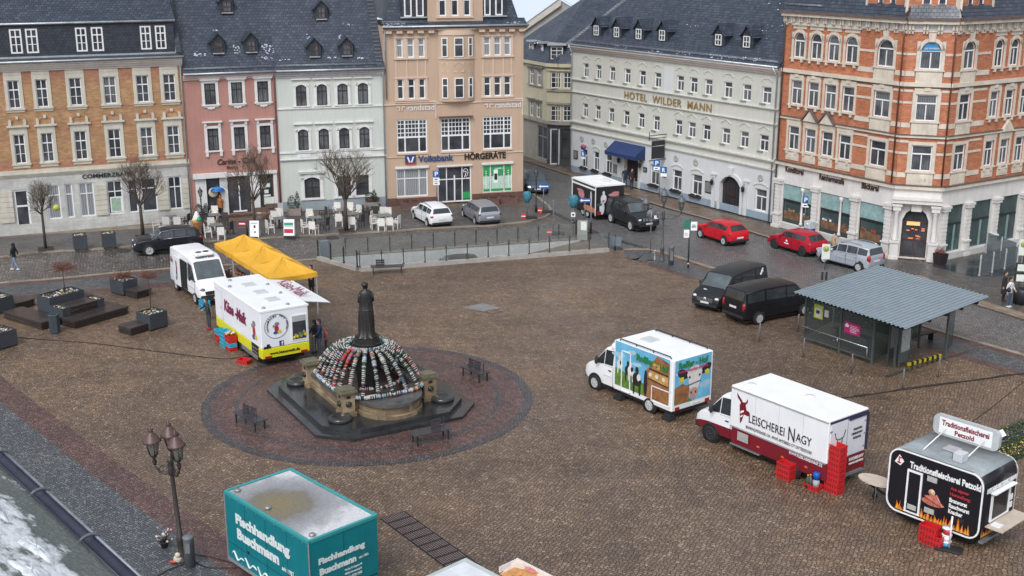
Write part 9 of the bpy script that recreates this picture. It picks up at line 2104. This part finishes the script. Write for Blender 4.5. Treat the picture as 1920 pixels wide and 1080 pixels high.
def crate(P,z,rz,mat,label,group):
 o=bpy.data.objects.new('plastic_crate',crate_mesh(mat));C.objects.link(o);o.location=(P[0],P[1],z+.001);o.rotation_euler=(0,0,rz+R.uniform(-.04,.04));return tag(o,label,'crate',group)
LV=['lowest','second from the ground','third from the ground','fourth from the ground','fifth from the ground','sixth from the ground','seventh from the ground','eighth from the ground','topmost']
def stack(P,rz,cols,where,group):
 n=len(cols)
 for i,m_ in enumerate(cols):crate(P,i*.207,rz,m_,('red' if m_ is CR else 'sky blue')+' crate, '+(('topmost' if i==n-1 and n>1 else LV[i])+', ' if n>1 else '')+where,group)
a=rad(-57.5)
stack(G(414,640),a,[CR,CR,CBL],'crate stack farthest back along the cheese trailer','crates by the cheese trailer');stack(G(424,649),a,[CBL]*4,'all-blue stack by the cheese trailer','crates by the cheese trailer');stack(G(434,656),a,[CR,CBL,CR,CR],'mixed stack nearest the trailer rear','crates by the cheese trailer')
q=G(434,656);b=MB();[b.ball((R.uniform(-.22,.22),R.uniform(-.14,.14),R.uniform(0,.08)),R.uniform(.05,.09),7,5,R.randrange(2))for _ in range(16)];b.build('cheese_bags',[_mc['print_yellow'],M('goods_pale',(.45,.4,.33))],None,(q.x,q.y,.85),label='yellow wrapped goods heaped on the mixed crate stack',cat='goods')
crate(G(458.5,681),0,a+.5,CR,'single empty red crate on the ground at the rear of the cheese trailer','crates by the cheese trailer')
q=G(386,604);cz=.78;crate((q.x,q.y),cz,a,CBL,'sky blue crate held up by the person beside the cheese trailer','crates by the cheese trailer');crate((q.x,q.y),cz+.207,a,CBL,'second sky blue crate carried on top of the held one','crates by the cheese trailer')
a=rad(-53);SG='red crates at the butcher truck'
stack(G(1563,922),a,[CR]*9,'tall red stack at the butcher truck rear',SG);stack(G(1473,896),a,[CR]*3,'short red stack at the butcher truck wheel',SG)
P_=G(1524,916);crate(P_,0,a,CR,'red crate holding a blue jug and grey bottles beside the butcher truck',SG)
t=thing('blue_jug','white and grey jug with a big blue cap standing in the red crate','jug',(P_.x+.1,P_.y-.02,.015));b=MB();b.lathe([(.12,0),(.13,.3),(.1,.36),(.1,.38)],14);b.build('jug_body',M('grey_white_jug',(.38,.42,.46),.4,.35,8),t);b=MB();b.lathe([(.125,.38),(.125,.6),(.1,.63),(0,.63)],14);b.build('cap',M('blue_cap',(.01,.10,.42),.4,.1),t)
for dx,c,nm in((-.2,(.06,.065,.06),'dark grey bottle with an orange cap at the left in the red crate'),(-.1,(.12,.12,.12),'mid grey bottle with an orange cap beside the blue-capped jug')):t=thing('bottle',nm,'bottle',(P_.x+dx,P_.y+.08+dx*.3,.015));b=MB();b.lathe([(.07,0),(.07,.38),(.03,.45),(.03,.48)],10);b.build('bottle_body',M('bottle_'+str(dx),c,.4,.2),t);b=MB();b.lathe([(.035,.48),(.035,.53),(0,.53)],8);b.build('cap',M('orange_cap',(.5,.3,.03),.4,.1),t)
a=rad(-49)
stack(G(1742,1016),a,[CR]*3,'left red stack before the sausage trailer','red crates at the sausage trailer');stack(G(1752,1022),a,[CR]*2,'lower red stack touching the plastic tubs','red crates at the sausage trailer')
q=G(1761,1023);
for i,(c,l)in enumerate(((M('tub_blue',(.05,.3,.5),.4,.1),'blue tub at the bottom of the tub tower before the sausage trailer'),(WHITE,'white tub in the middle of the tub tower'),(M('tub_red',(.45,.03,.05),.4,.2),'red tub on top of the tub tower'))):
 t=thing('plastic_tub',l,'tub',(q.x+.18,q.y-.1,i*.24),0,'stacked plastic tubs');b=MB();b.lathe([(.13,0),(.155,.2)],16);b.build('tub_body',c,t);b=MB();b.lathe([(.165,.2),(.165,.235),(0,.235)],16);b.build('lid',WHITE,t)
q=G(1779,1031);t=thing('umbrella_stand','black weighted parasol base with a short white pole before the sausage trailer','parasol base',q,rad(-30));b=MB();b.box(-.42,.42,-.25,.25,0,.09);bevel(b.build('base_weight',BLACK,t),.05,3);b=MB();b.lathe([(.03,.09),(.03,1.2),(0,1.21)],8);b.build('pole',WHITE,t)
# ---- cables, flower beds
def cable(pts,label,r=.022):
 P_=[G(*p)+Vector((0,0,r))for p in pts];Q=[]
 for i in range(len(P_)-1):
  p0,p1,p2,p3=P_[max(i-1,0)],P_[i],P_[i+1],P_[min(i+2,len(P_)-1)]
  for k in range(6):f=k/6;Q.append(.5*((2*p1)+(p2-p0)*f+(2*p0-5*p1+4*p2-p3)*f*f+(3*p1-p0-3*p2+p3)*f**3))
 b=MB();b.tube(Q+[P_[-1]],r,6);b.build('power_cable',M('black_cable',(.018,.016,.016),.6,.2),None,label=label,cat='cable')
cable([(-20,629),(30,633),(111,639.5),(180,645),(254,654.5),(330,664),(400,672),(430,673.5),(447,671),(480,668)],'long black cable winding over the square to the cheese trailer')
cable([(1480,758),(1600,745),(1691,732),(1817,715),(1935,699)],'thick dark cable crossing the square below the bus shelter',.03);cable([(1600,742),(1660,736),(1691,729),(1768,719),(1841,711),(1884,703),(1905,703)],'thin dark cable wavering beside the thick one',.014);cable([(1925,712),(1890,740),(1855,768),(1830,786),(1817,795),(1806,806)],'dark cable running down behind the roof sign of the sausage trailer',.016)
cable([(365,1040),(395,1046),(420,1052),(450,1060)],'grey cable from the power pillar to the teal trailer, upper one',.02);cable([(362,1052),(385,1064),(420,1066),(460,1064)],'grey cable from the power pillar to the teal trailer, lower one',.02);cable([(345,1060),(320,1068),(280,1090)],'dark cable running from the lamp post to the bottom edge',.02)
HEDG=M('box_hedge_green',(.035,.075,.022),.8,.5,9);BEDG=M('bed_plants',(.06,.09,.05),.8,.6,8)
for(X,Y,X2,Y2,lab,sgn)in((1868,848,1965,806,'hedged flower bed with a white name card at the right edge',True),(1885,872,1975,832,'hedged flower bed with yellow flowers at the right edge',False)):
 p,q=G(X,Y),G(X2,Y2);d=q-p;t=thing('flower_bed',lab,'flower bed',p,math.atan2(d.y,d.x));l=d.length;w_=1.05 if sgn else.9
 b=MB();b.box(0,l,0,w_,0,.06);b.build('soil',SOIL,t);b=MB();y2=MB()
 for _ in range(2600):
  e=R.random();x,y=(R.uniform(0,l),R.choice([0,w_]))if e<.75 else(R.choice([0,l]),R.uniform(0,w_));x+=R.gauss(0,.05);y+=R.gauss(0,.05);z=R.uniform(.02,.15);s=R.uniform(.015,.04);a_=R.uniform(0,6.3);b.face([(x,y,z),(x+s*cos(a_),y+s*sin(a_),z+s*R.uniform(-.5,1)),(x-s*sin(a_),y+s*cos(a_),z+s)])
 b.build('hedge',HEDG,t)
 for _ in range(1100):x,y=R.uniform(.1,l-.1),R.uniform(.1,w_-.1);z=R.uniform(.06,.2);s=R.uniform(.02,.06);a_=R.uniform(0,6.3);y2.face([(x,y,z),(x+s*cos(a_),y+s*sin(a_),z+s*.6),(x-s*sin(a_),y+s*cos(a_),z+s)],0 if R.random()<.8 else 1)
 y2.build('plants',[BEDG,M('yellow_flower',(.55,.42,.03),.6,.2)if not sgn else M('grey_leaf',(.2,.22,.18),.7,.3)],t)
 if sgn:b=MB();b.face([(.85,.35,.28),(1.25,.35,.28),(1.25,.55,.48),(.85,.55,.48)]);b.build('name_card',WHITE,t);b=MB();b.box(1.03,1.06,.44,.47,0,.36);b.build('card_stake',STEEL,t)
 # ---- eave of the building the view is taken from
ZE=12.0;E0,E1=G(-40,818,ZE),G(262,1098,ZE);d=E1-E0;t=thing('town_hall_eave','snowy slate eave with a long dark gutter in the bottom left corner','roof eave',E0,math.atan2(d.y,d.x));l=d.length
b=MB();n=10;pts=[(.085*cos(pi+pi*i/n),.085*sin(pi+pi*i/n))for i in range(n+1)]
for i in range(n):b.face([(0,pts[i][0],pts[i][1]),(l,pts[i][0],pts[i][1]),(l,pts[i+1][0],pts[i+1][1]),(0,pts[i+1][0],pts[i+1][1])],0,True)
b.tube([(0,.092,.0),(l,.092,.0)],.02,6,1);b.tube([(0,-.11,.02),(l,-.11,.02)],.012,6);b.build('gutter',[M('weathered_dark_gutter',(.035,.04,.065),.4,.3,1.5,metal=.2,dirt=.3),M('gutter_lip',(.22,.24,.27),.45,.3,4,metal=.3)],t)
for x in(.9,2.55,4.25):
 b=MB();b.box(x-.025,x+.025,-.3,-.08,-.0,.012);b.tube([(x,.115*cos(pi*j/8),.1+.0*j-.0*sin(pi*j/8)if False else.06*sin(pi*j/8))for j in range(9)],.022,6);b.build('gutter_bracket',M('bracket_grey',(.10,.11,.12),.5,.2,4),t)
RS=rad(24);b=MB();b.face([(0,-.08,-.02),(0,-3.2,-.02+3.1*math.tan(RS)),(l,-3.2,-.02+3.1*math.tan(RS)),(l,-.08,-.02)]);mr,tr_,br_=nt('snowy_mossy_slate');vo_=objc(tr_)
mp_=N(tr_,'ShaderNodeMapping');mp_.inputs['Scale'].default_value=(1.0,1.7,1);tr_.links.new(vo_,mp_.inputs[0])
sx_=N(tr_,'ShaderNodeSeparateXYZ');tr_.links.new(vo_,sx_.inputs[0])
ng=noise(tr_,mp_.outputs[0],1.5,8,.68);ms=N(tr_,'ShaderNodeMapRange');ms.inputs[1].default_value=-.30;ms.inputs[2].default_value=-.62;ms.inputs[3].default_value=.0;ms.inputs[4].default_value=.17;tr_.links.new(sx_.outputs[1],ms.inputs[0])
ad_=N(tr_,'ShaderNodeMath',operation='ADD');tr_.links.new(ng,ad_.inputs[0]);tr_.links.new(ms.outputs[0],ad_.inputs[1])
sm2=ramp(tr_,ad_.outputs[0],[(.60,(0,0,0)),(.64,(.55,)*3),(.72,(1,1,1))])
slate_=ramp(tr_,noise(tr_,vo_,22,6,.75),[(.3,(.05,.062,.056)),(.55,(.12,.135,.125)),(.75,(.20,.23,.19))])
tr_.links.new(mixc(tr_,sm2,slate_,ramp(tr_,noise(tr_,vo_,30,5,.7),[(.3,(.55,.6,.6)),(.65,(.8,.83,.87))])),br_.inputs['Base Color']);br_.inputs['Roughness'].default_value=.6;bump(tr_,br_,ad_.outputs[0],.8,.08)
b.build('roof',mr,t)
m,tt,bs=nt('melting_snow');v=objc(tt);f=noise(tt,v,5,6,.7);tt.links.new(ramp(tt,f,[(.32,(.30,.34,.33)),(.5,(.6,.64,.66)),(.66,(.74,.77,.8))]),bs.inputs['Base Color']);bs.inputs['Roughness'].default_value=.7;bump(tt,bs,f,.6,.05)
def snowlump(x0,y0,rx,ry,sd):
 b=MB();r=random.Random(sd);nr,na=7,34;rows=[]
 for i in range(nr+1):
  row=[]
  for j in range(na):
   a_=2*pi*j/na;w_=1+.22*sin(3*a_+sd)+.13*sin(7*a_+2*sd)+.05*sin(13*a_);f_=i/nr;x=x0+rx*f_*w_*cos(a_);y=y0+ry*f_*w_*sin(a_);z=-.02+(-y-.08)*math.tan(RS)+.04*(1-f_**3)*(1+.2*sin(5*a_+i))-.01*(f_==1)
   row.append(len(b.v));b.v.append((x,y,z))
  rows.append(row)
 for i in range(nr):
  for j in range(na):b.f.append((rows[i][j],rows[i][(j+1)%na],rows[i+1][(j+1)%na],rows[i+1][j]));b.m.append(0);b.sm.append(True)
 return b.build('snow_patch',m,t)
for i,(x,y,rx,ry)in enumerate(((3.35,-.80,.34,.09),(4.6,-.74,.42,.13),(5.4,-1.05,.4,.16))):snowlump(x,y,rx,ry,i)
b=MB();b.box(0,l,-1.2,-.25,-12,-.25);b.build('wall',M('town_hall_wall',(.45,.42,.36),.8,.1),t)
# ---- camera, sky, sun
cam=bpy.data.cameras.new('camera');co=bpy.data.objects.new('camera',cam);C.objects.link(co)
co.location=(0,0,CH);co.rotation_euler=(pi/2-PITCH,0,0);cam.sensor_width=36;cam.lens=FOC/1920*36;cam.clip_end=3000;cam.clip_start=.1
bpy.context.scene.camera=co
w=bpy.data.worlds.new('World');bpy.context.scene.world=w;w.use_nodes=True
t=w.node_tree;bg=t.nodes['Background']
sky=t.nodes.new('ShaderNodeTexSky');sky.sky_type='NISHITA';sky.sun_disc=False
SE,SA=rad(48),rad(200)
sky.sun_elevation=SE;sky.sun_rotation=SA;sky.air_density=1.0;sky.dust_density=3.0;sky.ozone_density=1.0
hs=t.nodes.new('ShaderNodeHueSaturation');hs.inputs['Saturation'].default_value=.22;hs.inputs['Value'].default_value=1.38
t.links.new(sky.outputs[0],hs.inputs['Color'])
tint=t.nodes.new('ShaderNodeMix');tint.data_type='RGBA';tint.blend_type='MULTIPLY';tint.inputs[0].default_value=1;tint.inputs[7].default_value=(.97,1.0,1.06,1)
t.links.new(hs.outputs[0],tint.inputs[6]);t.links.new(tint.outputs[2],bg.inputs[0]);bg.inputs[1].default_value=.15
sl_=bpy.data.lights.new('sun','SUN');sl_.energy=1.5;sl_.angle=rad(25);sl_.color=(1,.97,.93)
so=bpy.data.objects.new('sun',sl_);C.objects.link(so)
dv=Vector((sin(SA)*cos(SE),cos(SA)*cos(SE),sin(SE)))
so.rotation_euler=(-dv).to_track_quat('-Z','Y').to_euler()
sc_=bpy.context.scene
sc_.view_settings.view_transform='Standard';sc_.view_settings.look='None';sc_.view_settings.exposure=0;sc_.view_settings.gamma=1
sc_.render.resolution_x=1024;sc_.render.resolution_y=576
sc_.cycles.max_bounces=5;sc_.cycles.transparent_max_bounces=12;sc_.cycles.caustics_reflective=False;sc_.cycles.caustics_refractive=False
